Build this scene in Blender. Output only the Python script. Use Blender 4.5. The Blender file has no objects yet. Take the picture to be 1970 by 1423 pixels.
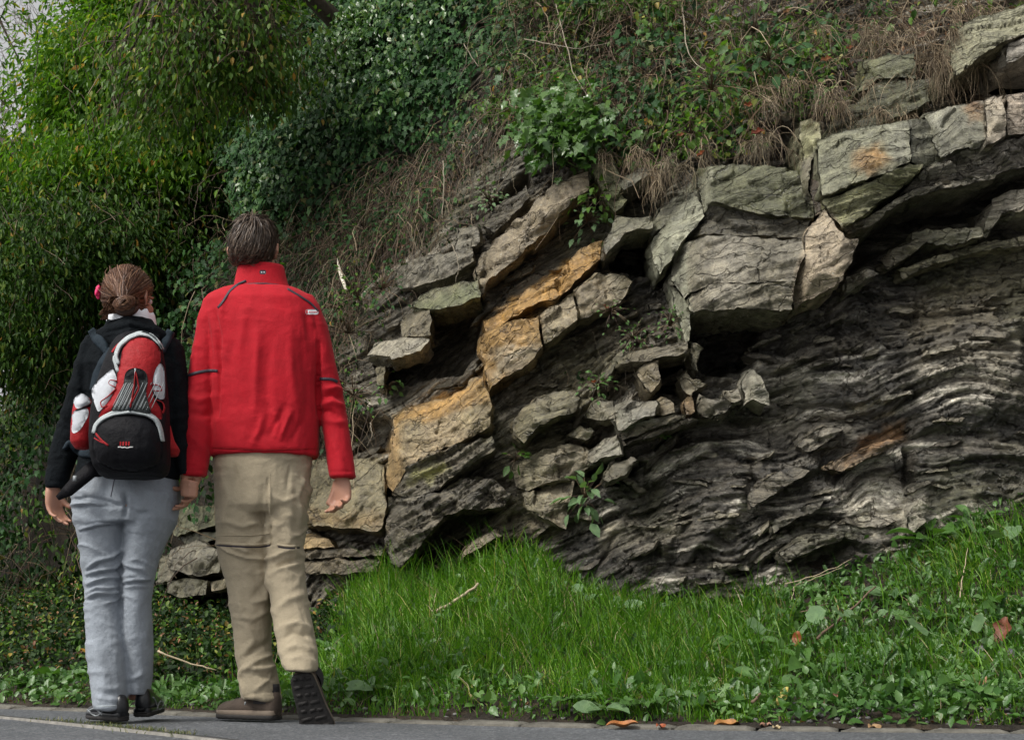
import bpy, math, random
import numpy as np
from mathutils import Vector, Matrix
from mathutils.geometry import delaunay_2d_cdt
from mathutils.bvhtree import BVHTree

R = random.Random(7)
RNG = np.random.default_rng(7)
SC = bpy.context.scene
COL = SC.collection

# ------------------------------------------------------------------ camera, world, sun, exposure
FPX, CX, CY = 2900.0, 985.0, 711.5
PITCH = math.radians(10.4)
CAMH = 0.25
cam = bpy.data.cameras.new('camera')
cam.sensor_width = 36.0
cam.lens = 36.0 * FPX / 1970.0
cam.clip_start = 0.05
cam.clip_end = 500
cam_o = bpy.data.objects.new('camera', cam)
COL.objects.link(cam_o)
cam_o.location = (0, 0, CAMH)
cam_o.rotation_euler = (math.radians(90) + PITCH, 0, 0)
SC.camera = cam_o

SUN_EL, SUN_AZ = 50.0, -130.0       # azimuth measured from +Y towards +X : behind the camera, from the left
world = bpy.data.worlds.new('World')
SC.world = world
world.use_nodes = True
wn = world.node_tree.nodes
wl = world.node_tree.links
bg = wn['Background']
sky = wn.new('ShaderNodeTexSky')
sky.sky_type = 'NISHITA'
sky.sun_disc = False
sky.sun_elevation = math.radians(SUN_EL)
sky.sun_rotation = math.radians(SUN_AZ)
sky.air_density = 1.0
sky.dust_density = 4.0
sky.ozone_density = 1.0
hs = wn.new('ShaderNodeHueSaturation')          # an overcast, almost colourless sky
hs.inputs['Saturation'].default_value = 0.03
wl.new(sky.outputs[0], hs.inputs['Color'])
wl.new(hs.outputs[0], bg.inputs['Color'])
bg.inputs['Strength'].default_value = 0.12

sun = bpy.data.lights.new('sun', 'SUN')
sun.energy = 1.5
sun.angle = math.radians(15)
sun.color = (1.0, 0.94, 0.84)
sun_o = bpy.data.objects.new('sun', sun)
COL.objects.link(sun_o)
_el, _az = math.radians(SUN_EL), math.radians(SUN_AZ)
_d = Vector((math.sin(_az) * math.cos(_el), math.cos(_az) * math.cos(_el), math.sin(_el)))
sun_o.rotation_euler = _d.to_track_quat('Z', 'Y').to_euler()

SC.view_settings.view_transform = 'Standard'
SC.view_settings.look = 'None'
SC.view_settings.gamma = 1
SC.view_settings.use_curve_mapping = False
SC.view_settings.exposure = 0.55

# ------------------------------------------------------------------ picture <-> place
SP, CP = math.sin(PITCH), math.cos(PITCH)


def ray(px, py):
    u = (px - CX) / FPX
    v = (CY - py) / FPX
    return u, CP - v * SP, SP + v * CP


def at(px, py, Y):
    a, b, c = ray(px, py)
    t = Y / b
    return Vector((a * t, Y, CAMH + c * t))


def proj(P):
    """world points (n,3) -> picture coordinates"""
    x, y, z = P[..., 0], P[..., 1], P[..., 2] - CAMH
    zc = y * CP + z * SP
    v = -y * SP + z * CP
    return CX + FPX * x / zc, CY - FPX * v / zc


def on_ground(px, py):
    a, b, c = ray(px, py)
    t = -CAMH / c
    return a * t, b * t


# ------------------------------------------------------------------ noise
def _hash(ix, iy, iz, seed):
    h = (ix.astype(np.int64) * 374761393 + iy.astype(np.int64) * 668265263 + iz.astype(np.int64) * 2147483647 + seed * 1274126177) & 0xFFFFFFFF
    h = ((h ^ (h >> 13)) * 1274126177) & 0xFFFFFFFF
    h = ((h ^ (h >> 16)) * 2246822519) & 0xFFFFFFFF
    return ((h ^ (h >> 15)) & 0xFFFFFF) / float(0xFFFFFF)


def hash1(i, seed=0):
    i = np.asarray(i)
    return _hash(i, i * 0 + 17, i * 0 + 3, seed)


def hash2(i, j, seed=0):
    return _hash(np.asarray(i), np.asarray(j), np.asarray(i) * 0 + 3, seed)


def noise2(x, y, seed=0):
    x = np.asarray(x, float); y = np.asarray(y, float)
    ix, iy = np.floor(x), np.floor(y)
    fx, fy = x - ix, y - iy
    fx = fx * fx * (3 - 2 * fx); fy = fy * fy * (3 - 2 * fy)
    z = ix * 0
    a = _hash(ix, iy, z, seed); b = _hash(ix + 1, iy, z, seed)
    c = _hash(ix, iy + 1, z, seed); d = _hash(ix + 1, iy + 1, z, seed)
    return (a * (1 - fx) + b * fx) * (1 - fy) + (c * (1 - fx) + d * fx) * fy


def cells(u, v, seed=0):
    """jittered cells: (random value, two more, distance to the joint, offset from the cell's middle)"""
    iu, iv = np.floor(u), np.floor(v)
    f1 = np.full(u.shape, 9.); f2 = f1.copy(); ci = iu.copy(); cj = iv.copy(); du = f1 * 0; dv = f1 * 0
    for a in (-1, 0, 1):
        for b in (-1, 0, 1):
            x = iu + a; y = iv + b
            px = x + .1 + .8 * hash2(x, y, seed); py = y + .1 + .8 * hash2(x, y, seed + 5)
            d = (u - px) ** 2 + (v - py) ** 2
            m = d < f1
            f2 = np.where(m, f1, np.minimum(f2, d)); f1 = np.where(m, d, f1)
            ci = np.where(m, x, ci); cj = np.where(m, y, cj); du = np.where(m, u - px, du); dv = np.where(m, v - py, dv)
    return hash2(ci, cj, seed + 9), hash2(ci, cj, seed + 19), hash2(ci, cj, seed + 29), np.sqrt(f2) - np.sqrt(f1), du, dv


def fbm(x, y, seed=0, o=4):
    r = 0; a = .5; s = 0
    for k in range(o):
        r = r + a * noise2(x * 2 ** k, y * 2 ** k, seed + k * 11)
        s += a; a *= .5
    return r / s


# ------------------------------------------------------------------ polygons (picture coordinates)
def inside(px, py, poly):
    r = np.zeros(px.shape, bool)
    n = len(poly)
    for i in range(n):
        x1, y1 = poly[i][:2]; x2, y2 = poly[(i + 1) % n][:2]
        if y1 == y2:
            continue
        c = ((y1 > py) != (y2 > py)) & (px < (x2 - x1) * (py - y1) / (y2 - y1) + x1)
        r ^= c
    return r


def edge_dist(px, py, poly, closed=True):
    d = np.full(px.shape, 1e9)
    n = len(poly)
    for i in range(n if closed else n - 1):
        x1, y1 = poly[i][:2]; x2, y2 = poly[(i + 1) % n][:2]
        L = (x2 - x1) ** 2 + (y2 - y1) ** 2 + 1e-9
        t = np.clip(((px - x1) * (x2 - x1) + (py - y1) * (y2 - y1)) / L, 0, 1)
        d = np.minimum(d, np.hypot(px - x1 - t * (x2 - x1), py - y1 - t * (y2 - y1)))
    return d


def soft(px, py, poly, w):
    """1 inside, 0 outside, ramp of +-w pixels"""
    xs = [p[0] for p in poly]; ys = [p[1] for p in poly]
    out = np.zeros(px.shape)
    m = (px > min(xs) - w - 2) & (px < max(xs) + w + 2) & (py > min(ys) - w - 2) & (py < max(ys) + w + 2)
    if not m.any():
        return out
    qx, qy = px[m], py[m]
    d = edge_dist(qx, qy, poly) * np.where(inside(qx, qy, poly), 1, -1)
    t = np.clip((d / max(w, 1e-6) + 1) * .5, 0, 1)
    out[m] = t * t * (3 - 2 * t)
    return out


# ------------------------------------------------------------------ objects
def tag(o, label=None, cat=None, group=None, kind=None):
    if label: o['label'] = label
    if cat: o['category'] = cat
    if group: o['group'] = group
    if kind: o['kind'] = kind
    return o


def empty(name, loc=(0, 0, 0), label=None, cat=None, group=None, kind=None):
    o = bpy.data.objects.new(name, None)
    o.empty_display_size = .1
    o.location = loc
    COL.objects.link(o)
    return tag(o, label, cat, group, kind)


def link(name, me, mat=None, parent=None, smooth=False):
    o = bpy.data.objects.new(name, me)
    COL.objects.link(o)
    if mat is not None:
        me.materials.clear() if len(me.materials) else None
        me.materials.append(mat)
    if parent is not None:
        o.parent = parent
        if parent.type == 'EMPTY' and parent.location.length > 0:
            o.matrix_parent_inverse = Matrix.Translation(-parent.location)
    if smooth and len(me.polygons):
        me.polygons.foreach_set('use_smooth', np.ones(len(me.polygons), bool))
    return o


def mesh_np(name, V, F, cols=None, bed=None, alpha=None):
    """V (n,3); F (m,k) one face size, or list of arrays"""
    me = bpy.data.meshes.new(name)
    V = np.ascontiguousarray(V, dtype=np.float32)
    Fs = F if isinstance(F, list) else [F]
    Fs = [np.asarray(f, dtype=np.int32) for f in Fs if len(f)]
    me.vertices.add(len(V))
    me.vertices.foreach_set('co', V.ravel())
    loops = np.concatenate([f.ravel() for f in Fs])
    tot = np.concatenate([np.full(len(f), f.shape[1], np.int32) for f in Fs])
    st = np.concatenate([[0], np.cumsum(tot)[:-1]]).astype(np.int32)
    me.loops.add(len(loops))
    me.loops.foreach_set('vertex_index', loops)
    me.polygons.add(len(tot))
    me.polygons.foreach_set('loop_start', st)
    me.update(calc_edges=True)
    if cols is not None:
        a = me.attributes.new('Col', 'FLOAT_COLOR', 'POINT')
        c = np.ones((len(V), 4), np.float32); c[:, :3] = cols
        if alpha is not None: c[:, 3] = alpha
        a.data.foreach_set('color', c.ravel())
    if bed is not None:
        a = me.attributes.new('bed', 'FLOAT_VECTOR', 'POINT')
        a.data.foreach_set('vector', np.ascontiguousarray(bed, dtype=np.float32).ravel())
    return me


def grid_faces(nu, nv):
    i = np.arange(nu - 1)[:, None] * nv + np.arange(nv - 1)[None, :]
    i = i.ravel()
    return np.stack([i, i + nv, i + nv + 1, i + 1], 1)


def rings_mesh(name, rings, cap=True, closed=True):
    """rings: list of (n,3) arrays"""
    n = len(rings[0]); V = np.concatenate(rings)
    F = []
    for i in range(len(rings) - 1):
        a = i * n + np.arange(n); b = i * n + (np.arange(n) + 1) % n
        if not closed:
            a, b = a[:-1], b[:-1]
        F.append(np.stack([a, b, b + n, a + n], 1))
    F = [np.concatenate(F)]
    if cap:
        k = len(V)
        V = np.concatenate([V, rings[0].mean(0)[None], rings[-1].mean(0)[None]])
        a = np.arange(n); b = (a + 1) % n
        F.append(np.stack([b, a, a * 0 + k], 1))
        o = (len(rings) - 1) * n
        F.append(np.stack([a + o, b + o, a * 0 + k + 1], 1))
    return V, F


def frames(P):
    P = np.asarray(P, float)
    T = np.gradient(P, axis=0)
    T /= np.linalg.norm(T, axis=1)[:, None] + 1e-12
    up = np.array([0, 0, 1.]) if abs(T[0, 2]) < .9 else np.array([0, 1., 0])
    A = []
    a = np.cross(T[0], up); a /= np.linalg.norm(a)
    for t in T:
        a = a - t * a.dot(t); a /= np.linalg.norm(a) + 1e-12
        A.append(a)
    A = np.array(A)
    return T, A, np.cross(T, A)


def tube_arr(P, r, n=6, flat=1.0):
    P = np.asarray(P, float)
    r = np.broadcast_to(np.asarray(r, float), (len(P),))
    T, A, B = frames(P)
    th = np.arange(n) * 2 * math.pi / n
    V = P[:, None, :] + r[:, None, None] * (np.cos(th)[None, :, None] * A[:, None, :] + flat * np.sin(th)[None, :, None] * B[:, None, :])
    return rings_mesh('', [v for v in V])


class Build:
    """collects geometry into one mesh"""
    def __init__(s):
        s.V = []; s.F = {}; s.n = 0; s.C = []
    def add(s, V, F, col=None):
        V = np.asarray(V, float)
        for f in (F if isinstance(F, list) else [F]):
            f = np.asarray(f)
            if len(f):
                s.F.setdefault(f.shape[1], []).append(f + s.n)
        s.V.append(V); s.n += len(V)
        s.C.append(np.broadcast_to(np.asarray(col if col is not None else (1, 1, 1), float), (len(V), 3)))
        return s
    def tube(s, P, r, n=6, flat=1.0, col=None):
        V, F = tube_arr(P, r, n, flat)
        return s.add(V, F, col)
    def box(s, c, h, rot=None, col=None):
        v = np.array([[x, y, z] for x in (-1, 1) for y in (-1, 1) for z in (-1, 1)], float) * np.array(h)
        if rot is not None: v = v @ np.array(rot).T
        return s.add(v + np.array(c), np.array([[0, 1, 3, 2], [4, 6, 7, 5], [0, 4, 5, 1], [2, 3, 7, 6], [0, 2, 6, 4], [1, 5, 7, 3]]), col)
    def ell(s, c, r, nu=16, nv=10, rot=None, col=None):
        th = np.linspace(0, math.pi, nv + 1)[1:-1]; ph = np.arange(nu) * 2 * math.pi / nu
        rg = [np.stack([math.sin(t) * np.cos(ph) * r[0], math.sin(t) * np.sin(ph) * r[1], 0 * ph + math.cos(t) * r[2]], 1) for t in th]
        V, F = rings_mesh('', rg)
        V[-2] = (0, 0, r[2]); V[-1] = (0, 0, -r[2])
        if rot is not None: V = V @ np.array(rot).T
        return s.add(V + np.array(c), F, col)
    def mesh(s, name, color=False):
        V = np.concatenate(s.V)
        return mesh_np(name, V, [np.concatenate(f) for f in s.F.values()], np.concatenate(s.C) if color else None)
    def obj(s, name, mat, parent=None, smooth=False, color=False):
        return link(name, s.mesh(name, color), mat, parent, smooth)


# ------------------------------------------------------------------ materials
class NT:
    def __init__(s, name):
        s.m = bpy.data.materials.new(name); s.m.use_nodes = True
        s.t = s.m.node_tree; s.b = s.t.nodes['Principled BSDF']; s.out = s.t.nodes['Material Output']
    def n(s, kind, **kw):
        o = s.t.nodes.new('ShaderNode' + kind)
        for k, v in kw.items():
            if k in o.inputs: o.inputs[k].default_value = v
            else: setattr(o, k, v)
        return o
    def l(s, a, b): s.t.links.new(a, b)
    def ramp(s, fac, stops):
        r = s.n('ValToRGB'); e = r.color_ramp.elements
        while len(e) < len(stops): e.new(.5)
        for q, (p, c) in zip(e, stops):
            q.position = p; q.color = (*c, 1) if len(c) == 3 else c
        s.l(fac, r.inputs[0]); return r.outputs[0]
    def noise(s, vec, scale, detail=4, rough=.6, dim='3D'):
        n = s.n('TexNoise'); n.inputs['Scale'].default_value = scale; n.inputs['Detail'].default_value = detail
        n.inputs['Roughness'].default_value = rough
        if vec is not None: s.l(vec, n.inputs['Vector'])
        return n.outputs['Fac']
    def mul(s, a, b, op='MULTIPLY', fac=1.0):
        m = s.n('Mix', data_type='RGBA', blend_type=op)
        if hasattr(fac, 'is_output') or hasattr(fac, 'node'): s.l(fac, m.inputs[0])
        else: m.inputs[0].default_value = fac
        for v, i in ((a, 6), (b, 7)):
            if isinstance(v, tuple): m.inputs[i].default_value = (*v, 1)
            else: s.l(v, m.inputs[i])
        return m.outputs[2]
    def bump(s, h, strength, dist, prev=None):
        b = s.n('Bump'); b.inputs['Strength'].default_value = strength; b.inputs['Distance'].default_value = dist
        s.l(h, b.inputs['Height'])
        if prev is not None: s.l(prev, b.inputs['Normal'])
        return b.outputs[0]
    def coord(s):
        return s.n('TexCoord').outputs['Object']
    def math(s, op, a, b=None):
        m = s.n('Math', operation=op)
        for i, v in enumerate((a, b)):
            if v is None: continue
            if isinstance(v, (int, float)): m.inputs[i].default_value = v
            else: s.l(v, m.inputs[i])
        return m.outputs[0]


def m_rock():
    t = NT('rock')
    at_ = t.n('Attribute', attribute_name='Col')
    a = at_.outputs['Color']; lamw = at_.outputs['Alpha']
    bd = t.n('Attribute', attribute_name='bed').outputs['Vector']
    co = t.coord()
    # warp the bedding a little so no line runs on for long
    wv = t.n('TexNoise'); wv.inputs['Scale'].default_value = 14; wv.inputs['Detail'].default_value = 3; t.l(co, wv.inputs['Vector'])
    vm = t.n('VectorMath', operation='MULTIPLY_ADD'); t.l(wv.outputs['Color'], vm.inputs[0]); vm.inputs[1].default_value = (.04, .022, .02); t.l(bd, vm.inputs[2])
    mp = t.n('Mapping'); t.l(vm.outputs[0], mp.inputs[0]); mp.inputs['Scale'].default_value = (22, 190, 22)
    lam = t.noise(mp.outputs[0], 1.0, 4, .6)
    mp2 = t.n('Mapping'); t.l(vm.outputs[0], mp2.inputs[0]); mp2.inputs['Scale'].default_value = (10, 48, 10)
    lam2 = t.noise(mp2.outputs[0], 1.0, 5, .65)
    grit = t.noise(co, 170, 4, .75)
    mott = t.noise(co, 11, 7, .68)
    med = t.noise(co, 48, 4, .7)
    c = t.mul(a, t.ramp(mott, [(.28, (.50, .50, .50)), (.5, (.97, .97, .97)), (.72, (1.55, 1.53, 1.47))]))
    c = t.mul(c, t.ramp(lam, [(.34, (.38, .36, .33)), (.5, (1, 1, 1)), (.68, (1.7, 1.7, 1.7))]), 'MULTIPLY', lamw)  # laminae tone; the bright end paints glints along the bedding
    c = t.mul(c, t.ramp(med, [(.3, (.66, .65, .63)), (.52, (1, 1, 1)), (.75, (1.35, 1.35, 1.33))]))
    c = t.mul(c, t.ramp(grit, [(.3, (.68, .68, .68)), (.7, (1.32, 1.32, 1.32))]))
    v = t.n('TexVoronoi'); v.inputs['Scale'].default_value = 42; t.l(co, v.inputs['Vector'])
    fl = t.math('LESS_THAN', v.outputs['Distance'], .2)
    fm = t.math('MULTIPLY', fl, t.math('GREATER_THAN', mott, .57))
    fm = t.math('MULTIPLY', fm, .4)
    c = t.mul(c, (.40, .41, .36), 'MIX', fm)
    # fine joints and fractures
    def joints(sc, w, off):
        m_ = t.n('Mapping'); t.l(vm.outputs[0], m_.inputs[0]); m_.inputs['Scale'].default_value = sc; m_.inputs['Location'].default_value = off
        w_ = t.n('TexNoise'); w_.inputs['Scale'].default_value = 9; w_.inputs['Detail'].default_value = 4; t.l(co, w_.inputs['Vector'])
        a_ = t.n('VectorMath', operation='MULTIPLY_ADD'); t.l(w_.outputs['Color'], a_.inputs[0]); a_.inputs[1].default_value = (1.1, 1.1, .5); t.l(m_.outputs[0], a_.inputs[2])
        v_ = t.n('TexVoronoi', feature='DISTANCE_TO_EDGE'); v_.inputs['Scale'].default_value = 1; t.l(a_.outputs[0], v_.inputs['Vector'])
        return t.ramp(v_.outputs['Distance'], [(0, (0, 0, 0)), (w, (1, 1, 1))])
    j1 = joints((5.5, 13, 3), .035, (0, 0, 0)); j2 = joints((14, 46, 6), .05, (3, 1, 2))
    gate = t.ramp(mott, [(.42, (1, 1, 1)), (.56, (0, 0, 0))])
    gate1 = t.ramp(t.noise(co, 5, 3, .6), [(.40, (0, 0, 0)), (.55, (1, 1, 1))])
    c = t.mul(c, t.ramp(j1, [(0, (.25, .23, .2)), (.6, (1, 1, 1))]), 'MULTIPLY', gate1)
    c = t.mul(c, t.ramp(j2, [(0, (.42, .40, .36)), (.7, (1, 1, 1))]), 'MULTIPLY', gate)
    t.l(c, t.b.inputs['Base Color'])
    t.l(t.ramp(lam2, [(.35, (.30,) * 3), (.65, (.66,) * 3)]), t.b.inputs['Roughness'])
    t.b.inputs['Specular IOR Level'].default_value = .6
    b1 = t.n('Bump'); b1.inputs['Distance'].default_value = .016; t.l(lam2, b1.inputs['Height']); t.l(t.math('MULTIPLY', lamw, .8), b1.inputs['Strength'])
    b2 = t.n('Bump'); b2.inputs['Distance'].default_value = .006; t.l(lam, b2.inputs['Height']); t.l(t.math('MULTIPLY', lamw, .8), b2.inputs['Strength']); t.l(b1.outputs[0], b2.inputs['Normal'])
    n3 = t.bump(grit, .8, .005, b2.outputs[0])
    n4 = t.bump(med, .8, .008, n3)
    n5 = t.bump(mott, .35, .012, n4)
    n6 = t.bump(j1, .8, .012, n5)
    t.l(t.bump(j2, .5, .005, n6), t.b.inputs['Normal'])
    return t.m


def m_leaf(name, stops, rough=.42, trans=.22, vein=True, spec=.5, hue=None):
    t = NT(name)
    g = t.n('NewGeometry')
    c = t.ramp(g.outputs['Random Per Island'], stops)
    nz = t.noise(t.coord(), 3.0, 2, .5)
    c = t.mul(c, t.ramp(nz, [(.3, (.75, .8, .8)), (.7, (1.2, 1.15, 1.1))]))
    nb = t.noise(t.coord(), 90, 2, .5)
    t.l(c, t.b.inputs['Base Color'])
    t.b.inputs['Roughness'].default_value = rough
    t.b.inputs['Specular IOR Level'].default_value = spec
    t.l(t.bump(nb, .5, .004), t.b.inputs['Normal'])
    if trans > 0:
        tr = t.n('BsdfTranslucent'); t.l(t.mul(c, (1.2, 1.35, .55)), tr.inputs[0])
        mx = t.n('MixShader'); mx.inputs[0].default_value = trans
        t.l(t.b.outputs[0], mx.inputs[1]); t.l(tr.outputs[0], mx.inputs[2]); t.l(mx.outputs[0], t.out.inputs[0])
    return t.m


def m_simple(name, col, rough=.6, nscale=0, nstr=.3, ndist=.002, var=0, spec=.5, metal=0, vscale=20, stretch=None, coat=0):
    t = NT(name)
    co = t.coord()
    if stretch:
        mp = t.n('Mapping'); t.l(co, mp.inputs[0]); mp.inputs['Scale'].default_value = stretch; co2 = mp.outputs[0]
    else:
        co2 = co
    if var > 0:
        nz = t.noise(co2, vscale, 4, .6)
        c = t.mul(col, t.ramp(nz, [(.25, (1 - var,) * 3), (.75, (1 + var,) * 3)]))
        t.l(c, t.b.inputs['Base Color'])
    else:
        t.b.inputs['Base Color'].default_value = (*col, 1)
    t.b.inputs['Roughness'].default_value = rough
    t.b.inputs['Specular IOR Level'].default_value = spec
    t.b.inputs['Metallic'].default_value = metal
    if nscale:
        t.l(t.bump(t.noise(co2, nscale, 3, .6), nstr, ndist), t.b.inputs['Normal'])
    return t.m


def m_attr(name, rough=.7, nscale=120, nstr=.4, ndist=.003, var=.25, vscale=30):
    t = NT(name)
    a = t.n('Attribute', attribute_name='Col').outputs['Color']
    co = t.coord()
    c = t.mul(a, t.ramp(t.noise(co, vscale, 4, .65), [(.25, (1 - var,) * 3), (.75, (1 + var,) * 3)]))
    t.l(c, t.b.inputs['Base Color'])
    t.b.inputs['Roughness'].default_value = rough
    t.l(t.bump(t.noise(co, nscale, 3, .6), nstr, ndist), t.b.inputs['Normal'])
    return t.m


def m_cloth(name, col, rough=.85, weave=900, sheen=.2, var=.12, bump=.35, mott=0):
    t = NT(name)
    co = t.coord()
    fine = t.noise(co, weave, 2, .7)
    big = t.noise(co, 14, 4, .6)
    c = t.mul(col, t.ramp(fine, [(.3, (1 - var * 1.6,) * 3), (.7, (1 + var * 1.6,) * 3)]))
    c = t.mul(c, t.ramp(big, [(.3, (1 - var,) * 3), (.7, (1 + var * .8,) * 3)]))
    t.l(c, t.b.inputs['Base Color'])
    t.b.inputs['Roughness'].default_value = rough
    t.b.inputs['Specular IOR Level'].default_value = .12 if max(col) < .1 else .25
    t.b.inputs['Sheen Weight'].default_value = sheen * (.0 if max(col) < .1 else .4)
    n1 = t.bump(fine, bump, .0012)
    n2 = t.bump(t.noise(co, 38, 5, .6), min(1, bump * 1.6), .009, n1)
    t.l(n2, t.b.inputs['Normal'])
    return t.m


ROCK = m_rock()
# ------------------------------------------------------------------ the shape of the hillside
def smooth_table(tab, sig):
    xs = np.linspace(-20, 12, 1601)
    ys = np.interp(xs, [t[0] for t in tab], [t[1] for t in tab])
    k = np.exp(-.5 * (np.arange(-60, 61) * (xs[1] - xs[0]) / sig) ** 2); k /= k.sum()
    return xs, np.convolve(np.pad(ys, 60, mode='edge'), k, mode='valid')


_yb = smooth_table([(-20, 60), (-14, 38), (-8, 22), (-4.6, 13.6), (-3.2, 10.9), (-2.0, 9.3), (-1.0, 8.15), (0, 7.35), (1.2, 6.85), (2.4, 6.45), (4, 6.1), (8, 5.6), (12, 5.4)], .25)
_zb = smooth_table([(-20, 1.0), (-4, 1.2), (-2, 1.5), (-1, 1.95), (-.55, 2.3), (-.2, 2.68), (.15, 2.92), (.5, 2.75), (.93, 2.70), (1.42, 2.82), (2.05, 3.12), (2.5, 3.5), (12, 3.9)], .1)
_up = smooth_table([(-20, .3), (-4, .4), (-2, .55), (-.6, .75), (12, .85)], .3)
_ln = smooth_table([(-20, .22), (-1, .22), (0, .16), (1, .10), (12, .08)], .3)


def tabv(tab, x):
    return np.interp(x, tab[0], tab[1])


def W(x, z):
    """depth (world y) of the hillside's base surface"""
    x = np.asarray(x, float); z = np.asarray(z, float)
    zb = tabv(_zb, x)
    return tabv(_yb, x) + tabv(_ln, x) * np.minimum(z, zb) + tabv(_up, x) * np.maximum(z - zb, 0)


def on_wall(px, py, p=0.0, it=40):
    """point seen at (px,py) that stands p metres proud of the base surface"""
    px = np.asarray(px, float); py = np.asarray(py, float); p = np.asarray(p, float)
    a, b, c = ray(px, py)
    Y = np.full(np.broadcast(px, py).shape, 7.5)
    for _ in range(it):
        t = Y / b
        Y = Y + .6 * (W(a * t, CAMH + c * t) - p - Y)
    t = Y / b
    return np.stack(np.broadcast_arrays(a * t, Y, CAMH + c * t), -1)


def Q(tagc, pts):
    """traced points of an enlargement -> picture coordinates"""
    ox, oy, s = {'A': (1100, 150, 2.264), 'T': (1200, 0, 2.558), 'L': (560, 200, 2.588), 'M': (560, 650, 2.588), 'N': (1100, 650, 2.264), 'P': (0, 0, 1.0), 'W': (60, 480, 2.735),
                 'J': (330, 390, 2.333), 'K': (120, 900, 2.7214), 'S': (160, 1260, 3.94), 'G': (1250, 950, 2.736), 'C': (1060, 1200, 2.165), 'I': (600, 0, 2.814), 'H': (170, 390, 4.581)}[tagc]
    return [(ox + q[0] / s, oy + q[1] / s) + tuple(q[2:]) for q in pts]


# bedding coordinate: layers rise to the right and bend over in a broad fold
_fc = on_wall(1940., 1420., 0.)          # roughly where the fold's centre lies (below ground)


def bedding(x, z):
    """returns (along, across) in metres"""
    dx = (x - 2.45) * .80; dz = z + 2.4
    s = np.hypot(dx, dz) + .13 * (fbm(x * 1.5, z * 1.5, 5, 2) - .5) * 2 + .035 * (fbm(x * 5, z * 5, 9, 2) - .5) * 2 * np.clip((x + .3) / .8, .3, 1)
    th = np.arctan2(dx, dz)
    return th * 4.5, s


# tints of the stone (stains, lichens, pale left faces, different beds); picture polygon, colour, strength, softness
DARK = (.056, .053, .048)
TINTS = []
def tint(tagc, pts, col, k=1.0, w=6, streak=.5):
    TINTS.append((Q(tagc, pts), np.array(col), k, w, streak))

OCHRE = (.46, .275, .09); OCHRE2 = (.46, .29, .11); PALE = (.43, .41, .36); OLIVE = (.135, .14, .085); TAN = (.27, .235, .165)
GREY = (.23, .225, .20); PALE_GREEN = (.33, .345, .285); PINK = (.40, .345, .275)
tint('P', [(600, 560), (900, 330), (1120, 330), (1180, 560), (1330, 640), (1330, 820), (1150, 860), (1100, 1000), (960, 1030), (760, 1090), (600, 1180)], (.155, .138, .105), .55, 30, .9)
tint('M', [(1000, 100), (1300, 0), (1700, -80), (1750, 60), (1500, 300), (1480, 620), (1380, 820), (1200, 900), (1060, 620), (1100, 300)], (.205, .185, .14), .6, 30, .7)
tint('M', [(60, 600), (470, 600), (470, 960), (40, 950)], (.24, .215, .14), .9, 8)
tint('M', [(40, 860), (470, 880), (470, 950), (40, 930)], (.33, .22, .10), .6, 14)
tint('M', [(1040, 520), (1480, 480), (1480, 740), (1380, 800), (1350, 1000), (1200, 1000), (840, 1100), (1000, 920), (1140, 760), (1000, 640)], (.27, .245, .19), .8, 16)
tint('L', [(1480, 330), (1490, 420), (1300, 600), (1110, 770), (960, 900), (920, 850), (1050, 640), (1210, 480)], (.31, .265, .20), .9, 8)
tint('L', [(1550, 690), (1530, 780), (1320, 970), (970, 1140), (950, 1080), (1140, 950), (1250, 890), (1390, 770)], OCHRE, .95, 7)
tint('L', [(965, 1120), (1200, 1050), (1240, 1050), (1250, 1180), (1180, 1290), (1000, 1370), (960, 1280), (940, 1190)], OCHRE2, .85, 9)
tint('L', [(1240, 1050), (1410, 930), (1560, 840), (1620, 960), (1425, 1070), (1250, 1200)], (.34, .29, .21), .9, 10)
tint('M', [(1000, 60), (1250, 40), (1160, 160), (1010, 200)], PALE, .7, 12)
tint('M', [(500, 380), (700, 300), (870, 240), (960, 180), (990, 330), (820, 360), (700, 400), (560, 420), (510, 460)], OCHRE, .9, 7)
tint('M', [(520, 430), (700, 410), (980, 360), (985, 440), (860, 510), (700, 580), (560, 640)], (.42, .345, .235), .9, 9)
tint('M', [(470, 560), (520, 430), (560, 620), (540, 720), (480, 800), (465, 720)], (.44, .30, .15), .8, 6)
tint('M', [(600, 680), (740, 620), (790, 650), (700, 700), (590, 720)], (.36, .37, .12), .8, 10)
tint('M', [(50, 990), (190, 990), (225, 1040), (50, 1050)], (.42, .31, .17), .9, 3)
tint('M', [(380, 90), (500, 10), (690, 0), (640, 70), (500, 110)], PALE, .5, 5)
tint('L', [(600, 1010), (930, 880), (940, 980), (720, 1030)], (.17, .19, .11), .9, 6)
tint('A', [(545, 390), (1000, 380), (1055, 600), (600, 545)], (.135, .145, .085), .95, 4)
tint('A', [(470, 500), (610, 380), (610, 540), (580, 610), (400, 860), (340, 800), (340, 700)], PALE_GREEN, .95, 4)  # pale tint over the left faces of the hanging block
tint('A', [(345, 640), (440, 520), (520, 500), (400, 660)], (.19, .19, .155), .9, 4)
tint('A', [(430, 870), (540, 700), (560, 760), (520, 900), (520, 1150), (490, 1130)], PALE_GREEN, .8, 6)
tint('A', [(520, 690), (1010, 690), (1010, 1005), (520, 1010), (500, 900)], (.22, .205, .165), .85, 4)
tint('A', [(630, 700), (760, 700), (740, 980), (600, 1000)], (.36, .345, .31), .6, 22)
tint('A', [(1100, 575), (1250, 700), (1180, 880), (970, 1000), (960, 900), (1020, 670)], PINK, .95, 4)
tint('A', [(990, 200), (1080, 180), (1080, 270), (1040, 360), (1000, 340)], (.36, .37, .24), .9, 4)
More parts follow.
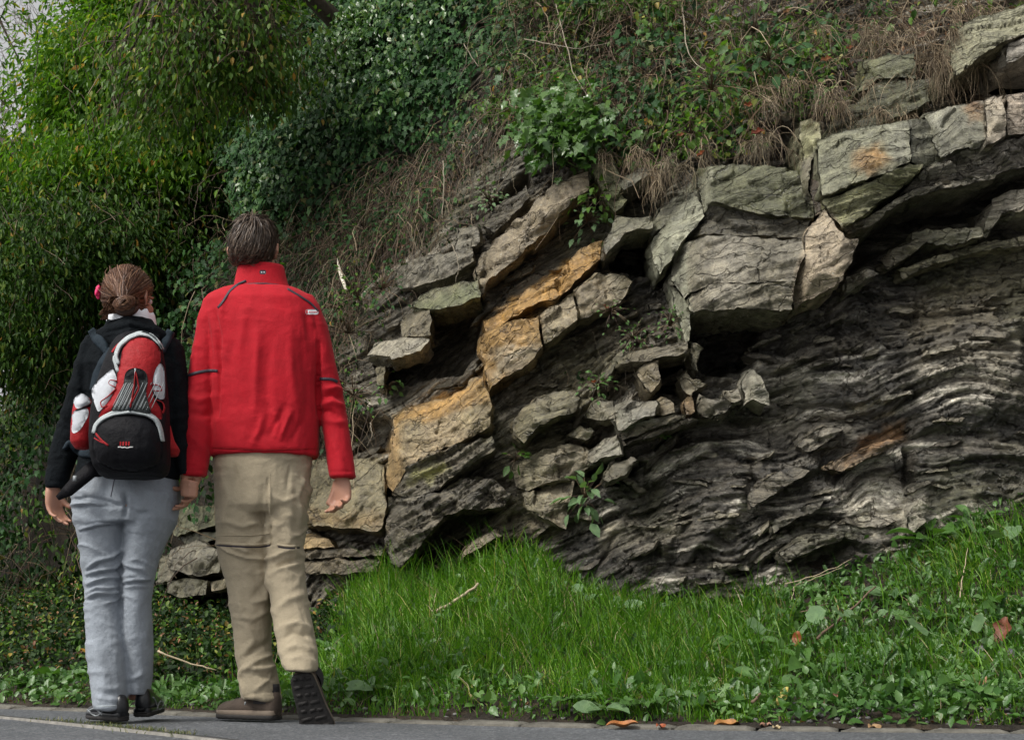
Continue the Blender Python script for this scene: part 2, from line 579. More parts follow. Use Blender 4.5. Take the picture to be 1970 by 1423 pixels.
tint('A', [(1000, 380), (1070, 320), (1040, 420), (1040, 560), (1000, 480)], (.30, .285, .25), .8, 5)
tint('A', [(1070, 270), (1465, 180), (1480, 360), (1090, 515)], (.24, .25, .19), .95, 4)
tint('A', [(1380, 190), (1460, 190), (1475, 350), (1380, 370)], (.34, .35, .30), .8, 10)
tint('A', [(1230, 330), (1340, 290), (1380, 370), (1300, 420), (1220, 390)], (.42, .23, .08), .75, 14)
tint('A', [(1465, 180), (1560, 190), (1600, 390), (1478, 370)], (.19, .195, .165), .9, 4)
tint('A', [(1090, 520), (1530, 375), (1500, 420), (1180, 650)], (.27, .28, .17), .9, 5)
tint('A', [(1535, 160), (1620, 120), (1620, 340), (1560, 250)], (.34, .35, .31), .8, 5)
tint('A', [(1620, 120), (1800, 90), (1800, 300), (1620, 330)], (.23, .23, .20), .9, 5)
tint('A', [(1690, 110), (1780, 95), (1790, 190), (1720, 190)], (.27, .14, .07), .7, 8)
tint('A', [(1790, 90), (1880, 70), (1895, 240), (1810, 290)], (.48, .43, .38), .9, 6)
tint('A', [(1880, 70), (1970, 60), (1970, 240), (1895, 250)], (.36, .31, .27), .8, 5)
tint('T', [(1640, 150), (1780, 60), (1970, 0), (1970, 180), (1640, 370)], (.30, .305, .225), .95, 5)
tint('T', [(1900, 190), (1970, 180), (1970, 280), (1890, 300)], (.42, .40, .38), .9, 4)
tint('N', [(190, 320), (350, 310), (370, 350), (210, 410)], (.33, .33, .30), .9, 4)
tint('N', [(120, 830), (480, 740), (480, 850), (400, 930), (330, 860), (110, 930)], (.34, .325, .28), .75, 8)
tint('N', [(1190, 640), (1380, 580), (1480, 660), (1540, 700), (1530, 830), (1370, 890), (1180, 760)], (.38, .365, .33), .75, 18)
tint('N', [(1480, 60), (1970, -60), (1970, 300), (1700, 240), (1480, 160)], (.32, .305, .27), .65, 30)
tint('A', [(1480, 980), (1970, 730), (1970, 1000), (1480, 1120)], (.30, .275, .215), .7, 30)
tint('N', [(1290, 420), (1450, 360), (1440, 440), (1200, 540)], (.25, .15, .08), .8, 10)
tint('N', [(800, 150), (1050, 100), (1050, 280), (850, 260)], (.26, .26, .22), .6, 20)
tint('N', [(870, 290), (1280, 330), (1200, 480), (980, 480), (850, 380)], (.21, .20, .175), .6, 20)
tint('L', [(980, 220), (1180, 120), (1180, 320), (1000, 500), (850, 500)], (.22, .215, .19), .7, 20)
tint('P', [(1700, 180), (1790, 160), (1790, 230), (1700, 240)], OLIVE, .7, 8)


def rock_colour(P, base=None, seedo=0):
    px, py = proj(P)
    x, z = P[:, 0], P[:, 2]
    al, s = bedding(x, z)
    n = len(P)
    c = np.tile(np.array(DARK if base is None else base), (n, 1))
    if base is None:
        L1 = np.floor(s / .028 + 1.5 * fbm(al * 3, s * 3, 41, 2))
        v = hash2(L1, np.floor(al * 2.3 + 9 * hash1(L1, 3)), 8)
        v2 = fbm(al * 1.5, s * 9, 77, 4)
        k = .62 + 1.0 * v ** 1.7 + 1.3 * np.clip(v2 - .5, 0, 1)
        c = c * (k * 1.2)[:, None]
        h_, _, _, e_, _, _ = cells(al / .11 + fbm(x * 7, z * 7, 61, 3) * .8, s / .042 + fbm(x * 7 + 4, z * 7, 62, 3) * .8, 61)
        c = c * (.7 + .6 * h_)[:, None]
        pale = np.clip((fbm(al * 3.5, s * 30, 51, 4) - .55) * 9, 0, 1) * np.clip((fbm(x * 2.2, z * 2.2, 31, 3) - .40) * 6, 0, 1)  # whitish beds, with the wet shale's white glints painted into the colour
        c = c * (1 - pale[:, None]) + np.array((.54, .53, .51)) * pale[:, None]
    jx = (fbm(x * 22, z * 22, 13, 3) - .5) * 26; jy = (fbm(x * 22 + 9, z * 22, 14, 3) - .5) * 26
    m2 = fbm(al * 4, s * 40, 15, 3)
    for poly, col, k, w, st in TINTS:
        m = soft(px + jx * min(1, w / 8), py + jy * min(1, w / 8), poly, w)
        if m.any():
            m = m * k * (1 - st * .55 * np.clip((m2 - .45) * 5, 0, 1))
            c = c * (1 - m[:, None]) + col * m[:, None]
    if base is not None: c = c * .84
    c = c * np.array((1.05, 1.0, .88))
    # damp soil and moss towards the ground and the plants
    mo = np.clip((fbm(x * 3, z * 3, 61, 4) - .58) * 6, 0, 1) * .35
    c = c * (1 - mo[:, None]) + np.array((.10, .105, .045)) * mo[:, None]
    return c, np.stack([al, s, P[:, 1] * .3], 1)


# ------------------------------------------------------------------ the cliff face : thin folded beds as true relief
ZONES = []      # picture polygon, metres proud (negative = hollow), softness
def zone(tagc, pts, d, w=8):
    ZONES.append((Q(tagc, pts), d, w))

zone('A', [(150, 765), (220, 670), (350, 655), (360, 780), (430, 900), (280, 850), (180, 830)], -.42, 4)
zone('A', [(215, 480), (330, 420), (430, 430), (400, 500), (300, 545), (230, 520)], -.30, 4)
zone('A', [(500, 1020), (950, 1000), (830, 1090), (800, 1150), (800, 1320), (730, 1290), (640, 1280), (560, 1240), (520, 1140)], -.38, 7)
zone('A', [(1190, 660), (1500, 490), (1860, 430), (1970, 470), (1970, 600), (1830, 600), (1790, 680), (1470, 690), (1300, 760), (1200, 860), (1230, 720)], -.24, 9)
zone('A', [(860, 190), (990, 200), (1000, 420), (880, 390)], -.25, 8)
zone('T', [(1640, 375), (1880, 215), (1970, 300), (1970, 440), (1620, 470)], -.28, 8)
zone('T', [(980, 690), (1380, 570), (1480, 510), (1500, 560), (1380, 600)], -.2, 5)
zone('L', [(700, 1040), (930, 1000), (940, 1100), (920, 1250), (840, 1330), (640, 1370), (500, 1370), (420, 1290), (640, 1240), (695, 1160)], -.30, 7)
zone('L', [(1000, 480), (1180, 330), (1200, 380), (1090, 500), (1010, 540)], -.22, 6)
zone('M', [(30, 400), (480, 400), (480, 560), (100, 590)], -.22, 8)
zone('M', [(60, 940), (460, 965), (460, 1020), (220, 1010)], -.14, 4)
zone('M', [(1460, 600), (1640, 570), (1720, 640), (1620, 730), (1500, 720)], -.25, 5)
zone('N', [(340, 110), (500, 80), (520, 150), (560, 200), (480, 230), (370, 220)], -.34, 4)
zone('N', [(200, 430), (470, 380), (760, 350), (880, 360), (700, 430), (470, 450), (260, 510)], -.14, 9)
zone('M', [(520, 1130), (700, 960), (780, 880), (1060, 830), (900, 980), (840, 1080), (720, 1120)], -.14, 8)
zone('N', [(1060, 500), (1390, 380), (1460, 400), (1460, 650), (1390, 570), (1200, 640), (1100, 600)], -.07, 14)
zone('N', [(860, 940), (1060, 880), (1200, 900), (1100, 990), (860, 990)], -.10, 10)
zone('N', [(1450, 480), (1480, 480), (1500, 640), (1470, 680)], -.14, 5)
zone('N', [(820, 500), (1300, 420), (1240, 520), (900, 620), (780, 700)], .07, 14)
zone('N', [(480, 700), (770, 560), (760, 760), (600, 900), (520, 940)], .09, 20)
zone('N', [(1000, 40), (1500, 60), (1450, 300), (1280, 330), (960, 290)], .10, 26)
zone('N', [(1480, 0), (1970, -120), (1970, 320), (1500, 420)], .12, 30)
zone('N', [(310, 830), (350, 770), (470, 745), (485, 850), (400, 930), (380, 920)], .05, 4)
zone('P', [(930, 560), (1140, 480), (1180, 560), (1090, 640), (960, 700)], .06, 20)
zone('L', [(850, 560), (1200, 560), (1380, 680), (1400, 820), (1280, 900), (1150, 980), (1000, 1020), (950, 900)], -.06, 14)


def strata(x, z, px, py):
    al, s = bedding(x, z)
    out = np.zeros(x.shape)
    wob = fbm(x * 5, z * 5, 33, 4) - .5
    # thick beds, thin beds, laminae; each breaks off at its own cross joints
    for th, kj, amp, sd in ((.135, 1.4, .060, 1), (.047, 3.0, .034, 2), (.019, 6, .016, 3)):
        q = s / th + .9 * (fbm(al * 1.6 + sd, s * 4, 20 + sd, 4) - .5) * 2 + wob * 1.2
        L = np.floor(q); f = q - L
        j = al * kj + 13 * hash1(L, sd) + .9 * fbm(al * 6, s * 20, 3 + sd, 3)
        h = hash2(L, np.floor(j), sd * 7)
        h2 = hash2(L, np.floor(j) + 1, sd * 7); fj = np.clip((j - np.floor(j) - .9) / .1, 0, 1)
        h = h * (1 - fj) + h2 * fj
        crack = np.exp(-((np.minimum(f, 1 - f)) / .12) ** 2)
        out += amp * (h - .5) - amp * .5 * crack - .3 * amp * f
    # broken pieces: tilted splinters lying along the bedding
    blk = np.clip((fbm(x * 1.1 + 7, z * 1.1, 95, 3) - .34) * 4, .15, 1)
    cl = np.zeros(x.shape)
    for lu, lv, amp, sd in ((.34, .09, .060, 51), (.15, .032, .042, 61), (.07, .013, .018, 71)):
        wu = fbm(x * 7, z * 7, sd, 3) * .8; wv = fbm(x * 7 + 4, z * 7, sd + 1, 3) * .8
        h, t1, t2, e, du, dv = cells(al / lu + wu, s / lv + wv, sd)
        cl += amp * ((h - .5) + (t1 - .5) * du * 1.6 + (t2 - .6) * dv * 1.6 - .9 * np.clip(1 - e / .16, 0, 1) ** 2)
    rough = fbm(x * 3.2, z * 3.2, 90, 5) - .5
    crumple = np.clip((fbm(x * .9 + 3, z * .9, 91, 2) - .42) * 4, 0, 1)
    out = out * (.75 + .55 * crumple) + .55 * cl * blk + .12 * rough + .03 * (fbm(x * 14, z * 14, 92, 4) - .5) + .018 * (fbm(x * 45, z * 45, 93, 3) - .5)
    return out


def cliff_relief(x, z):
    P = np.stack([x, W(x, z), z], -1)
    px, py = proj(P)
    jx = (fbm(x * 9, z * 9, 23, 4) - .5) * 30; jy = (fbm(x * 9 + 5, z * 9, 24, 4) - .5) * 30
    D = strata(x, z, px, py)
    for poly, d, w in ZONES:
        m = soft(px + jx * .6, py + jy * .6, poly, w)
        D = D * (1 - .4 * m * (d < 0)) + d * m
    return D


def cliff_y(x, z):
    return W(x, z) - cliff_relief(x, z)


NX, NZ = 650, 500
gx = np.linspace(-1.75, 3.5, NX); gz = np.linspace(0.0, 4.1, NZ)
XX, ZZ = np.meshgrid(gx, gz, indexing='ij')
xx, zz = XX.ravel(), ZZ.ravel()
DD = cliff_relief(xx, zz)
CV = np.stack([xx, W(xx, zz) - DD, zz], 1)
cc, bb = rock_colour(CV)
cliff = empty('cliff', (0, 0, 0), kind='structure')
tag(cliff, 'dark layered and folded rock cliff rising behind the grass bank')
face = link('rock_face', mesh_np('rock_face', CV, grid_faces(NX, NZ), cc, bb, .8), ROCK, cliff)
face.data.flip_normals()
face['kind'] = 'structure'

# ------------------------------------------------------------------ separate blocks and slabs
BLOCKS = []


def block(tagc, pts, col=None, inner=(), back=.35, rough=1.0, lam=1.0, name='rock_slab'):
    BLOCKS.append((Q(tagc, pts), col, Q(tagc, inner), back, rough, lam, name))


block('A', [(540, 392, .26), (700, 372, .42), (860, 384, .43), (985, 400, .42), (1010, 520, .40), (1055, 605, .36), (820, 592, .40), (608, 535, .44), (575, 600, .28), (555, 500, .22)], (.135, .14, .09), [(602, 392, .43)], .5)
block('A', [(600, 540, .38), (830, 597, .36), (1050, 612, .34), (1015, 690, .34), (760, 686, .36), (560, 680, .34), (500, 690, .26), (578, 604, .28)], (.10, .095, .075), (), .45, lam=2.2)
block('A', [(545, 495, .24), (578, 600, .34), (500, 690, .37), (440, 775, .37), (385, 852, .31), (352, 790, .24), (345, 720, .22), (390, 650, .22), (440, 570, .22), (480, 512, .20)], PALE_GREEN, [(430, 690, .36)], .4)
block('A', [(440, 520, .14), (490, 500, .18), (470, 540, .2), (400, 645, .22), (350, 690, .2), (338, 640, .14), (380, 570, .14)], (.19, .19, .16), (), .3)
block('A', [(470, 725, .30), (570, 685, .42), (760, 690, .45), (1005, 698, .45), (1015, 760, .45), (975, 880, .46), (760, 893, .46), (620, 888, .45), (520, 930, .38), (490, 960, .33), (432, 880, .26), (440, 820, .26)], GREY, [(545, 800, .43)], .5)
block('A', [(505, 965, .34), (600, 893, .44), (760, 898, .48), (975, 884, .47), (965, 1002, .44), (740, 998, .46), (610, 1012, .42), (515, 1012, .36)], (.24, .23, .19), [(610, 960, .47)], .5, lam=1.8)
block('A', [(430, 872, .24), (490, 960, .34), (515, 1010, .35), (512, 1140, .31), (500, 1150, .27), (470, 1050, .22), (440, 960, .2)], PALE_GREEN, (), .25)
block('A', [(1100, 570, .36), (1150, 640, .46), (1190, 690, .52), (1250, 700, .50), (1225, 790, .48), (1180, 880, .46), (1100, 932, .42), (1010, 972, .38), (975, 1008, .34), (958, 930, .32), (990, 830, .38), (1015, 790, .44), (1020, 670, .42)], PINK, [(1160, 760, .52), (1060, 830, .50)], .45)
block('A', [(995, 190, .18), (1040, 175, .26), (1080, 195, .27), (1085, 250, .27), (1065, 320, .3), (1040, 380, .3), (1030, 450, .32), (1060, 600, .33), (1035, 580, .3), (1000, 500, .22), (990, 440, .2), (1010, 350, .2), (990, 240, .16)], (.30, .30, .22), [(1045, 280, .33)], .35)
block('A', [(1066, 335, .24), (1080, 400, .32), (1092, 500, .34), (1085, 590, .34), (1060, 600, .32), (1034, 480, .28), (1044, 390, .26)], (.09, .075, .06), (), .4)
block('A', [(1070, 270, .36), (1140, 245, .43), (1230, 222, .47), (1350, 198, .50), (1465, 178, .52), (1482, 330, .53), (1472, 365, .52), (1380, 405, .51), (1300, 432, .50), (1150, 495, .46), (1090, 515, .43), (1075, 400, .40)], (.24, .25, .19), [(1270, 330, .53)], .6)
block('A', [(1468, 176, .5), (1540, 178, .44), (1590, 240, .42), (1606, 345, .40), (1530, 395, .42), (1482, 365, .48)], (.19, .195, .165), (), .5)
block('A', [(1090, 528, .40), (1200, 490, .46), (1300, 448, .49), (1470, 372, .5), (1532, 374, .48), (1490, 430, .45), (1380, 512, .42), (1250, 610, .40), (1180, 652, .38), (1130, 600, .38)], (.26, .27, .17), (), .5, lam=2.6)
block('A', [(1180, 655, .30), (1300, 600, .34), (1400, 535, .37), (1500, 478, .38), (1620, 450, .38), (1760, 430, .40), (1850, 420, .42), (1840, 440, .40), (1500, 512, .36), (1400, 565, .36), (1300, 642, .34), (1200, 675, .30)], (.20, .19, .165), (), .5, lam=2)
block('A', [(1610, 348, .40), (1700, 312, .43), (1800, 300, .44), (1895, 265, .46), (1980, 250, .46), (2500, 250, .46), (2500, 400, .42), (1970, 385, .42), (1860, 418, .38), (1700, 445, .36), (1540, 470, .35), (1440, 500, .34), (1530, 402, .38)], (.17, .16, .145), [(1900, 340, .5)], .5, rough=2.2, lam=3)
block('A', [(1535, 160, .38), (1640, 122, .47), (1720, 104, .50), (1800, 92, .50), (1800, 298, .49), (1700, 302, .49), (1612, 343, .47), (1560, 240, .40)], (.23, .235, .205), [(1600, 230, .46)], .6)
block('A', [(1803, 90, .52), (1880, 74, .55), (1888, 150, .55), (1895, 250, .53), (1803, 297, .52)], (.46, .42, .38), [(1845, 180, .57)], .6)
block('A', [(1890, 74, .50), (1970, 60, .51), (2500, 50, .5), (2500, 240, .5), (1970, 240, .5), (1900, 250, .5)], (.34, .30, .27), (), .6)
block('A', [(1482, 672, .14), (1600, 655, .22), (1785, 645, .24), (1790, 690, .24), (1700, 722, .2), (1560, 716, .18), (1480, 722, .14)], (.21, .205, .17), (), .35)
block('A', [(1840, 520, .24), (1900, 490, .30), (1980, 478, .34), (2500, 470, .34), (2500, 560, .32), (1970, 572, .32), (1880, 585, .28), (1840, 640, .24), (1805, 692, .2), (1793, 660, .2), (1818, 590, .24)], (.34, .325, .29), (), .4, lam=2)
block('A', [(195, 600, .22), (270, 604, .28), (345, 598, .28), (352, 652, .30), (285, 655, .34), (225, 680, .36), (150, 768, .36), (135, 742, .32)], (.20, .195, .165), (), .35)
block('A', [(210, 440, .20), (270, 410, .26), (330, 388, .27), (352, 400, .27), (342, 420, .28), (230, 482, .28), (206, 470, .22)], (.20, .20, .17), (), .3)
block('A', [(80, 378, .16), (190, 365, .20), (215, 480, .22), (242, 530, .22), (190, 582, .2), (150, 540, .18), (118, 470, .16)], (.19, .20, .12), (), .3)
block('T', [(1240, 392, .26), (1360, 385, .32), (1480, 390, .34), (1500, 500, .36), (1380, 570, .32), (1240, 610, .28), (1100, 640, .26), (980, 678, .20), (1060, 560, .2), (1160, 490, .22)], (.095, .10, .06), (), .4, lam=1.8)
block('T', [(1180, 292, .26), (1300, 266, .32), (1432, 260, .34), (1440, 382, .34), (1245, 388, .28), (1200, 440, .24), (1145, 462, .2), (1190, 360, .22)], (.13, .14, .08), (), .4)
block('T', [(1610, 190, .28), (1640, 150, .30), (1700, 100, .36), (1830, 60, .40), (1980, 15, .44), (2500, -10, .46), (2500, 150, .5), (1970, 172, .5), (1880, 202, .50), (1790, 252, .48), (1720, 310, .46), (1638, 372, .42), (1610, 300, .34)], (.29, .295, .22), [(1760, 180, .46)], .6, lam=2.2)
block('T', [(1886, 210, .46), (1970, 186, .5), (2500, 170, .5), (2500, 270, .48), (1970, 272, .48), (1892, 302, .45)], (.40, .39, .37), (), .4)
block('L', [(1480, 330, .18), (1492, 420, .2), (1400, 480, .22), (1300, 600, .22), (1200, 690, .21), (1110, 772, .2), (985, 870, .2), (950, 950, .18), (925, 900, .12), (915, 840, .12), (940, 760, .13), (1050, 640, .18), (1110, 580, .2), (1180, 540, .22), (1212, 478, .22), (1330, 390, .22)], (.29, .25, .19), [(1250, 560, .26), (1010, 790, .22)], .35, rough=2)
block('L', [(1550, 680, .14), (1542, 760, .18), (1440, 860, .22), (1320, 972, .22), (1250, 982, .2), (1180, 1012, .2), (1060, 1092, .2), (970, 1132, .18), (955, 1080, .14), (1060, 1030, .16), (1140, 950, .18), (1190, 908, .17), (1225, 930, .2), (1270, 880, .2), (1330, 850, .18), (1390, 770, .16), (1440, 720, .14)], OCHRE, [(1380, 860, .25), (1110, 1030, .23)], .35, rough=1.6)
block('L', [(965, 1135, .20), (1110, 1080, .27), (1200, 1062, .29), (1228, 1056, .28), (1240, 1150, .28), (1252, 1200, .27), (1180, 1290, .26), (1080, 1350, .24), (1000, 1400, .22), (985, 1430, .2), (962, 1300, .15), (943, 1190, .15)], OCHRE2, [(1060, 1180, .30)], .35, rough=1.6)
block('L', [(1232, 1050, .24), (1320, 990, .25), (1410, 935, .24), (1425, 1070, .25), (1330, 1150, .25), (1262, 1192, .24)], (.34, .29, .2), (), .3, rough=1.6)
block('L', [(1415, 925, .20), (1530, 842, .20), (1640, 850, .18), (1700, 880, .16), (1640, 985, .18), (1500, 1045, .2), (1430, 1070, .2)], (.30, .27, .20), (), .3, rough=2)
block('M', [(510, 385, .26), (560, 342, .33), (700, 312, .36), (800, 285, .36), (870, 252, .35), (880, 205, .30), (955, 190, .28), (990, 300, .33), (992, 400, .34), (985, 445, .34), (860, 512, .36), (700, 565, .36), (572, 640, .34), (545, 700, .28), (505, 762, .2), (468, 722, .14), (490, 560, .18), (512, 480, .24)], (.40, .29, .15), [(565, 430, .37), (552, 600, .35), (870, 400, .39)], .45, rough=1.2)
block('M', [(570, 645, .32), (700, 572, .35), (860, 520, .35), (1000, 488, .31), (1012, 560, .31), (900, 622, .33), (700, 765, .31), (560, 792, .28), (502, 770, .22), (550, 710, .28)], (.19, .18, .15), (), .35, lam=3, rough=1.6)
block('M', [(482, 792, .22), (560, 796, .28), (720, 772, .3), (860, 700, .28), (1000, 700, .24), (1092, 770, .24), (1062, 832, .24), (900, 850, .28), (760, 882, .28), (700, 962, .29), (640, 1040, .27), (540, 1142, .24), (500, 1122, .2), (465, 1000, .16)], (.12, .115, .10), [(620, 880, .33)], .35, lam=3.5, rough=2.2)
block('M', [(-10, 590, .1), (110, 596, .18), (360, 600, .20), (462, 640, .2), (466, 720, .2), (470, 860, .2), (458, 920, .2), (430, 962, .2), (300, 945, .2), (60, 922, .2), (-20, 900, .16)], (.235, .21, .14), [(250, 780, .24)], .35)
block('M', [(-10, 985, .1), (50, 988, .14), (130, 990, .15), (190, 1003, .14), (218, 1040, .12), (50, 1048, .14), (-10, 1046, .1)], (.42, .31, .17), (), .2)
block('M', [(20, 1062, .08), (240, 1050, .14), (455, 1052, .14), (455, 1082, .12), (250, 1090, .12), (20, 1100, .08)], (.14, .12, .09), (), .2, lam=2)
block('M', [(60, 1112, .10), (300, 1108, .15), (450, 1100, .14), (420, 1160, .14), (250, 1176, .12), (60, 1170, .1)], (.19, .16, .11), (), .2, lam=2)
block('L', [(380, 1255, .26), (410, 1210, .24), (450, 1182, .22), (570, 1160, .28), (690, 1172, .32), (645, 1230, .35), (570, 1248, .36), (500, 1272, .34), (492, 1256, .34)], (.33, .32, .28), (), .35)
block('L', [(545, 1080, .18), (562, 1050, .2), (690, 1020, .26), (696, 1150, .3), (620, 1152, .28), (556, 1164, .24)], (.20, .18, .13), (), .3)
block('L', [(600, 1005, .18), (640, 950, .18), (700, 922, .22), (820, 892, .27), (930, 872, .3), (942, 960, .32), (842, 1000, .32), (720, 1022, .30)], (.18, .195, .115), (), .4)
block('L', [(420, 1310, .2), (470, 1308, .22), (462, 1398, .22), (430, 1402, .2)], (.22, .20, .13), (), .25)
block('L', [(520, 830, .1), (640, 760, .14), (760, 740, .16), (900, 700, .12), (910, 780, .14), (780, 860, .16), (640, 900, .14), (540, 920, .1)], (.21, .205, .18), (), .3, lam=2, rough=2)
block('L', [(830, 620, .1), (920, 600, .15), (940, 680, .15), (900, 700, .14), (820, 730, .1)], (.25, .245, .22), (), .25, lam=1.5, rough=1.5)
block('L', [(950, 600, .08), (1010, 520, .10), (1150, 430, .12), (1170, 400, .12), (1190, 460, .12), (1100, 560, .12), (1010, 640, .1)], (.11, .105, .09), (), .25, lam=2)
block('M', [(1110, 400, .2), (1150, 345, .22), (1210, 308, .25), (1310, 262, .26), (1400, 258, .24), (1440, 300, .26), (1420, 360, .27), (1300, 400, .30), (1240, 430, .3), (1160, 522, .28), (1110, 482, .24)], (.22, .19, .135), [(1210, 400, .32)], .35, lam=1.6)
block('M', [(1465, 392, .2), (1490, 340, .22), (1540, 308, .25), (1602, 312, .26), (1612, 398, .27), (1530, 408, .26)], (.24, .235, .19), [(1540, 360, .29)], .3)
block('M', [(1600, 332, .24), (1680, 308, .33), (1820, 310, .36), (1826, 330, .37), (1810, 385, .38), (1740, 400, .38), (1690, 430, .36), (1630, 462, .32), (1612, 400, .28)], (.32, .32, .29), [(1660, 350, .36)], .35)
block('M', [(1830, 315, .28), (1870, 300, .3), (1906, 322, .3), (1908, 372, .3), (1850, 388, .32), (1816, 380, .3)], (.24, .2, .13), (), .3)
block('M', [(1640, 470, .26), (1700, 436, .30), (1850, 392, .31), (1960, 380, .28), (1960, 400, .28), (1800, 450, .30), (1650, 505, .28)], (.15, .14, .11), (), .3, lam=2)
block('M', [(1485, 560, .2), (1560, 500, .24), (1622, 480, .28), (1640, 540, .3), (1650, 580, .3), (1560, 590, .28), (1500, 622, .24), (1478, 610, .2)], (.30, .30, .27), (), .3, lam=2)
block('M', [(1718, 165, .18), (1760, 120, .24), (1832, 105, .27), (1832, 225, .29), (1792, 268, .25), (1752, 222, .22)], (.26, .225, .16), [(1790, 160, .3)], .3)
block('M', [(1550, 700, .22), (1600, 622, .25), (1690, 590, .28), (1722, 608, .28), (1660, 680, .30), (1580, 716, .27)], (.17, .16, .13), (), .25)
block('M', [(1396, 478, .18), (1440, 436, .2), (1470, 452, .22), (1508, 462, .22), (1470, 504, .2)], (.24, .235, .20), (), .2, rough=2)
block('M', [(1100, 640, .08), (1260, 545, .14), (1400, 530, .14), (1480, 545, .12), (1485, 640, .12), (1420, 700, .13), (1290, 720, .15), (1180, 760, .13), (1120, 740, .1)], (.27, .245, .185), [(1300, 620, .19)], .25, rough=2)
block('M', [(1150, 775, .08), (1290, 728, .13), (1410, 712, .12), (1385, 820, .12), (1370, 950, .10), (1260, 900, .13), (1180, 850, .11)], (.29, .255, .19), [(1280, 800, .17)], .25, rough=2)
block('M', [(835, 1090, .12), (900, 1010, .15), (1000, 960, .16), (1050, 985, .15), (960, 1030, .16), (870, 1080, .14), (840, 1120, .12)], (.21, .17, .12), (), .2)
block('N', [(542, 300, .14), (566, 256, .18), (610, 268, .21), (668, 258, .2), (700, 290, .2), (650, 330, .2), (560, 336, .16)], (.21, .20, .17), [(615, 290, .24)], .2, rough=2.5)
block('N', [(655, 262, .14), (672, 228, .18), (700, 236, .21), (728, 212, .2), (742, 262, .2), (705, 284, .18)], (.24, .23, .20), (), .2, rough=2.5)
block('N', [(735, 200, .14), (765, 145, .2), (800, 128, .24), (835, 180, .27), (862, 240, .27), (862, 292, .24), (790, 265, .22), (745, 300, .16), (755, 240, .18)], (.32, .315, .28), [(800, 200, .29)], .3, rough=1.5)
block('N', [(470, 170, .16), (500, 142, .2), (530, 180, .22), (585, 198, .22), (545, 225, .2), (520, 252, .2), (485, 222, .16)], (.22, .205, .16), (), .25)
block('N', [(490, 272, .16), (520, 250, .2), (538, 318, .2), (500, 330, .18)], (.28, .20, .12), (), .2)
block('N', [(195, 95, .16), (260, 60, .22), (370, 38, .27), (500, 18, .28), (502, 68, .3), (380, 82, .32), (330, 98, .3), (205, 112, .2)], (.20, .185, .14), (), .3, lam=2)
block('N', [(300, 160, .18), (332, 92, .22), (372, 110, .26), (368, 180, .26), (340, 232, .22)], (.27, .24, .18), (), .25)
block('N', [(505, 20, .22), (545, 30, .28), (575, 40, .26), (548, 90, .24), (552, 145, .2), (528, 110, .22)], (.30, .29, .24), (), .3)
block('N', [(180, 425, .18), (330, 372, .24), (470, 352, .24), (560, 356, .2), (480, 378, .24), (300, 440, .26), (208, 472, .22)], (.13, .12, .10), (), .25, lam=2)
# olive and grey slabs low in the slope seen between the two people
block('K', [(560, 230, .3), (640, 205, .32), (810, 190, .34), (815, 300, .36), (700, 330, .36), (580, 350, .34)], (.15, .155, .095), (), .5)
block('K', [(560, 430, .28), (640, 400, .3), (700, 372, .32), (830, 430, .36), (815, 545, .36), (700, 565, .34), (555, 525, .3)], (.19, .18, .15), [(700, 470, .42)], .5, rough=1.6)
block('K', [(500, 470, .24), (560, 440, .28), (600, 500, .3), (560, 590, .3), (490, 600, .26)], (.16, .15, .12), (), .5, rough=1.5)
block('K', [(770, 592, .38), (850, 575, .42), (890, 590, .42), (880, 622, .42), (775, 642, .38)], (.24, .21, .15), (), .4)
block('K', [(600, 350, .26), (700, 335, .3), (810, 330, .32), (790, 375, .3), (640, 395, .28)], (.075, .075, .05), (), .4)
block('K', [(560, 600, .3), (640, 575, .34), (760, 590, .36), (750, 660, .36), (620, 680, .34), (550, 650, .3)], (.12, .115, .08), (), .4, rough=1.5)
# beds standing proud in the folded shale on the right
for pts, c_ in [([(1420, 830, .10), (1560, 780, .15), (1700, 735, .16), (1850, 700, .16), (1990, 690, .16), (1990, 730, .15), (1800, 745, .15), (1600, 800, .14), (1450, 870, .1)], (.25, .235, .18)),
                ([(1200, 860, .12), (1290, 830, .18), (1340, 850, .18), (1260, 900, .17), (1180, 950, .12)], (.26, .25, .22)),
                ([(1350, 790, .10), (1400, 745, .15), (1500, 705, .17), (1560, 700, .15), (1490, 760, .16), (1380, 830, .14)], (.20, .185, .15)),
                ]:
    block('A', pts, c_, (), .2, lam=2.5, rough=1.6)
for pts, c_ in [([(760, 690, .08), (860, 600, .12), (980, 560, .14), (1040, 575, .14), (960, 630, .14), (860, 690, .13), (780, 740, .09)], (.15, .14, .12)),
                ([(1100, 560, .08), (1220, 500, .12), (1380, 440, .15), (1440, 450, .14), (1300, 520, .14), (1180, 580, .12)], (.17, .13, .09)),
                ([(980, 470, .08), (1080, 390, .13), (1200, 370, .14), (1160, 420, .14), (1040, 490, .12)], (.14, .13, .115)),
                ([(860, 800, .07), (980, 740, .10), (1100, 700, .11), (1080, 740, .11), (960, 800, .1), (880, 850, .07)], (.14, .135, .12)),
                ([(900, 930, .07), (1040, 860, .12), (1200, 840, .13), (1180, 880, .13), (1040, 930, .12), (930, 980, .09)], (.125, .12, .105)),
                ([(1460, 780, .08), (1520, 700, .12), (1560, 720, .12), (1540, 800, .12), (1480, 860, .08)], (.36, .35, .33))]:
    block('N', pts, c_, (), .2, lam=2.5, rough=1.8)


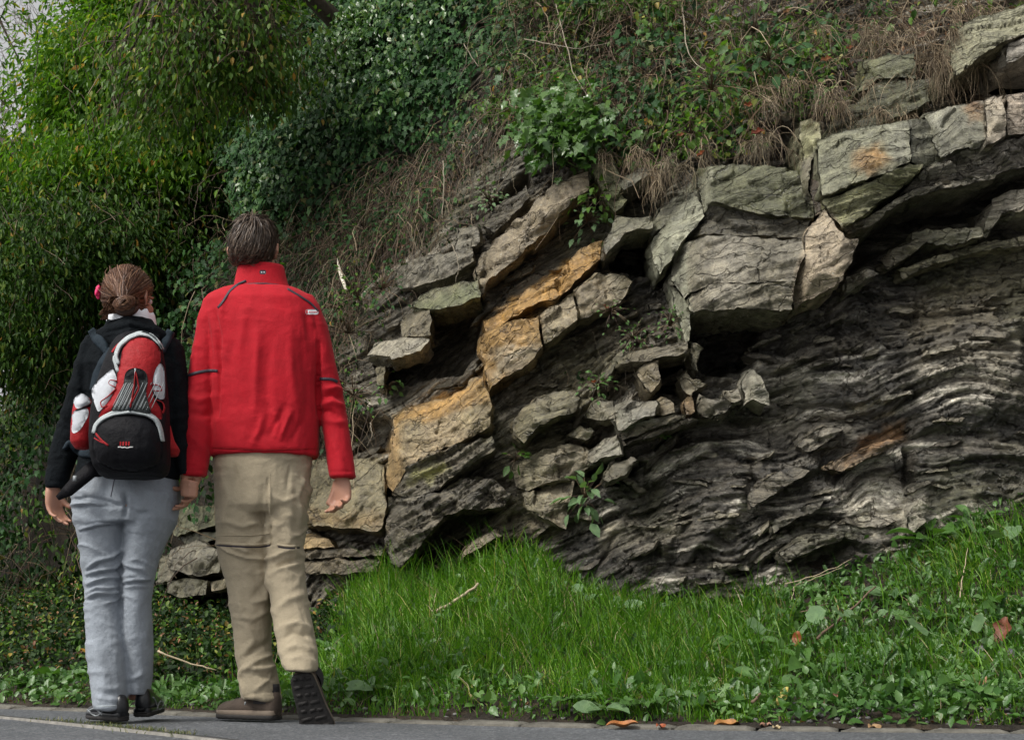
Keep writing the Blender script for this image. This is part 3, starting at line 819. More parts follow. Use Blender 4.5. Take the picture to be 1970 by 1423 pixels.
def make_block(poly, col, inner, back, rough, lam, name, idx):
    rs = np.random.default_rng(100 + idx)
    P0 = np.array(poly, float); n0 = len(P0)
    allp = np.array(list(poly) + list(inner), float)
    # coarse facets carry how far each corner stands out
    res = delaunay_2d_cdt([Vector((p[0], -p[1])) for p in allp], [], [list(range(n0))], 1, 1e-4)
    cv, cf, orig = res[0], res[2], res[3]
    cpro = np.array([allp[o[0]][2] if o else .2 for o in orig])
    cxy = np.array([(v.x, -v.y) for v in cv])
    # outline with small chips
    out = []
    for i in range(n0):
        a, b = P0[i], P0[(i + 1) % n0]
        L = math.hypot(b[0] - a[0], b[1] - a[1]); k = max(1, int(L / 7))
        nrm = np.array([b[1] - a[1], a[0] - b[0]]) / (L + 1e-6)
        ph = rs.uniform(0, 100)
        for q in range(k):
            t = q / k
            j = 0 if q == 0 else (fbm(np.array([ph + t * L / 16]), np.array([0.5]), idx, 3)[0] - .5) * 11 * min(1, 4 * min(t, 1 - t) + .3)
            out.append((a[0] + (b[0] - a[0]) * t + nrm[0] * j, a[1] + (b[1] - a[1]) * t + nrm[1] * j))
    out = np.array(out); no = len(out)
    x0, y0 = out.min(0); x1, y1 = out.max(0)
    area = (x1 - x0) * (y1 - y0)
    st = 4.2 if area < 60000 else 5.0
    GX, GY = np.meshgrid(np.arange(x0, x1, st), np.arange(y0, y1, st * .9))
    GX = GX + (np.arange(GX.shape[0]) % 2)[:, None] * st * .5
    q = np.stack([GX.ravel(), GY.ravel()], 1) + rs.uniform(-1, 1, (GX.size, 2)) * st * .22
    ok = inside(q[:, 0], q[:, 1], out) & (edge_dist(q[:, 0], q[:, 1], out) > st * .55)
    q = q[ok]
    pts2 = np.concatenate([out, q])
    r2 = delaunay_2d_cdt([Vector((a, -b)) for a, b in pts2], [], [list(range(no))], 1, 1e-5)
    V2 = np.array([(v.x, -v.y) for v in r2[0]])
    F2 = np.array([f for f in r2[2] if len(f) == 3])
    # boundary order in the new vertex list
    omap = {}
    for k, o in enumerate(r2[3]):
        for s in o: omap[s] = k
    rim = [omap[i] for i in range(no) if i in omap]
    # barycentric protrusion from the facets
    pro = np.full(len(V2), np.nan)
    for f in cf:
        A_, B_, C_ = cxy[f[0]], cxy[f[1]], cxy[f[2]]
        det = (B_[1] - C_[1]) * (A_[0] - C_[0]) + (C_[0] - B_[0]) * (A_[1] - C_[1])
        if abs(det) < 1e-9: continue
        l1 = ((B_[1] - C_[1]) * (V2[:, 0] - C_[0]) + (C_[0] - B_[0]) * (V2[:, 1] - C_[1])) / det
        l2 = ((C_[1] - A_[1]) * (V2[:, 0] - C_[0]) + (A_[0] - C_[0]) * (V2[:, 1] - C_[1])) / det
        l3 = 1 - l1 - l2
        m = (l1 > -.001) & (l2 > -.001) & (l3 > -.001)
        pro[m] = (l1 * cpro[f[0]] + l2 * cpro[f[1]] + l3 * cpro[f[2]])[m]
    bad = np.isnan(pro)
    if bad.any():
        g = np.where(~bad)[0]
        for i in np.where(bad)[0]:
            pro[i] = pro[g[np.argmin(np.hypot(*(V2[g] - V2[i]).T))]]
    P = on_wall(V2[:, 0], V2[:, 1], pro)
    al, s = bedding(P[:, 0], P[:, 2])
    d = .005 * rough * (fbm(P[:, 0] * 14 + idx, P[:, 2] * 14, 3, 4) - .5) * 2 + .006 * rough * (fbm(P[:, 0] * 5 + idx, P[:, 2] * 5, 4, 3) - .5) * 2
    d += .004 * rough * (fbm(P[:, 0] * 50 + idx, P[:, 2] * 50, 6, 2) - .5) * 2
    # broken faces: tilted planes meeting in sharp ridges
    for sc_, am_ in ((.17, .024), (.06, .004)):
        h_, t1_, t2_, e_, du_, dv_ = cells(al / sc_ + .5 * fbm(P[:, 0] * 9, P[:, 2] * 9, idx, 2), s / (sc_ * .55) + idx * .37 + .5 * fbm(P[:, 0] * 9 + 3, P[:, 2] * 9, idx, 2), idx)
        d += am_ * rough * ((h_ - .5) * .7 + (t1_ - .5) * du_ * 2.2 + (t2_ - .5) * dv_ * 2.2) - .004 * rough * np.clip(1 - e_ / .10, 0, 1) ** 2
    # flat conchoidal chips: quantised relief
    ch = fbm(P[:, 0] * 7 + idx * 3, P[:, 2] * 7, 7, 2)
    d += .010 * rough * (np.floor(ch * 9) / 9 - .5)
    for th, am in ((.03, .006), (.012, .0045)):
        qq = s / th + fbm(al * 3, s * 5, 8 + idx, 2)
        L = np.floor(qq)
        d += am * lam * (hash2(L, np.floor(al * 4 + 7 * hash1(L, 5)), idx) - .5) * 2
    ed = edge_dist(V2[:, 0], V2[:, 1], out)
    d -= .006 * np.exp(-ed / 1.5)
    P[:, 1] -= d
    # sides running back into the hill, wandering from bed to bed
    rows = 7
    rimP = P[rim]
    nr = len(rim)
    ctr = rimP.mean(0)
    V = [P]; F = [F2]
    prev = np.array(rim); base = len(P)
    for k in range(1, rows + 1):
        t = k / rows
        Pk = rimP.copy()
        Pk[:, 1] += back * t ** 1.3
        w = .028 * (fbm(np.arange(nr) / 3.0 + 50, np.full(nr, k * 1.7), idx + 60, 2) - .5) * 2
        dirv = (rimP - ctr)[:, [0, 2]]; dirv /= np.linalg.norm(dirv, axis=1)[:, None] + 1e-6
        Pk[:, 0] += dirv[:, 0] * w; Pk[:, 2] += dirv[:, 1] * w
        V.append(Pk)
        cur = base + np.arange(nr); base += nr
        F.append(np.stack([prev, cur, np.roll(cur, -1)], 1))
        F.append(np.stack([prev, np.roll(cur, -1), np.roll(prev, -1)], 1))
        prev = cur
    V = np.concatenate(V); F = np.concatenate(F)
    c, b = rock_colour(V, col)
    me = mesh_np(name, V, F, c, b, min(1, .16 + .28 * lam) if lam > 1 else .22)
    return link(name, me, ROCK, cliff)


for i_, B in enumerate(BLOCKS):
    make_block(*B, i_)

# splinters: small broken slabs lying along the bedding all over the face
_rs = np.random.default_rng(77)
n_spl = 0
_polys = [B[0] for B in BLOCKS]
while n_spl < 150:
    q = _rs.random()
    if q < .45: px, py = _rs.uniform(600, 1480), _rs.uniform(380, 1100)
    else: px, py = _rs.uniform(1080, 1990), _rs.uniform(560, 1130)
    if py < 700 - .5 * (px - 600) and px < 1000: continue
    if py > 1000 and px < 740: continue
    a1 = np.array([px]); a2 = np.array([py])
    if any(inside(a1, a2, pl)[0] for pl in _polys): continue
    c0 = on_wall(px, py, .05)
    al0, s0 = bedding(np.array([c0[0]]), np.array([c0[2]]))
    c1 = bedding(np.array([c0[0] + .02]), np.array([c0[2]])); c2 = bedding(np.array([c0[0]]), np.array([c0[2] + .02]))
    gxy = np.array([c1[1][0] - s0[0], c2[1][0] - s0[0]]); gxy /= np.linalg.norm(gxy) + 1e-9      # across the beds
    tx_, ty_ = gxy[1], gxy[0]                      # along, in picture x right / y down
    if tx_ < 0: tx_, ty_ = -tx_, -ty_
    L = _rs.uniform(16, 62) * (1 if _rs.random() < .85 else 1.6); L *= 1.15; H = L * _rs.uniform(.10, .26)
    ang = _rs.normal() * .22
    ca, sa = math.cos(ang), math.sin(ang); tx_, ty_ = tx_ * ca - ty_ * sa, tx_ * sa + ty_ * ca
    nx2_, ny2_ = -ty_, tx_
    rel = float(np.clip(cliff_relief(np.array([c0[0]]), np.array([c0[2]]))[0], -.15, .22))
    k_ = _rs.uniform(-.2, .2); sh = [(-.5, _rs.uniform(.0, .5)), (-.42 + k_, -.5), (.30 + k_, _rs.uniform(-.6, -.4)), (.5, _rs.uniform(-.5, .0)), (.34 - k_, .5)]
    out_p = _rs.uniform(.012, .04)
    pl = [(px + tx_ * u * L + nx2_ * v * H, py + ty_ * u * L + ny2_ * v * H, rel + out_p + .02 * (v > 0) + _rs.uniform(-.006, .006)) for u, v in sh]
    base = np.array([(.15, .14, .12), (.21, .20, .17), (.115, .105, .09), (.25, .235, .195), (.30, .29, .265)][_rs.choice(5, p=[.3, .25, .25, .12, .08])])
    make_block(pl, tuple(base), [], .14, 1.3, 1.8, 'rock_splinter', 300 + n_spl)
    n_spl += 1
# ------------------------------------------------------------------ road, kerb, bank, soil
EDGE_PX = [(-260, 1348), (0, 1360), (180, 1366), (300, 1371), (500, 1379), (750, 1387), (1000, 1394), (1300, 1400), (1650, 1404), (1970, 1407), (2250, 1409)]
EDGE = [on_ground(*p) for p in EDGE_PX]
EDGE = [(-30, 26), (-14, 15.5), (-7, 10.2)] + EDGE + [(6, 4.1), (14, 3.2)]
_ed = (np.array([e[0] for e in EDGE]), np.array([e[1] for e in EDGE]))


def edge_y(x):
    return np.interp(x, *_ed)


# height of the bank against the rock, from the line where grass meets stone
TOE_PX = [(560, 1215), (600, 1195), (660, 1140), (740, 1100), (830, 1098), (900, 1075), (960, 1040), (1040, 1040), (1080, 1095), (1180, 1130), (1280, 1155), (1400, 1165), (1500, 1130), (1600, 1105), (1700, 1070), (1800, 1010), (1900, 985), (1970, 975), (2150, 960)]
_toe = on_wall(np.array([p[0] for p in TOE_PX]), np.array([p[1] + 18 for p in TOE_PX]), .05)
TOE = (np.concatenate([[-30, -4.5, -3.0, -2.0], _toe[:, 0], [8]]), np.concatenate([[1.0, .75, .62, .5], _toe[:, 2], [.95]]))
o_ = np.argsort(TOE[0]); TOE = (TOE[0][o_], TOE[1][o_])


def bank_z(x, y):
    e = edge_y(x) + .02
    zt = np.interp(x, *TOE)
    w = W(x, zt)
    t = np.clip((y - e) / np.maximum(w - e, .2), 0, 1.25)
    z = zt * (.10 * np.clip(t / .06, 0, 1) + .34 * t + .56 * t ** 1.7) + np.maximum(t - 1, 0) * 1.6
    n = (fbm(x * 2.2, y * 2.2, 71, 4) - .5) * .22 * np.clip(t * 5, 0, 1) * (1.1 - .6 * np.clip(t, 0, 1))
    return z + n + (fbm(x * 14, y * 14, 72, 3) - .5) * .035 * np.clip(t * 20, 0, 1)


def m_asphalt():
    t = NT('asphalt'); co = t.coord()
    v = t.n('TexVoronoi'); v.inputs['Scale'].default_value = 130; t.l(co, v.inputs['Vector'])
    c = t.ramp(v.outputs['Color'], [(0, (.045, .050, .056)), (.55, (.090, .098, .108)), (.9, (.19, .195, .20)), (1, (.34, .34, .34))])
    c = t.mul(c, t.ramp(t.noise(co, 1.6, 5, .6), [(.3, (.78, .78, .78)), (.7, (1.18, 1.18, 1.2))]))
    c = t.mul(c, t.ramp(t.noise(co, 30, 4, .7), [(.3, (.7, .7, .7)), (.7, (1.25, 1.25, 1.25))]))
    t.l(c, t.b.inputs['Base Color']); t.b.inputs['Roughness'].default_value = .8
    n1 = t.bump(v.outputs['Distance'], .8, .004)
    t.l(t.bump(t.noise(co, 60, 4, .7), .6, .006, n1), t.b.inputs['Normal'])
    return t.m


def m_soil():
    t = NT('soil'); co = t.coord()
    c = t.ramp(t.noise(co, 7, 7, .7), [(.28, (.010, .008, .005)), (.5, (.028, .021, .013)), (.72, (.065, .047, .028))])
    v = t.n('TexVoronoi'); v.inputs['Scale'].default_value = 38; t.l(co, v.inputs['Vector'])
    c = t.mul(c, t.ramp(v.outputs['Color'], [(0, (.6, .55, .5)), (.8, (1.1, 1.05, 1)), (1, (1.9, 1.6, 1.2))]))
    t.l(c, t.b.inputs['Base Color']); t.b.inputs['Roughness'].default_value = .95
    n1 = t.bump(t.noise(co, 40, 5, .7), 1, .02)
    t.l(t.bump(v.outputs['Distance'], .8, .015, n1), t.b.inputs['Normal'])
    return t.m


ASPH, SOIL = m_asphalt(), m_soil()
# the wide ground reaching the horizon, below everything else
gme = mesh_np('ground', np.array([[-200, -60, -.06], [200, -60, -.06], [200, 300, -.06], [-200, 300, -.06]]), np.array([[0, 1, 2, 3]]))
tag(link('ground', gme, SOIL), kind='structure')
# road: from the near side up to the kerb
xs = np.concatenate([np.linspace(-30, -3, 28), np.linspace(-2.9, 3, 120), np.linspace(3.2, 14, 20)])
rows = []
for f in np.concatenate([np.linspace(0, .8, 12), np.linspace(.82, 1, 14)]):
    y = -6 + (edge_y(xs) - .10 + 6) * f
    rows.append(np.stack([xs, y, (fbm(xs * 1.5, y * 1.5, 5, 3) - .5) * .008 * (f < 1)], 1))
Vr = np.concatenate(rows)
tag(link('road', mesh_np('road', Vr, grid_faces(len(rows), len(xs))), ASPH, smooth=True), kind='structure')
bpy.data.objects['road'].data.flip_normals()
# pale joint strip across the near lane
jp = [on_ground(-300, 1349), on_ground(0, 1382), on_ground(200, 1402), on_ground(380, 1423), on_ground(600, 1450)]
jt = np.linspace(0, len(jp) - 1, 60)
jx = np.interp(jt, range(len(jp)), [p[0] for p in jp]); jy = np.interp(jt, range(len(jp)), [p[1] for p in jp])
tx, ty = np.gradient(jx), np.gradient(jy); L_ = np.hypot(tx, ty); nx_, ny_ = -ty / L_, tx / L_
STRIP = m_simple('pale_concrete', (.20, .19, .17), .85, 60, .8, .004, .5)
TAR = m_simple('tar', (.03, .03, .03), .6, 60, .4, .003)
for nm, o0, o1, h, mt in (('road_joint', -.006, .016, .009, STRIP), ('tar_seam', .024, .040, .009, TAR)):
    w1 = o0 + .003 * (fbm(jt * 3, jt * 0, 4, 2) - .5); w2 = o1 + .004 * (fbm(jt * 3, jt * 0 + 5, 4, 2) - .5)
    a = np.stack([jx + nx_ * w1, jy + ny_ * w1, jx * 0 - .01], 1); b = a.copy(); b[:, 2] = h
    d = np.stack([jx + nx_ * w2, jy + ny_ * w2, jx * 0 + h], 1); e = d.copy(); e[:, 2] = -.01
    V = np.concatenate([a, b, d, e]); m = link(nm, mesh_np(nm, V, grid_faces(4, 60)), mt)
    tag(m, kind='structure')
# kerb stones set flush along the verge
kerb = empty('kerb', (0, 0, 0), kind='structure')
tag(kerb, 'flush row of worn pale kerb stones between road and verge')
KM = m_simple('kerb_stone', (.12, .113, .095), .9, 70, 1, .008, .6, vscale=14)
kx = -3.2; kprot = None
while kx < 3.4:
    y0, y1 = edge_y(kx), edge_y(kx + .245)
    ang = math.atan2(y1 - y0, .245)
    if kprot is None:
        nu, nv = 9, 6
        u, v = np.meshgrid(np.linspace(-.12, .12, nu), np.linspace(-.058, .058, nv), indexing='ij')
        u = u.ravel(); v = v.ravel()
        edge = np.minimum(.12 - abs(u), .058 - abs(v))
        top = np.stack([u, v, .012 - .008 * np.exp(-edge / .008) + .004 * (fbm(u * 30, v * 30, 8, 3) - .5)], 1)
        rim = [i for i in range(nu * nv) if abs(abs(u[i]) - .12) < 1e-6 or abs(abs(v[i]) - .058) < 1e-6]
        rim.sort(key=lambda i: math.atan2(v[i], u[i]))
        low = top[rim].copy(); low[:, 2] = -.05
        n = len(rim); cur = nu * nv + np.arange(n); rr = np.array(rim)
        kprot = mesh_np('kerb_stone', np.concatenate([top, low]), [grid_faces(nu, nv), np.stack([rr, cur, np.roll(cur, -1), np.roll(rr, -1)], 1)])
        kprot.materials.append(KM)
    o = bpy.data.objects.new('kerb_stone', kprot); COL.objects.link(o); o.parent = kerb
    o.location = (kx + .12, (y0 + y1) / 2 - .045, R.uniform(-.004, .003))
    o.rotation_euler = (R.uniform(-.02, .02), R.uniform(-.015, .015), ang + R.uniform(-.02, .02))
    kx += .25 * math.cos(ang)
# bank
bxs = np.concatenate([np.linspace(-30, -5, 60), np.linspace(-4.95, 3.2, 420), np.linspace(3.3, 9, 40)])
NB = 150
tt = np.linspace(0, 1, NB)
BV = []
for x in bxs:
    e = edge_y(x) + .006; w = float(W(x, np.interp(x, *TOE))) + .35
    y = e + (w - e) * tt
    BV.append(np.stack([np.full(NB, x), y, bank_z(np.full(NB, x), y)], 1))
BV = np.concatenate(BV)
for k_ in range(3): BV[k_::NB, 1] -= (.075 * np.clip(fbm(bxs * 3.1, bxs * 0, 55, 4) - .42, 0, 1) * 1.6 - .01) * (1 - k_ / 3)
BV[1::NB, 2] = np.maximum(BV[1::NB, 2], .019); BV[::NB, 2] = .004; BV[::NB, 1] -= .006
bank = link('grass_bank_soil', mesh_np('grass_bank_soil', BV, grid_faces(len(bxs), NB)), SOIL)
bank.data.flip_normals()
tag(bank, kind='structure')
# hillside behind the plants (its own skin, cut off at a rounded top further left)
hx = np.concatenate([np.linspace(-22, -5.2, 60), np.linspace(-5, -1.0, 150), np.linspace(-.97, 9, 120)])
hs_ = np.linspace(0, 11, 200)
HX, HS = np.meshgrid(hx, hs_, indexing='ij'); HX, HS = HX.ravel(), HS.ravel()
ztop = np.interp(HX, [-22, -6, -3.2, -2, -1, 0, 9], [3.2, 3.2, 3.6, 4.6, 5.8, 7, 8])
HZ = np.minimum(HS, ztop) + .15 * np.maximum(HS - ztop, 0)
HY = W(HX, HZ) + np.maximum(HS - ztop, 0) * 1.3
HY -= (fbm(HX * 1.2, HS * 1.2, 81, 5) - .5) * .5 * np.clip(1 - np.clip((HX + 1.0) / .3, 0, 1) * (HS < 4.0), .0, 1)
inn = (HX > -1.6) & (HX < 3.4) & (HZ < 4.0)
HY = HY + np.where(inn, .55 * np.clip((4.0 - HZ) / .2, 0, 1) * np.clip((HX + 1.6) / .2, 0, 1), 0)     # stays behind the rock face
hill = link('hillside', mesh_np('hillside', np.stack([HX, HY, HZ], 1), grid_faces(len(hx), len(hs_))), SOIL)
hill.data.flip_normals()
tag(hill, kind='structure')


def hill_y(x, z):
    """outer skin of hillside or cliff"""
    x = np.asarray(x, float); z = np.asarray(z, float)
    y = W(x, z) - (fbm(x * 1.2, z * 1.2, 81, 5) - .5) * .5
    m = (x > -1.6) & (x < 3.4) & (z < 4.05)
    if m.any():
        y[m] = cliff_y(x[m], z[m])
    return y
# ------------------------------------------------------------------ people
SKIN = NT('skin'); SKIN.b.inputs['Base Color'].default_value = (.42, .215, .145, 1); SKIN.b.inputs['Roughness'].default_value = .5
SKIN.b.inputs['Subsurface Weight'].default_value = .12; SKIN.b.inputs['Subsurface Radius'].default_value = (.02, .008, .004)
SKIN.l(SKIN.bump(SKIN.noise(SKIN.coord(), 120, 3, .6), .25, .002), SKIN.b.inputs['Normal']); SKIN = SKIN.m
M_RED = m_cloth('red_softshell', (.42, .006, .016), .8, 620, .12, .12, .18)
M_REDLOW = m_cloth('red_pack_cloth', (.33, .008, .012), .6, 500, .1, .15, .4)
M_KHAKI = m_cloth('khaki_cotton', (.36, .305, .215), .9, 500, .15, .08, .3)
M_JEAN = m_cloth('pale_denim', (.275, .305, .345), .9, 700, .15, .13, .4)
M_BLACK = m_cloth('black_knit', (.006, .008, .010), .95, 420, .25, .25, .6)
M_SLATE = m_cloth('slate_webbing', (.022, .032, .042), .8, 600, .1, .2, .4)
M_PACKBLK = m_cloth('black_nylon', (.007, .007, .009), .6, 500, .1, .25, .4)
M_WHITE = m_cloth('white_pack_cloth', (.52, .54, .58), .65, 500, .1, .06, .3)
M_GREYW = m_cloth('pale_grey_binding', (.42, .46, .47), .75, 700, .1, .12, .4)
M_PIPE = m_simple('dark_piping', (.028, .022, .035), .6, 300, .3, .001)
M_SOLE = m_simple('sole_rubber', (.018, .016, .015), .75, 90, .8, .004, .3)
M_BOOT = m_simple('boot_suede', (.075, .055, .042), .9, 160, .6, .003, .3)
M_BOOTD = m_simple('boot_dark_cuff', (.022, .020, .022), .85, 160, .5, .003, .25)
M_BOOTP = m_simple('boot_pale_midsole', (.16, .125, .095), .8, 90, .5, .002, .25)
M_SHOE = m_simple('black_leather', (.008, .009, .011), .32, 90, .4, .002, .2)
M_SILVER = m_simple('silver_trim', (.25, .27, .28), .4)
M_PINK = m_simple('pink_petal', (.85, .03, .16), .6, 60, .5, .003, .15)
M_FROST = m_simple('white_shirt', (.78, .80, .84), .8, 200, .3, .002)
M_EYE = m_simple('eye', (.7, .7, .7), .2)
M_IRIS = m_simple('iris', (.06, .04, .03), .2)


def px_ring(py, xl, xr, Y, ry, n=28, pw=2.3, tilt=0.0, ymid=0.0):
    """horizontal ring that spans xl..xr in the picture at depth Y"""
    a = at(xl, py, Y); b = at(xr, py, Y)
    c = (a + b) / 2; rx = (b - a).length / 2
    th = np.arange(n) * 2 * math.pi / n
    ct, st = np.cos(th), np.sin(th)
    x = np.sign(ct) * abs(ct) ** (2 / pw) * rx; y = np.sign(st) * abs(st) ** (2 / pw) * ry
    return np.stack([c.x + x, c.y + y, c.z + tilt * x / max(rx, 1e-6) + ymid * y / max(ry, 1e-6)], 1)


def px_loft(B, rows, n=28, pw=2.3):
    """rows: (py, xl, xr, Y, ry[, tilt[, ymid]])"""
    # densify with smooth interpolation
    R_ = np.array([list(r) + [0] * (7 - len(r)) for r in rows], float)
    V, F = rings_mesh('', [px_ring(*r[:5], n=n, pw=pw, tilt=r[5], ymid=r[6]) for r in R_])
    B.add(V, F)


def fuse(B, voxel, smooth=3, dec=None):
    """weld everything in a Build into one skin"""
    me = B.mesh('tmp'); o = bpy.data.objects.new('tmp', me); COL.objects.link(o)
    m = o.modifiers.new('r', 'REMESH'); m.mode = 'VOXEL'; m.voxel_size = voxel
    if smooth:
        s_ = o.modifiers.new('s', 'SMOOTH'); s_.factor = .5; s_.iterations = smooth
    if dec:
        d = o.modifiers.new('d', 'DECIMATE'); d.ratio = dec
    dg = bpy.context.evaluated_depsgraph_get()
    out = bpy.data.meshes.new_from_object(o.evaluated_get(dg))
    bpy.data.objects.remove(o); bpy.data.meshes.remove(me)
    return out


def get_v(me):
    v = np.empty(len(me.vertices) * 3, np.float32); me.vertices.foreach_get('co', v); return v.reshape(-1, 3).astype(float)


def get_n(me):
    v = np.empty(len(me.vertices) * 3, np.float32); me.vertices.foreach_get('normal', v); return v.reshape(-1, 3).astype(float)


def set_v(me, V):
    me.vertices.foreach_set('co', V.astype(np.float32).ravel()); me.update()


def folds(me, segs, wob=.003, seed=0, ridge=0.0):
    """raise (or sink) creases: each seg = picture polyline, height in m, width in px"""
    V = get_v(me); N = get_n(me)
    px, py = proj(V)
    d = np.zeros(len(V))
    facing = np.clip(-N[:, 1] * 2 + .5, 0, 1)
    for pts, amp, w in segs:
        q = edge_dist(px, py, pts, closed=False)
        # taper at the two ends
        e = np.minimum(np.hypot(px - pts[0][0], py - pts[0][1]), np.hypot(px - pts[-1][0], py - pts[-1][1]))
        L = sum(math.hypot(pts[i + 1][0] - pts[i][0], pts[i + 1][1] - pts[i][1]) for i in range(len(pts) - 1))
        w = w * .8
        f = np.exp(-(q / w) ** 2)
        d += 1.15 * amp * f * np.clip(.35 + e / (L * .3 + 1), 0, 1) * facing
    d += wob * (fbm(V[:, 0] * 9 + V[:, 1] * 7, V[:, 2] * 5, seed, 4) - .5) * 2
    d += wob * .5 * (fbm(V[:, 0] * 28 + V[:, 1] * 22, V[:, 2] * 14, seed + 3, 3) - .5) * 2
    if ridge > 0:       # many small sharp creases, slanting with the pull of the cloth
        for sgn, sc in ((1, 1.0), (-1, 1.4)):
            a_ = V[:, 0] * .8 + V[:, 1] * .6
            n_ = fbm((a_ * 4 + sgn * V[:, 2] * 2.2) * sc + .7 * fbm(a_ * 6, V[:, 2] * 6, seed + 8, 2), (V[:, 2] * 11 - sgn * a_ * 5) * sc, seed + 5 + sgn, 3)
            m_ = np.clip((fbm(a_ * 5, V[:, 2] * 4, seed + 20 + sgn, 2) - .42) * 5, 0, 1)
            d += ridge * m_ * (np.clip(1 - abs(2 * n_ - 1) * 3.2, 0, 1) ** 1.5 - .35)
    set_v(me, V + N * d[:, None])
    return me


def bvh_of(me):
    V = get_v(me)
    F = [tuple(p.vertices) for p in me.polygons]
    return BVHTree.FromPolygons([Vector(v) for v in V], F)


def hit_px(bvh, px, py, near=1.0):
    """nearest surface seen at picture point"""
    a, b, c = ray(px, py)
    d = Vector((a, b, c)).normalized()
    h = bvh.ray_cast(Vector((0, 0, CAMH)), d)
    return (h[0], h[1], d) if h[0] is not None else (None, None, d)


def ribbon(name, bvh, pts, w, mat, parent, th=.003, step=4, lift=.0, n=7, fallback=None):
    """narrow band laid over a surface along a picture polyline; w in px"""
    P = []; last = fallback
    xs = np.array([p[0] for p in pts], float); ys = np.array([p[1] for p in pts], float)
    s = np.concatenate([[0], np.cumsum(np.hypot(np.diff(xs), np.diff(ys)))])
    k = max(3, int(s[-1] / step))
    q = np.linspace(0, s[-1], k)
    X, Y = np.interp(q, s, xs), np.interp(q, s, ys)
    if len(pts) > 2:
        for _ in range(2):
            X[1:-1] = (X[:-2] + 2 * X[1:-1] + X[2:]) / 4; Y[1:-1] = (Y[:-2] + 2 * Y[1:-1] + Y[2:]) / 4
    tx, ty = np.gradient(X), np.gradient(Y); L = np.hypot(tx, ty) + 1e-9
    nx, ny = -ty / L, tx / L
    ww = np.interp(q, np.linspace(0, s[-1], len(w)), w) if isinstance(w, (list, tuple)) else np.full(k, w)
    depth = np.full((k, n), np.nan)
    for i in range(k):
        for j in range(n):
            o = (j / (n - 1) - .5) * ww[i]
            h, nn, d = hit_px(bvh, X[i] + nx[i] * o, Y[i] + ny[i] * o)
            if h is not None: depth[i, j] = h.y
    m = np.nanmedian(depth) if np.isfinite(depth).any() else (fallback if fallback is not None else 5.15)
    depth = np.where(np.isfinite(depth), depth, np.nan)
    rowm = np.array([np.nanmean(r) if np.isfinite(r).any() else np.nan for r in depth])
    g = np.isfinite(rowm)
    rowm = np.interp(np.arange(k), np.where(g)[0], rowm[g]) if g.any() else np.full(k, m)
    depth = np.where(np.isfinite(depth) & (abs(depth - rowm[:, None]) < .05), depth, rowm[:, None])
    top = []; 
    for i in range(k):
        for j in range(n):
            o = (j / (n - 1) - .5) * ww[i]
            bulge = th * (1 - (2 * j / (n - 1) - 1) ** 4)
            p = at(X[i] + nx[i] * o, Y[i] + ny[i] * o, depth[i, j] - lift - bulge - .0008)
            top.append(p)
    top = np.array(top)
    low = top.copy(); low[:, 1] += th + lift + .004
    F = [grid_faces(k, n), grid_faces(k, n)[:, ::-1] + k * n]
    rim = [i * n for i in range(k)] + [(k - 1) * n + j for j in range(1, n)] + [i * n + n - 1 for i in range(k - 2, -1, -1)] + [j for j in range(n - 2, 0, -1)]
    rim = np.array(rim); nx2 = np.roll(rim, -1)
    F.append(np.stack([rim, rim + k * n, nx2 + k * n, nx2], 1))
    return link(name, mesh_np(name, np.concatenate([top, low]), F), mat, parent, True)


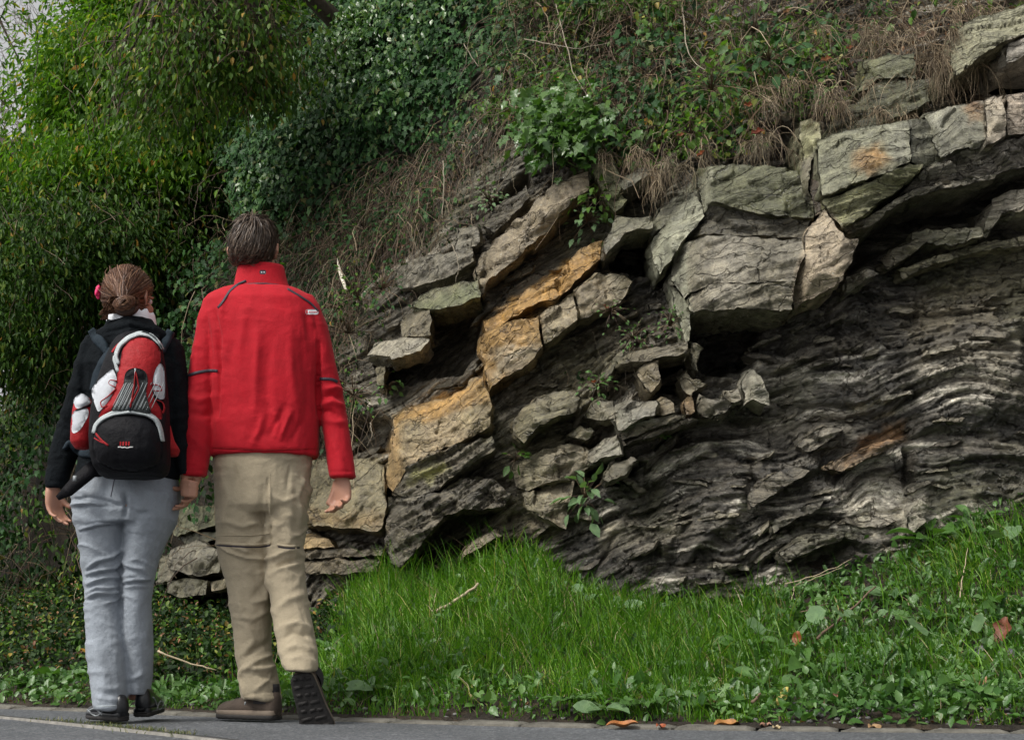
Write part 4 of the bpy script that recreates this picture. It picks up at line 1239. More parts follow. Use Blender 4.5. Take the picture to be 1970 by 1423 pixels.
def patch(name, bvh, poly, mat, parent, th=.006, st=4.5, puff=.0, lift=0.0, noise=.001, fb=None):
    """panel of cloth laid over a surface inside a picture polygon"""
    poly = np.array(poly, float)
    out = []
    for i in range(len(poly)):
        a, b = poly[i], poly[(i + 1) % len(poly)]
        k = max(1, int(math.hypot(*(b - a)) / st))
        for q in range(k): out.append(a + (b - a) * q / k)
    out = np.array(out)
    for _ in range(2): out = (np.roll(out, 1, 0) + 2 * out + np.roll(out, -1, 0)) / 4
    x0, y0 = out.min(0); x1, y1 = out.max(0)
    gx_, gy_ = np.meshgrid(np.arange(x0, x1, st), np.arange(y0, y1, st)); q = np.stack([gx_.ravel(), gy_.ravel()], 1)
    ok = inside(q[:, 0], q[:, 1], out) & (edge_dist(q[:, 0], q[:, 1], out) > st * .5)
    q = q[ok]
    r2 = delaunay_2d_cdt([Vector((a, -b)) for a, b in np.concatenate([out, q])], [], [list(range(len(out)))], 1, 1e-5)
    V2 = np.array([(v.x, -v.y) for v in r2[0]]); F2 = np.array([f for f in r2[2] if len(f) == 3])
    omap = {}
    for kk, o in enumerate(r2[3]):
        for s in o: omap[s] = kk
    rim = np.array([omap[i] for i in range(len(out)) if i in omap])
    dep = np.full(len(V2), np.nan)
    for i, (a, b) in enumerate(V2):
        h, nn, d = hit_px(bvh, a, b)
        if h is not None: dep[i] = h.y
    g = np.isfinite(dep)
    med = np.median(dep[g]) if g.any() else (fb or 5.1)
    g &= abs(dep - med) < .13
    gi = np.where(g)[0]
    for i in np.where(~g)[0]:
        dep[i] = dep[gi[np.argmin(np.hypot(*(V2[gi] - V2[i]).T))]] if len(gi) else med
    ed = edge_dist(V2[:, 0], V2[:, 1], out)
    r = np.clip(ed / 4.0, 0, 1)
    off = lift + th * np.sqrt(np.clip(1 - (1 - r) ** 2, 0, 1)) + puff * np.clip(1 - np.exp(-ed / 14), 0, 1) + noise * (fbm(V2[:, 0] * .08, V2[:, 1] * .08, 5, 3) - .5) * 2 + .0006
    top = np.array([at(a, b, y - o) for (a, b), y, o in zip(V2, dep, off)])
    low = top[rim].copy(); low[:, 1] = dep[rim] + .006
    n = len(rim); cur = len(top) + np.arange(n)
    F = [F2, np.stack([rim, cur, np.roll(cur, -1), np.roll(rim, -1)], 1)]
    return link(name, mesh_np(name, np.concatenate([top, low]), F), mat, parent, True)


def rot_about(v, ax, an):
    v = np.array(v, float); ax = np.array(ax, float); ax /= np.linalg.norm(ax)
    return v * math.cos(an) + np.cross(ax, v) * math.sin(an) + ax * ax.dot(v) * (1 - math.cos(an))


def hand(B, wrist, d, n, t, curls, spread=.10, size=1.0, thumb=(.9, .35, .3), th_curl=.4):
    """d: towards the fingertips, n: the way the palm faces, t: thumb side; curls: 4 lists of 3 angles"""
    wrist = np.array(wrist, float)
    d = np.array(d, float); d /= np.linalg.norm(d)
    n = np.array(n, float); n -= d * n.dot(d); n /= np.linalg.norm(n)
    t0 = np.array(t, float); t = t0 - d * t0.dot(d) - n * t0.dot(n); t /= np.linalg.norm(t)
    S = size
    # palm as a loft
    rg = []
    th = np.arange(16) * 2 * math.pi / 16
    for q, w, h in ((-.03, .026, .021), (0, .027, .020), (.03, .036, .019), (.06, .041, .016), (.085, .041, .013), (.097, .036, .010)):
        ct, st = np.cos(th), np.sin(th)
        rg.append(wrist + d * q * S + np.outer(np.sign(ct) * abs(ct) ** .8 * w * S, t) + np.outer(st * h * S, n))
    V, F = rings_mesh('', rg); B.add(V, F)
    base = ((.030, .083), (.010, .090), (-.011, .088), (-.030, .080))
    lens = ((.040, .025, .020), (.044, .029, .021), (.041, .027, .021), (.032, .020, .018))
    for k in range(4):
        o = wrist + d * base[k][1] * S + t * base[k][0] * S
        fd = rot_about(d, n, (1.5 - k) * spread * (1 if np.dot(np.cross(n, d), t) > 0 else -1))
        ax = np.cross(fd, n)
        P = [o - fd * .02 * S, o]; r = [.0100 * S, .0100 * S]; a = 0
        for s_, L in enumerate(lens[k]):
            a += curls[k][s_]
            dd = rot_about(fd, ax, a)
            for u in (.5, 1.0):
                P.append(P[-1] + dd * L * S * .5); r.append((.0098, .0088, .0076)[s_] * S * (1.0 if u == .5 else .96) * (1 if k < 3 else .88))
        P.append(P[-1] + dd * .004 * S); r.append(.004 * S)
        B.tube(P, r, 9)
    o = wrist + d * .022 * S + t * .022 * S
    td = d * thumb[0] + t * thumb[1] + n * thumb[2]; td /= np.linalg.norm(td)
    P = [o, o + td * .028 * S]; ax = np.cross(td, n); dd = td
    r = [.016 * S, .0135 * S]
    for L, a in ((.034, th_curl * .6), (.026, th_curl)):
        dd = rot_about(dd, ax, a); P.append(P[-1] + dd * L * .5 * S); P.append(P[-1] + dd * L * .5 * S); r += [.0115 * S, .0105 * S]
    P.append(P[-1] + dd * .004 * S); r.append(.005 * S)
    B.tube(P, r, 9)


def head(B, c, w, yaw=0.0, scale=1.0):
    """skull, jaw, nose, lips, ears; looks along +Y turned by yaw; c = middle of the skull"""
    ca, sa = math.cos(yaw), math.sin(yaw)
    Rz = np.array([[ca, -sa, 0], [sa, ca, 0], [0, 0, 1]])
    def p(x, y, z): return np.array(c) + Rz @ np.array([x, y, z]) * scale
    B.ell(p(0, -.005, .02), np.array((.073, .093, .098)) * scale, rot=Rz)
    B.ell(p(0, .03, -.045), np.array((.058, .062, .075)) * scale, rot=Rz)
    B.ell(p(0, .065, -.095), np.array((.032, .028, .026)) * scale, rot=Rz)
    B.tube([p(0, .085, .005), p(0, .104, -.025), p(0, .098, -.038)], [.008 * scale, .013 * scale, .011 * scale], 8)
    for s in (-1, 1):
        B.ell(p(s * .030, .083, .018), np.array((.024, .012, .007)) * scale, rot=Rz)
        B.ell(p(s * .036, .070, -.03), np.array((.022, .02, .022)) * scale, rot=Rz)
        B.tube([p(s * .074, -.002, .015), p(s * .086, -.016, .018), p(s * .087, -.020, -.005), p(s * .078, -.006, -.028), p(s * .073, .0, -.03)], [.008 * scale, .0085 * scale, .008 * scale, .008 * scale, .006 * scale], 8)
        B.ell(p(s * .079, -.006, -.003), np.array((.006, .016, .024)) * scale, rot=Rz)
    B.ell(p(0, .090, -.060), np.array((.024, .010, .006)) * scale, rot=Rz)
    B.ell(p(0, .088, -.072), np.array((.021, .010, .006)) * scale, rot=Rz)
    return p, Rz


def eyes(p, Rz, parent, sc=1.0):
    for s in (-1, 1):
        b = Build(); b.ell(p(s * .030, .083, .004), np.array((.0125,) * 3) * sc)
        e = b.obj('eye', M_EYE, parent, True)
        b = Build(); b.ell(p(s * .030, .0945, .004), np.array((.006, .0025, .006)) * sc, rot=Rz); b.obj('iris', M_IRIS, e, True)


def m_hair(name, stops):
    t = NT(name); g = t.n('NewGeometry')
    c = t.ramp(g.outputs['Random Per Island'], stops)
    t.l(c, t.b.inputs['Base Color']); t.b.inputs['Roughness'].default_value = .5; t.b.inputs['Specular IOR Level'].default_value = .45
    return t.m


def strands(paths, w, name, mat, parent):
    """paths (n,k,3), flat ribbons a couple of mm wide, turned to lie on the head"""
    P = np.array(paths); n, k, _ = P.shape
    T = np.gradient(P, axis=1); T /= np.linalg.norm(T, axis=2, keepdims=True) + 1e-9
    rnd = RNG.normal(size=(n, 1, 3)) * .35
    C = P.mean(axis=(0, 1), keepdims=True)
    N = P - C; N /= np.linalg.norm(N, axis=2, keepdims=True) + 1e-9
    S = np.cross(T, N + rnd); S /= np.linalg.norm(S, axis=2, keepdims=True) + 1e-9
    tw = w * np.array([.7] + [1] * (k - 3) + [.8, .15])[None, :, None] * RNG.uniform(.6, 1.3, (n, 1, 1))
    V = np.stack([P - S * tw, P + S * tw], 2).reshape(-1, 3)
    i = (np.arange(n)[:, None] * k * 2 + np.arange(k - 1)[None, :] * 2).ravel()
    F = np.stack([i, i + 1, i + 3, i + 2], 1)
    o = link(name, mesh_np(name, V, F), mat, parent, True); o['kind'] = 'stuff'
    return o


HAIR_M = m_hair('brown_hair', [(0, (.018, .011, .007)), (.45, (.055, .035, .023)), (.8, (.105, .070, .046)), (1, (.17, .12, .085))])
HAIR_F = m_hair('auburn_hair', [(0, (.035, .014, .007)), (.5, (.12, .05, .026)), (.85, (.22, .11, .058)), (1, (.33, .19, .11))])

# ================================================================== the man
YM = 5.24
man = empty('person', on_ground(487, 1388) + (0,), 'taller person in a red softshell jacket and khaki trousers walking away, holding hands', 'person', 'couple walking along the road')
MW = Build()
hc = at(489, 483, YM + .01)
p_, Rz_ = head(MW, (hc.x, hc.y, hc.z + .0), .17, math.radians(-6), 1.02)
MW.tube([at(492, 500, YM + .01), at(496, 530, YM + .0), at(503, 575, YM)], [.058, .058, .075], 16)
px_loft(MW, [(560, 455, 552, YM, .07), (590, 436, 576, YM, .08), (700, 432, 592, YM, .11), (800, 432, 590, YM, .10), (900, 438, 576, YM, .09), (960, 440, 574, YM, .09)], 24)
for path, r in (([(416, 612, 5.24), (394, 700, 5.22), (384, 790, 5.20), (375, 912, 5.14), (370, 925, 5.13)], (.042, .038, .034, .028, .026)),
                ([(590, 612, 5.24), (618, 700, 5.24), (637, 790, 5.26), (657, 905, 5.22), (659, 920, 5.22)], (.040, .036, .033, .028, .026)),
                ([(465, 930, 5.24), (468, 1060, 5.26), (482, 1180, 5.25), (500, 1310, 5.25), (502, 1338, 5.245)], (.072, .055, .045, .038, .038)),
                ([(550, 930, 5.24), (549, 1060, 5.235), (560, 1170, 5.17), (579, 1285, 5.05)], (.072, .052, .042, .032))):
    MW.tube([at(*q) for q in path], r, 14)
# free hand: palm turned back, fingers bent
hand(MW, at(658, 916, 5.22), (.02, -.05, -1), (-.35, -.8, 0), (-1, .3, 0), [(.5, .5, .3), (.6, .6, .35), (.7, .65, .4), (.8, .7, .4)], .05, .93, (.95, .30, .15), .1)
# held hand: fingers closed round hers
hand(MW, at(373, 915, 5.14), (-.10, -.05, -1), (-.75, -.65, 0), (-.6, .7, 0), [(.45, .5, .3), (.5, .55, .35), (.55, .6, .35), (.6, .6, .4)], .02, .84, (.8, .2, .6), .6)
mbody = link('body', fuse(MW, .0055, 2, .45), SKIN, man, True)
eyes(p_, Rz_, man, 1.02)

J = Build()
px_loft(J, [(556, 428, 576, YM, .085), (566, 408, 592, YM, .105), (582, 396, 609, YM, .125), (610, 396, 616, YM, .138), (660, 402, 617, YM, .145), (740, 407, 616, YM, .147), (800, 408, 615, YM, .146), (850, 406, 614, YM, .145), (868, 405, 613, YM, .145), (877, 406, 612, YM, .142), (880, 409, 609, YM, .136)], 36, 2.5)
px_loft(J, [(566, 406, 430, YM, .05), (580, 391, 436, YM, .065), (620, 380, 432, 5.235, .074), (660, 373, 426, 5.23, .074), (710, 364, 420, 5.22, .070), (760, 358, 416, 5.21, .068), (800, 354, 413, 5.20, .067), (850, 351, 408, 5.17, .062), (890, 350, 402, 5.15, .057), (914, 350, 398, 5.14, .053), (917, 352, 396, 5.14, .049)], 26, 2.2)
px_loft(J, [(570, 580, 604, YM, .05), (586, 578, 614, YM, .065), (620, 584, 628, YM, .072), (660, 592, 638, 5.24, .072), (710, 602, 648, 5.245, .068), (760, 610, 660, 5.255, .067), (800, 617, 668, 5.255, .067), (850, 624, 676, 5.24, .062), (890, 630, 681, 5.23, .057), (917, 634, 684, 5.22, .053), (920, 636, 682, 5.22, .049)], 26, 2.2)
jm = fuse(J, .0055, 4)
jf = [
    ([(497, 640), (492, 720), (490, 800)], .007, 9), ([(520, 650), (512, 740), (520, 830)], -.006, 12), ([(556, 640), (560, 720), (574, 800)], .007, 12),
    ([(450, 640), (440, 700), (446, 780)], -.005, 12), ([(470, 600), (460, 680)], .004, 10), ([(580, 660), (592, 740), (590, 820)], -.005, 10),
    ([(505, 800), (500, 825), (488, 850)], .007, 7), ([(560, 790), (550, 815), (540, 842)], .008, 6), ([(548, 780), (535, 808), (520, 838)], -.006, 7), ([(525, 790), (535, 812), (528, 835)], .006, 7), ([(580, 810), (560, 850)], -.004, 7),
    ([(405, 862), (500, 868), (612, 865)], -.0035, 2.2), ([(405, 872), (500, 878), (612, 875)], .003, 4),
    ([(418, 640), (421, 700), (417, 800)], -.014, 5), ([(613, 660), (612, 740), (614, 800)], -.014, 5),
    ([(430, 570), (424, 610), (428, 650)], .006, 7), ([(412, 600), (424, 640), (424, 670)], -.007, 6), ([(402, 600), (415, 660), (420, 700)], .005, 6),
    ([(596, 605), (604, 640), (606, 690)], .006, 7), ([(588, 600), (594, 650)], -.005, 6),
    ([(624, 748), (646, 745), (660, 752)], .009, 6), ([(620, 765), (640, 758), (660, 768)], -.009, 5), ([(618, 778), (640, 772), (664, 782)], .008, 6), ([(618, 792), (636, 790), (650, 800)], -.007, 5), ([(622, 806), (645, 812), (668, 812)], .005, 7),
    ([(356, 760), (380, 770), (412, 764)], .005, 9), ([(360, 790), (390, 800), (412, 792)], -.005, 8), ([(356, 830), (380, 850), (400, 880)], .004, 9), ([(372, 690), (380, 740)], .004, 8),
    ([(640, 850), (655, 880), (660, 910)], .004, 8), ([(500, 580), (560, 600)], -.004, 16), ([(352, 905), (397, 905)], -.002, 2), ([(632, 908), (683, 906)], -.002, 2),
]
folds(jm, jf, .0035, 3, .0018)
jacket = link('jacket', jm, M_RED, man, True)
jb = bvh_of(jm)
# stand-up collar
cb = Build()
for inner in (0,):
    th = np.arange(40) * 2 * math.pi / 40
    rg = []
    for (py, xl, xr, ry, til) in ((566, 444, 566, .074, 0), (556, 447, 560, .072, 0), (546, 451, 554, .070, 0), (530, 454, 550, .067, 0), (517, 457, 547, .065, 0), (512, 459, 545, .063, 0), (513, 463, 541, .058, 0), (530, 460, 544, .060, 0), (548, 458, 548, .062, 0)):
        r_ = px_ring(py, xl, xr, YM, ry, 40, 2.1)
        # open at the throat: lower in front
        rg.append(r_)
    V, F = rings_mesh('', rg, cap=False); cb.add(V, F)
collar = cb.obj('collar', M_RED, jacket, True)
colb = bvh_of(collar.data)
ribbon('collar_seam', colb, [(452, 549), (480, 546), (505, 545), (530, 547), (553, 552)], 3, M_PIPE, jacket, .0015, fallback=YM - .07)
lab = patch('collar_badge', colb, Q('H', [(1508, 592), (1566, 592), (1566, 630), (1508, 630)]), M_PIPE, jacket, .0015, 2.0)
lb_ = bvh_of(lab.data)
for q in ([(1519, 604), (1535, 604), (1535, 618), (1519, 618)], [(1541, 603), (1556, 603), (1556, 617), (1541, 617)]):
    patch('badge_mark', lb_, Q('H', q), M_FROST, lab, .0008, 1.5)
ribbon('shoulder_piping', jb, Q('H', [(1390, 686), (1310, 720), (1240, 780), (1200, 850), (1170, 890), (1140, 925)]), 4.5, M_PIPE, jacket, .003)
ribbon('shoulder_piping', jb, [(553, 555), (575, 568), (598, 583), (612, 598)], 4, M_PIPE, jacket, .003)
ribbon('sleeve_piping', jb, Q('J', [(62, 782), (85, 770), (130, 758), (175, 752), (206, 755)]), 6, M_PIPE, jacket, .003)
ribbon('sleeve_piping', jb, Q('J', [(664, 790), (700, 790), (725, 792), (745, 804)]), 6, M_PIPE, jacket, .003)
ribbon('hem_stitching', jb, [(407, 861), (500, 866), (611, 862)], 1.6, M_REDLOW, jacket, .0008)
sl = patch('shoulder_label', jb, Q('J', [(601, 478), (660, 478), (660, 501), (601, 501)]), M_FROST, jacket, .0015, 2.5)
slb = bvh_of(sl.data)
rd = m_simple('label_red', (.45, .02, .03), .6)
patch('label_mark', slb, Q('J', [(603, 481), (614, 481), (609, 489), (614, 498), (603, 498)]), rd, sl, .0008, 1.5)
for i in range(7):      # small illegible lettering on the label
    x = 618 + i * 5.6
    patch('label_letter', slb, Q('J', [(x, 484), (x + 3.2, 484), (x + 3.0, 490 + i % 2), (x + 3.2, 496), (x, 496)]), rd, sl, .0006, 1.2)

# trousers
T_ = Build()
px_loft(T_, [(862, 416, 602, YM, .128), (900, 413, 601, YM, .128), (940, 413, 599, YM, .126), (975, 414, 597, YM, .122), (990, 420, 590, YM, .10)], 34, 2.3)
LEGL = [(940, 416, 512, YM, .112), (990, 415, 518, 5.245, .108), (1030, 415, 522, 5.25, .100), (1050, 416, 523, 5.255, .098), (1080, 422, 525, 5.26, .092), (1120, 434, 525, 5.262, .086), (1170, 441, 523, 5.26, .083), (1220, 448, 521, 5.258, .082), (1262, 451, 522, 5.256, .080), (1290, 459, 532, 5.254, .080), (1320, 458, 540, 5.25, .082), (1340, 463, 543, 5.25, .082), (1345, 466, 541, 5.25, .077)]
LEGR = [(940, 506, 597, YM, .112), (990, 508, 594, 5.24, .105), (1030, 510, 588, 5.24, .098), (1052, 512, 584, 5.235, .094), (1080, 512, 585, 5.23, .088), (1120, 516, 588, 5.20, .084), (1170, 522, 594, 5.165, .082), (1210, 526, 603, 5.13, .080), (1250, 534, 611, 5.09, .078), (1278, 542, 612, 5.05, .075), (1290, 548, 610, 5.035, .070)]
px_loft(T_, LEGL, 26, 2.1); px_loft(T_, LEGR, 26, 2.1)
tm = fuse(T_, .0055, 3)
K = lambda *p: Q('K', p)
tf = [([(430, 1000), (470, 1015), (505, 1000)], .006, 6), ([(425, 900), (440, 960), (430, 1020)], .006, 7), ([(520, 950), (545, 965), (580, 950)], .005, 6), ([(590, 900), (575, 950), (580, 1010)], .006, 6), ([(450, 890), (455, 930)], -.005, 5), ([(560, 890), (552, 940)], -.005, 5), 
    (K((810, 400), (880, 440), (960, 470), (1060, 480), (1105, 460)), .012, 4), (K((880, 400), (940, 430), (990, 440)), .008, 5), (K((950, 400), (1000, 440), (1060, 450)), -.007, 5),
    (K((1090, 480), (1150, 440), (1210, 425)), .010, 5), (K((1100, 530), (1150, 500), (1240, 480)), -.009, 6), (K((1090, 560), (1160, 520), (1250, 500)), .007, 6),
    (K((1000, 700), (1060, 690), (1085, 560)), .010, 6), (K((920, 650), (940, 760), (980, 800)), .007, 8), (K((900, 780), (1000, 790), (1090, 740)), .006, 6),
    (K((1110, 750), (1180, 690), (1260, 660)), .008, 8), (K((1150, 830), (1230, 810), (1290, 840)), .010, 7), (K((1140, 900), (1200, 860), (1310, 880)), -.009, 7), (K((1150, 960), (1220, 930), (1320, 960)), .009, 8),
    (K((940, 1000), (1010, 950), (1100, 900)), -.008, 7), (K((930, 1070), (1010, 1010), (1110, 970)), .010, 7), (K((980, 1050), (1070, 1050), (1130, 1030)), .010, 6), (K((1020, 1080), (1090, 1100), (1150, 1060)), -.008, 6), (K((1010, 1160), (1060, 1120), (1110, 1080)), .006, 5),
    (K((945, 1040), (925, 1100), (945, 1160), (958, 1220)), .007, 4), (K((960, 820), (1000, 900), (960, 960)), .006, 8), (K((1000, 560), (1040, 620), (1000, 680)), -.006, 9),
    (K((1080, 100), (1085, 220), (1070, 330)), .008, 6), (K((1060, 60), (1050, 180), (1040, 260)), -.006, 9), (K((830, 60), (850, 200), (830, 320)), .005, 9), (K((900, 50), (930, 180), (960, 300)), -.004, 14), (K((1180, 100), (1200, 220), (1180, 330)), .005, 12),
    (K((950, 1190), (1060, 1170), (1150, 1165)), -.003, 2), (K((1090, 290), (1085, 400)), -.012, 4), (K((1075, 60), (1078, 300)), -.010, 3),
    (K((1180, 1000), (1250, 990), (1330, 1030)), .007, 7),
]
folds(tm, tf, .005, 11, .008)
trousers = link('trousers', tm, M_KHAKI, man, True)
tb = bvh_of(tm)
ribbon('knee_seam', tb, K((806, 392), (870, 396), (960, 402), (1040, 402), (1090, 392)), 6, M_KHAKI, trousers, .006)
ribbon('knee_zip', tb, K((806, 404), (870, 408), (960, 413), (1040, 413), (1088, 404)), 3.0, M_PIPE, trousers, .001)
ribbon('knee_seam', tb, K((810, 352), (900, 352), (1000, 352), (1084, 342)), 2.2, M_KHAKI, trousers, .003)
ribbon('knee_seam', tb, K((1125, 400), (1180, 410), (1245, 406)), 5, M_KHAKI, trousers, .006)
ribbon('knee_zip', tb, K((1128, 410), (1180, 421), (1243, 416)), 3.0, M_PIPE, trousers, .001)
ribbon('leg_seam', tb, K((1088, 20), (1090, 150), (1086, 260)), 1.4, M_KHAKI, trousers, .0008)
ribbon('ankle_zip', tb, K((958, 1222), (955, 1238)), 2.4, M_SILVER, trousers, .002)


def shoe(name, parent, heel, fd, up, L, W_, H, mats, sole_h=.028, cuff=True, trim=False):
    """boot built along its own axes: fd towards the toe, up away from the sole"""
    heel = np.array(heel, float); fd = np.array(fd, float); fd /= np.linalg.norm(fd)
    up = np.array(up, float); up -= fd * up.dot(fd); up /= np.linalg.norm(up); sd = np.cross(fd, up)
    def prof(t):   # half width, top height at position t along the foot
        w = W_ * np.interp(t, [0, .06, .25, .5, .72, .88, .97, 1], [.42, .66, .74, .82, .98, .90, .58, .14])
        h = H * np.interp(t, [0, .05, .3, .5, .7, .88, .97, 1], [.75, 1.0, .96, .76, .62, .54, .40, .16])
        return w, h
    def ringat(t, z0, z1, k, grow=1.0):
        w, h = prof(t); a = np.linspace(0, 2 * math.pi, 22, endpoint=False)
        top = z1 if z1 is not None else h
        cz, rz = (z0 + top) / 2, (top - z0) / 2
        y = np.sign(np.cos(a)) * abs(np.cos(a)) ** k * w * grow; z = np.sign(np.sin(a)) * abs(np.sin(a)) ** k * rz + cz
        if z1 is None: y = y * np.clip(1.05 - .40 * np.clip((z - z0) / (top - z0 + 1e-6), 0, 1) ** 2, .3, 1)
        return heel + fd * t * L + np.outer(y, sd) + np.outer(z, up)
    ts = np.concatenate([np.linspace(0, 1, 22)])
    out = []
    b = Build(); V, F = rings_mesh('', [ringat(t, sole_h * .6, None, .75) for t in ts]); b.add(V, F)
    sh = b.obj(name, mats[0], parent, True)
    b = Build(); V, F = rings_mesh('', [ringat(t, sole_h * .35, sole_h * 1.15, .45, 1.05) for t in ts]); b.add(V, F); b.obj('midsole', mats[1], sh, True)
    b = Build(); V, F = rings_mesh('', [ringat(t, 0, sole_h * .62, .35, 1.06) for t in ts]); b.add(V, F)
    for i in range(9):
        t = .06 + i * .108
        w, _ = prof(t)
        for s in ((-.45, .45) if i % 2 else (-.55, .1, .62)):
            b.box(heel + fd * (t + .02 * s) * L + sd * s * w - up * .0005, (.006, w * (.36 if i % 2 else .2), .0013), rot=np.stack([fd, sd, up], 1))
    b.obj('outsole', mats[2], sh, False)
    if cuff:
        b = Build(); rg = []
        for q, r in ((H * .5, 1.02), (H * .8, 1.02), (H * 1.0, 1.0), (H * 1.12, .96), (H * 1.12, .8), (H * .8, .7)):
            a = np.arange(20) * 2 * math.pi / 20
            rg.append(heel + fd * (L * .21) + np.outer(np.cos(a) * L * .185 * r, fd) + np.outer(np.sin(a) * W_ * .80 * r, sd) + up * q)
        V, F = rings_mesh('', rg, cap=False); b.add(V, F); b.obj('ankle_cuff', mats[3], sh, True)
    b = Build()
    for i in range(4):
        t = .46 + i * .07; w, h = prof(t)
        b.tube([heel + fd * t * L + sd * w * .45 + up * h * .93, heel + fd * (t + .02) * L + up * (h * 1.0 + .002), heel + fd * t * L - sd * w * .45 + up * h * .93], .0025, 6)
    b.obj('laces', mats[2], sh, True)
    if trim:
        for s in (-1, 1):
            for k_ in range(2):
                b = Build(); P = []
                for t in np.linspace(.15 + .2 * k_, .85, 10):
                    w, h = prof(t); zz_ = h * (.42 + .22 * math.sin(t * 9 + k_ * 2)); f_ = np.clip((zz_) / h, 0, 1)
                    P.append(heel + fd * t * L + sd * s * (w * (1.0 - .25 * f_ ** 2) * .97 + .002) + up * zz_)
                b.tube(P, .0028, 6); b.obj('side_trim', M_SILVER, sh, True)
    return sh


shoe('boot', man, at(534, 1384, 5.20) * 1.0, (-.86, .62, 0), (0, 0, 1), .275, .050, .105, (M_BOOT, M_BOOTP, M_SOLE, M_BOOTD))
# trailing boot: heel up, sole towards the camera
hb = at(575, 1297, 4.985)
shoe('boot', man, hb + Vector((0, .02, -.0)), (.24, .30, -.80), (.05, .82, .30), .262, .056, .10, (M_BOOT, M_BOOTP, M_SOLE, M_BOOTD))

# hair: whorl on the crown, short locks falling outwards
def scalp(c, rad, Rz, th, ph):
    d = np.stack([np.sin(th) * np.cos(ph), np.sin(th) * np.sin(ph), np.cos(th)], -1)
    return np.array(c) + (d * np.array(rad)) @ Rz.T, d @ Rz.T

hcen = np.array(p_(0, -.008, .018)); hr = np.array((.083, .101, .108))
cap = Build()
th = np.linspace(.02, 2.5, 24); ph = np.arange(44) * 2 * math.pi / 44
rg = []
for t in th:
    tt_ = np.where(np.sin(ph) > .1, np.minimum(t, 1.15 + 0 * ph), t)      # forehead stays clear
    q, _ = scalp(hcen, hr * .99, Rz_, np.full(44, t) * 0 + tt_, ph)
    q = q + (fbm(ph * 3, ph * 0 + t * 4, 3, 3)[:, None] - .5) * .006
    rg.append(q)
V, F = rings_mesh('', rg); cap.add(V, F)
hair = cap.obj('hair', m_simple('hair_base_brown', (.03, .02, .014), .7, 220, .8, .004, .4, stretch=(1, 1, .2)), man, True)
paths = []
wh = np.array([.05, -.42, .9]); wh /= np.linalg.norm(wh)
rs = np.random.default_rng(3)
for i in range(5200):
    u = rs.normal(size=3); u /= np.linalg.norm(u)
    t0 = math.acos(u[2])
    if t0 > 2.45 or (u[1] > .25 and t0 > 1.15): continue
    if abs(u[0]) > .75 and t0 > 1.75 and u[1] > -.2: continue
    fl = u - wh * u.dot(wh); fl /= np.linalg.norm(fl) + 1e-6
    fl = fl + np.cross(u, wh) * .45 + np.array([0, 0, -.5]) * (1 - math.exp(-2 * (1 - u.dot(wh)))) + rs.normal(size=3) * .14
    L = rs.uniform(.025, .055); pt = u.copy(); P = []
    lift = .001 + .007 * rs.random() + (.010 if rs.random() < .06 else 0) + (.012 * rs.random() if u.dot(wh) > .85 else 0)
    for k in range(6):
        f = fl - pt * fl.dot(pt); f /= np.linalg.norm(f) + 1e-6
        P.append(hcen + ((pt * (hr + lift * math.sin(min(1, k / 3) * 1.4))) @ Rz_.T))
        pt = pt + f * L / .1 / 5; pt /= np.linalg.norm(pt)
    paths.append(P)
strands(paths, .0013, 'hair_locks', HAIR_M, hair)

# ================================================================== the woman
YW = 5.16
wom = empty('person', on_ground(228, 1390) + (0,), 'shorter person in a black sweater and pale grey jeans walking away with a rucksack', 'person', 'couple walking along the road')
WB = Build()
wc = at(248, 575, YW + .02)
pw, Rw = head(WB, (wc.x, wc.y, wc.z), .16, math.radians(-22), .95)
WB.tube([at(250, 585, YW + .015), at(248, 620, YW), at(246, 660, YW)], [.046, .047, .065], 16)
px_loft(WB, [(650, 205, 300, YW, .07), (680, 178, 330, YW, .09), (760, 186, 322, YW, .10), (850, 190, 320, YW, .09), (930, 168, 330, YW, .11), (980, 165, 330, YW, .11)], 24)
for path, r in (([(178, 690, 5.16), (140, 790, 5.17), (118, 860, 5.18), (104, 930, 5.16), (102, 940, 5.16)], (.034, .028, .026, .022, .021)),
                ([(330, 690, 5.16), (345, 790, 5.17), (352, 860, 5.15), (360, 918, 5.12), (362, 925, 5.115)], (.034, .028, .026, .022, .021)),
                ([(190, 960, 5.16), (200, 1100, 5.17), (204, 1220, 5.15), (212, 1360, 5.12)], (.06, .045, .036, .03)),
                ([(290, 960, 5.16), (270, 1080, 5.175), (265, 1220, 5.19), (264, 1345, 5.21)], (.06, .045, .036, .03))):
    WB.tube([at(*q) for q in path], r, 14)
hand(WB, at(100, 936, 5.155), (.16, .02, -1), (.75, -.5, 0), (-.2, .95, 0), [(.35, .4, .25), (.35, .45, .3), (.4, .5, .3), (.45, .5, .3)], .06, .86, (.9, .25, .35), .3)
# her fingers close across the back of his hand
WB.ell(at(357, 932, 5.13), (.021, .022, .036), 14, 10)
for k_, (y0_, y1_) in enumerate(((925, 929), (933, 938), (942, 947), (950, 954))):
    WB.tube([at(351, y0_ - 1, 5.11), at(355, y0_, 5.088), at(365, y0_ + 2, 5.078), at(375, y1_, 5.085), at(383 - k_ * 1.5, y1_ + 1, 5.10)], [.0095, .0098, .0088, .0080, .006], 10)
WB.tube([at(354, 920, 5.14), at(360, 927, 5.165), at(372, 936, 5.175)], [.011, .010, .007], 9)
wbody = link('body', fuse(WB, .0055, 2, .45), SKIN, wom, True)
eyes(pw, Rw, wom, .95)

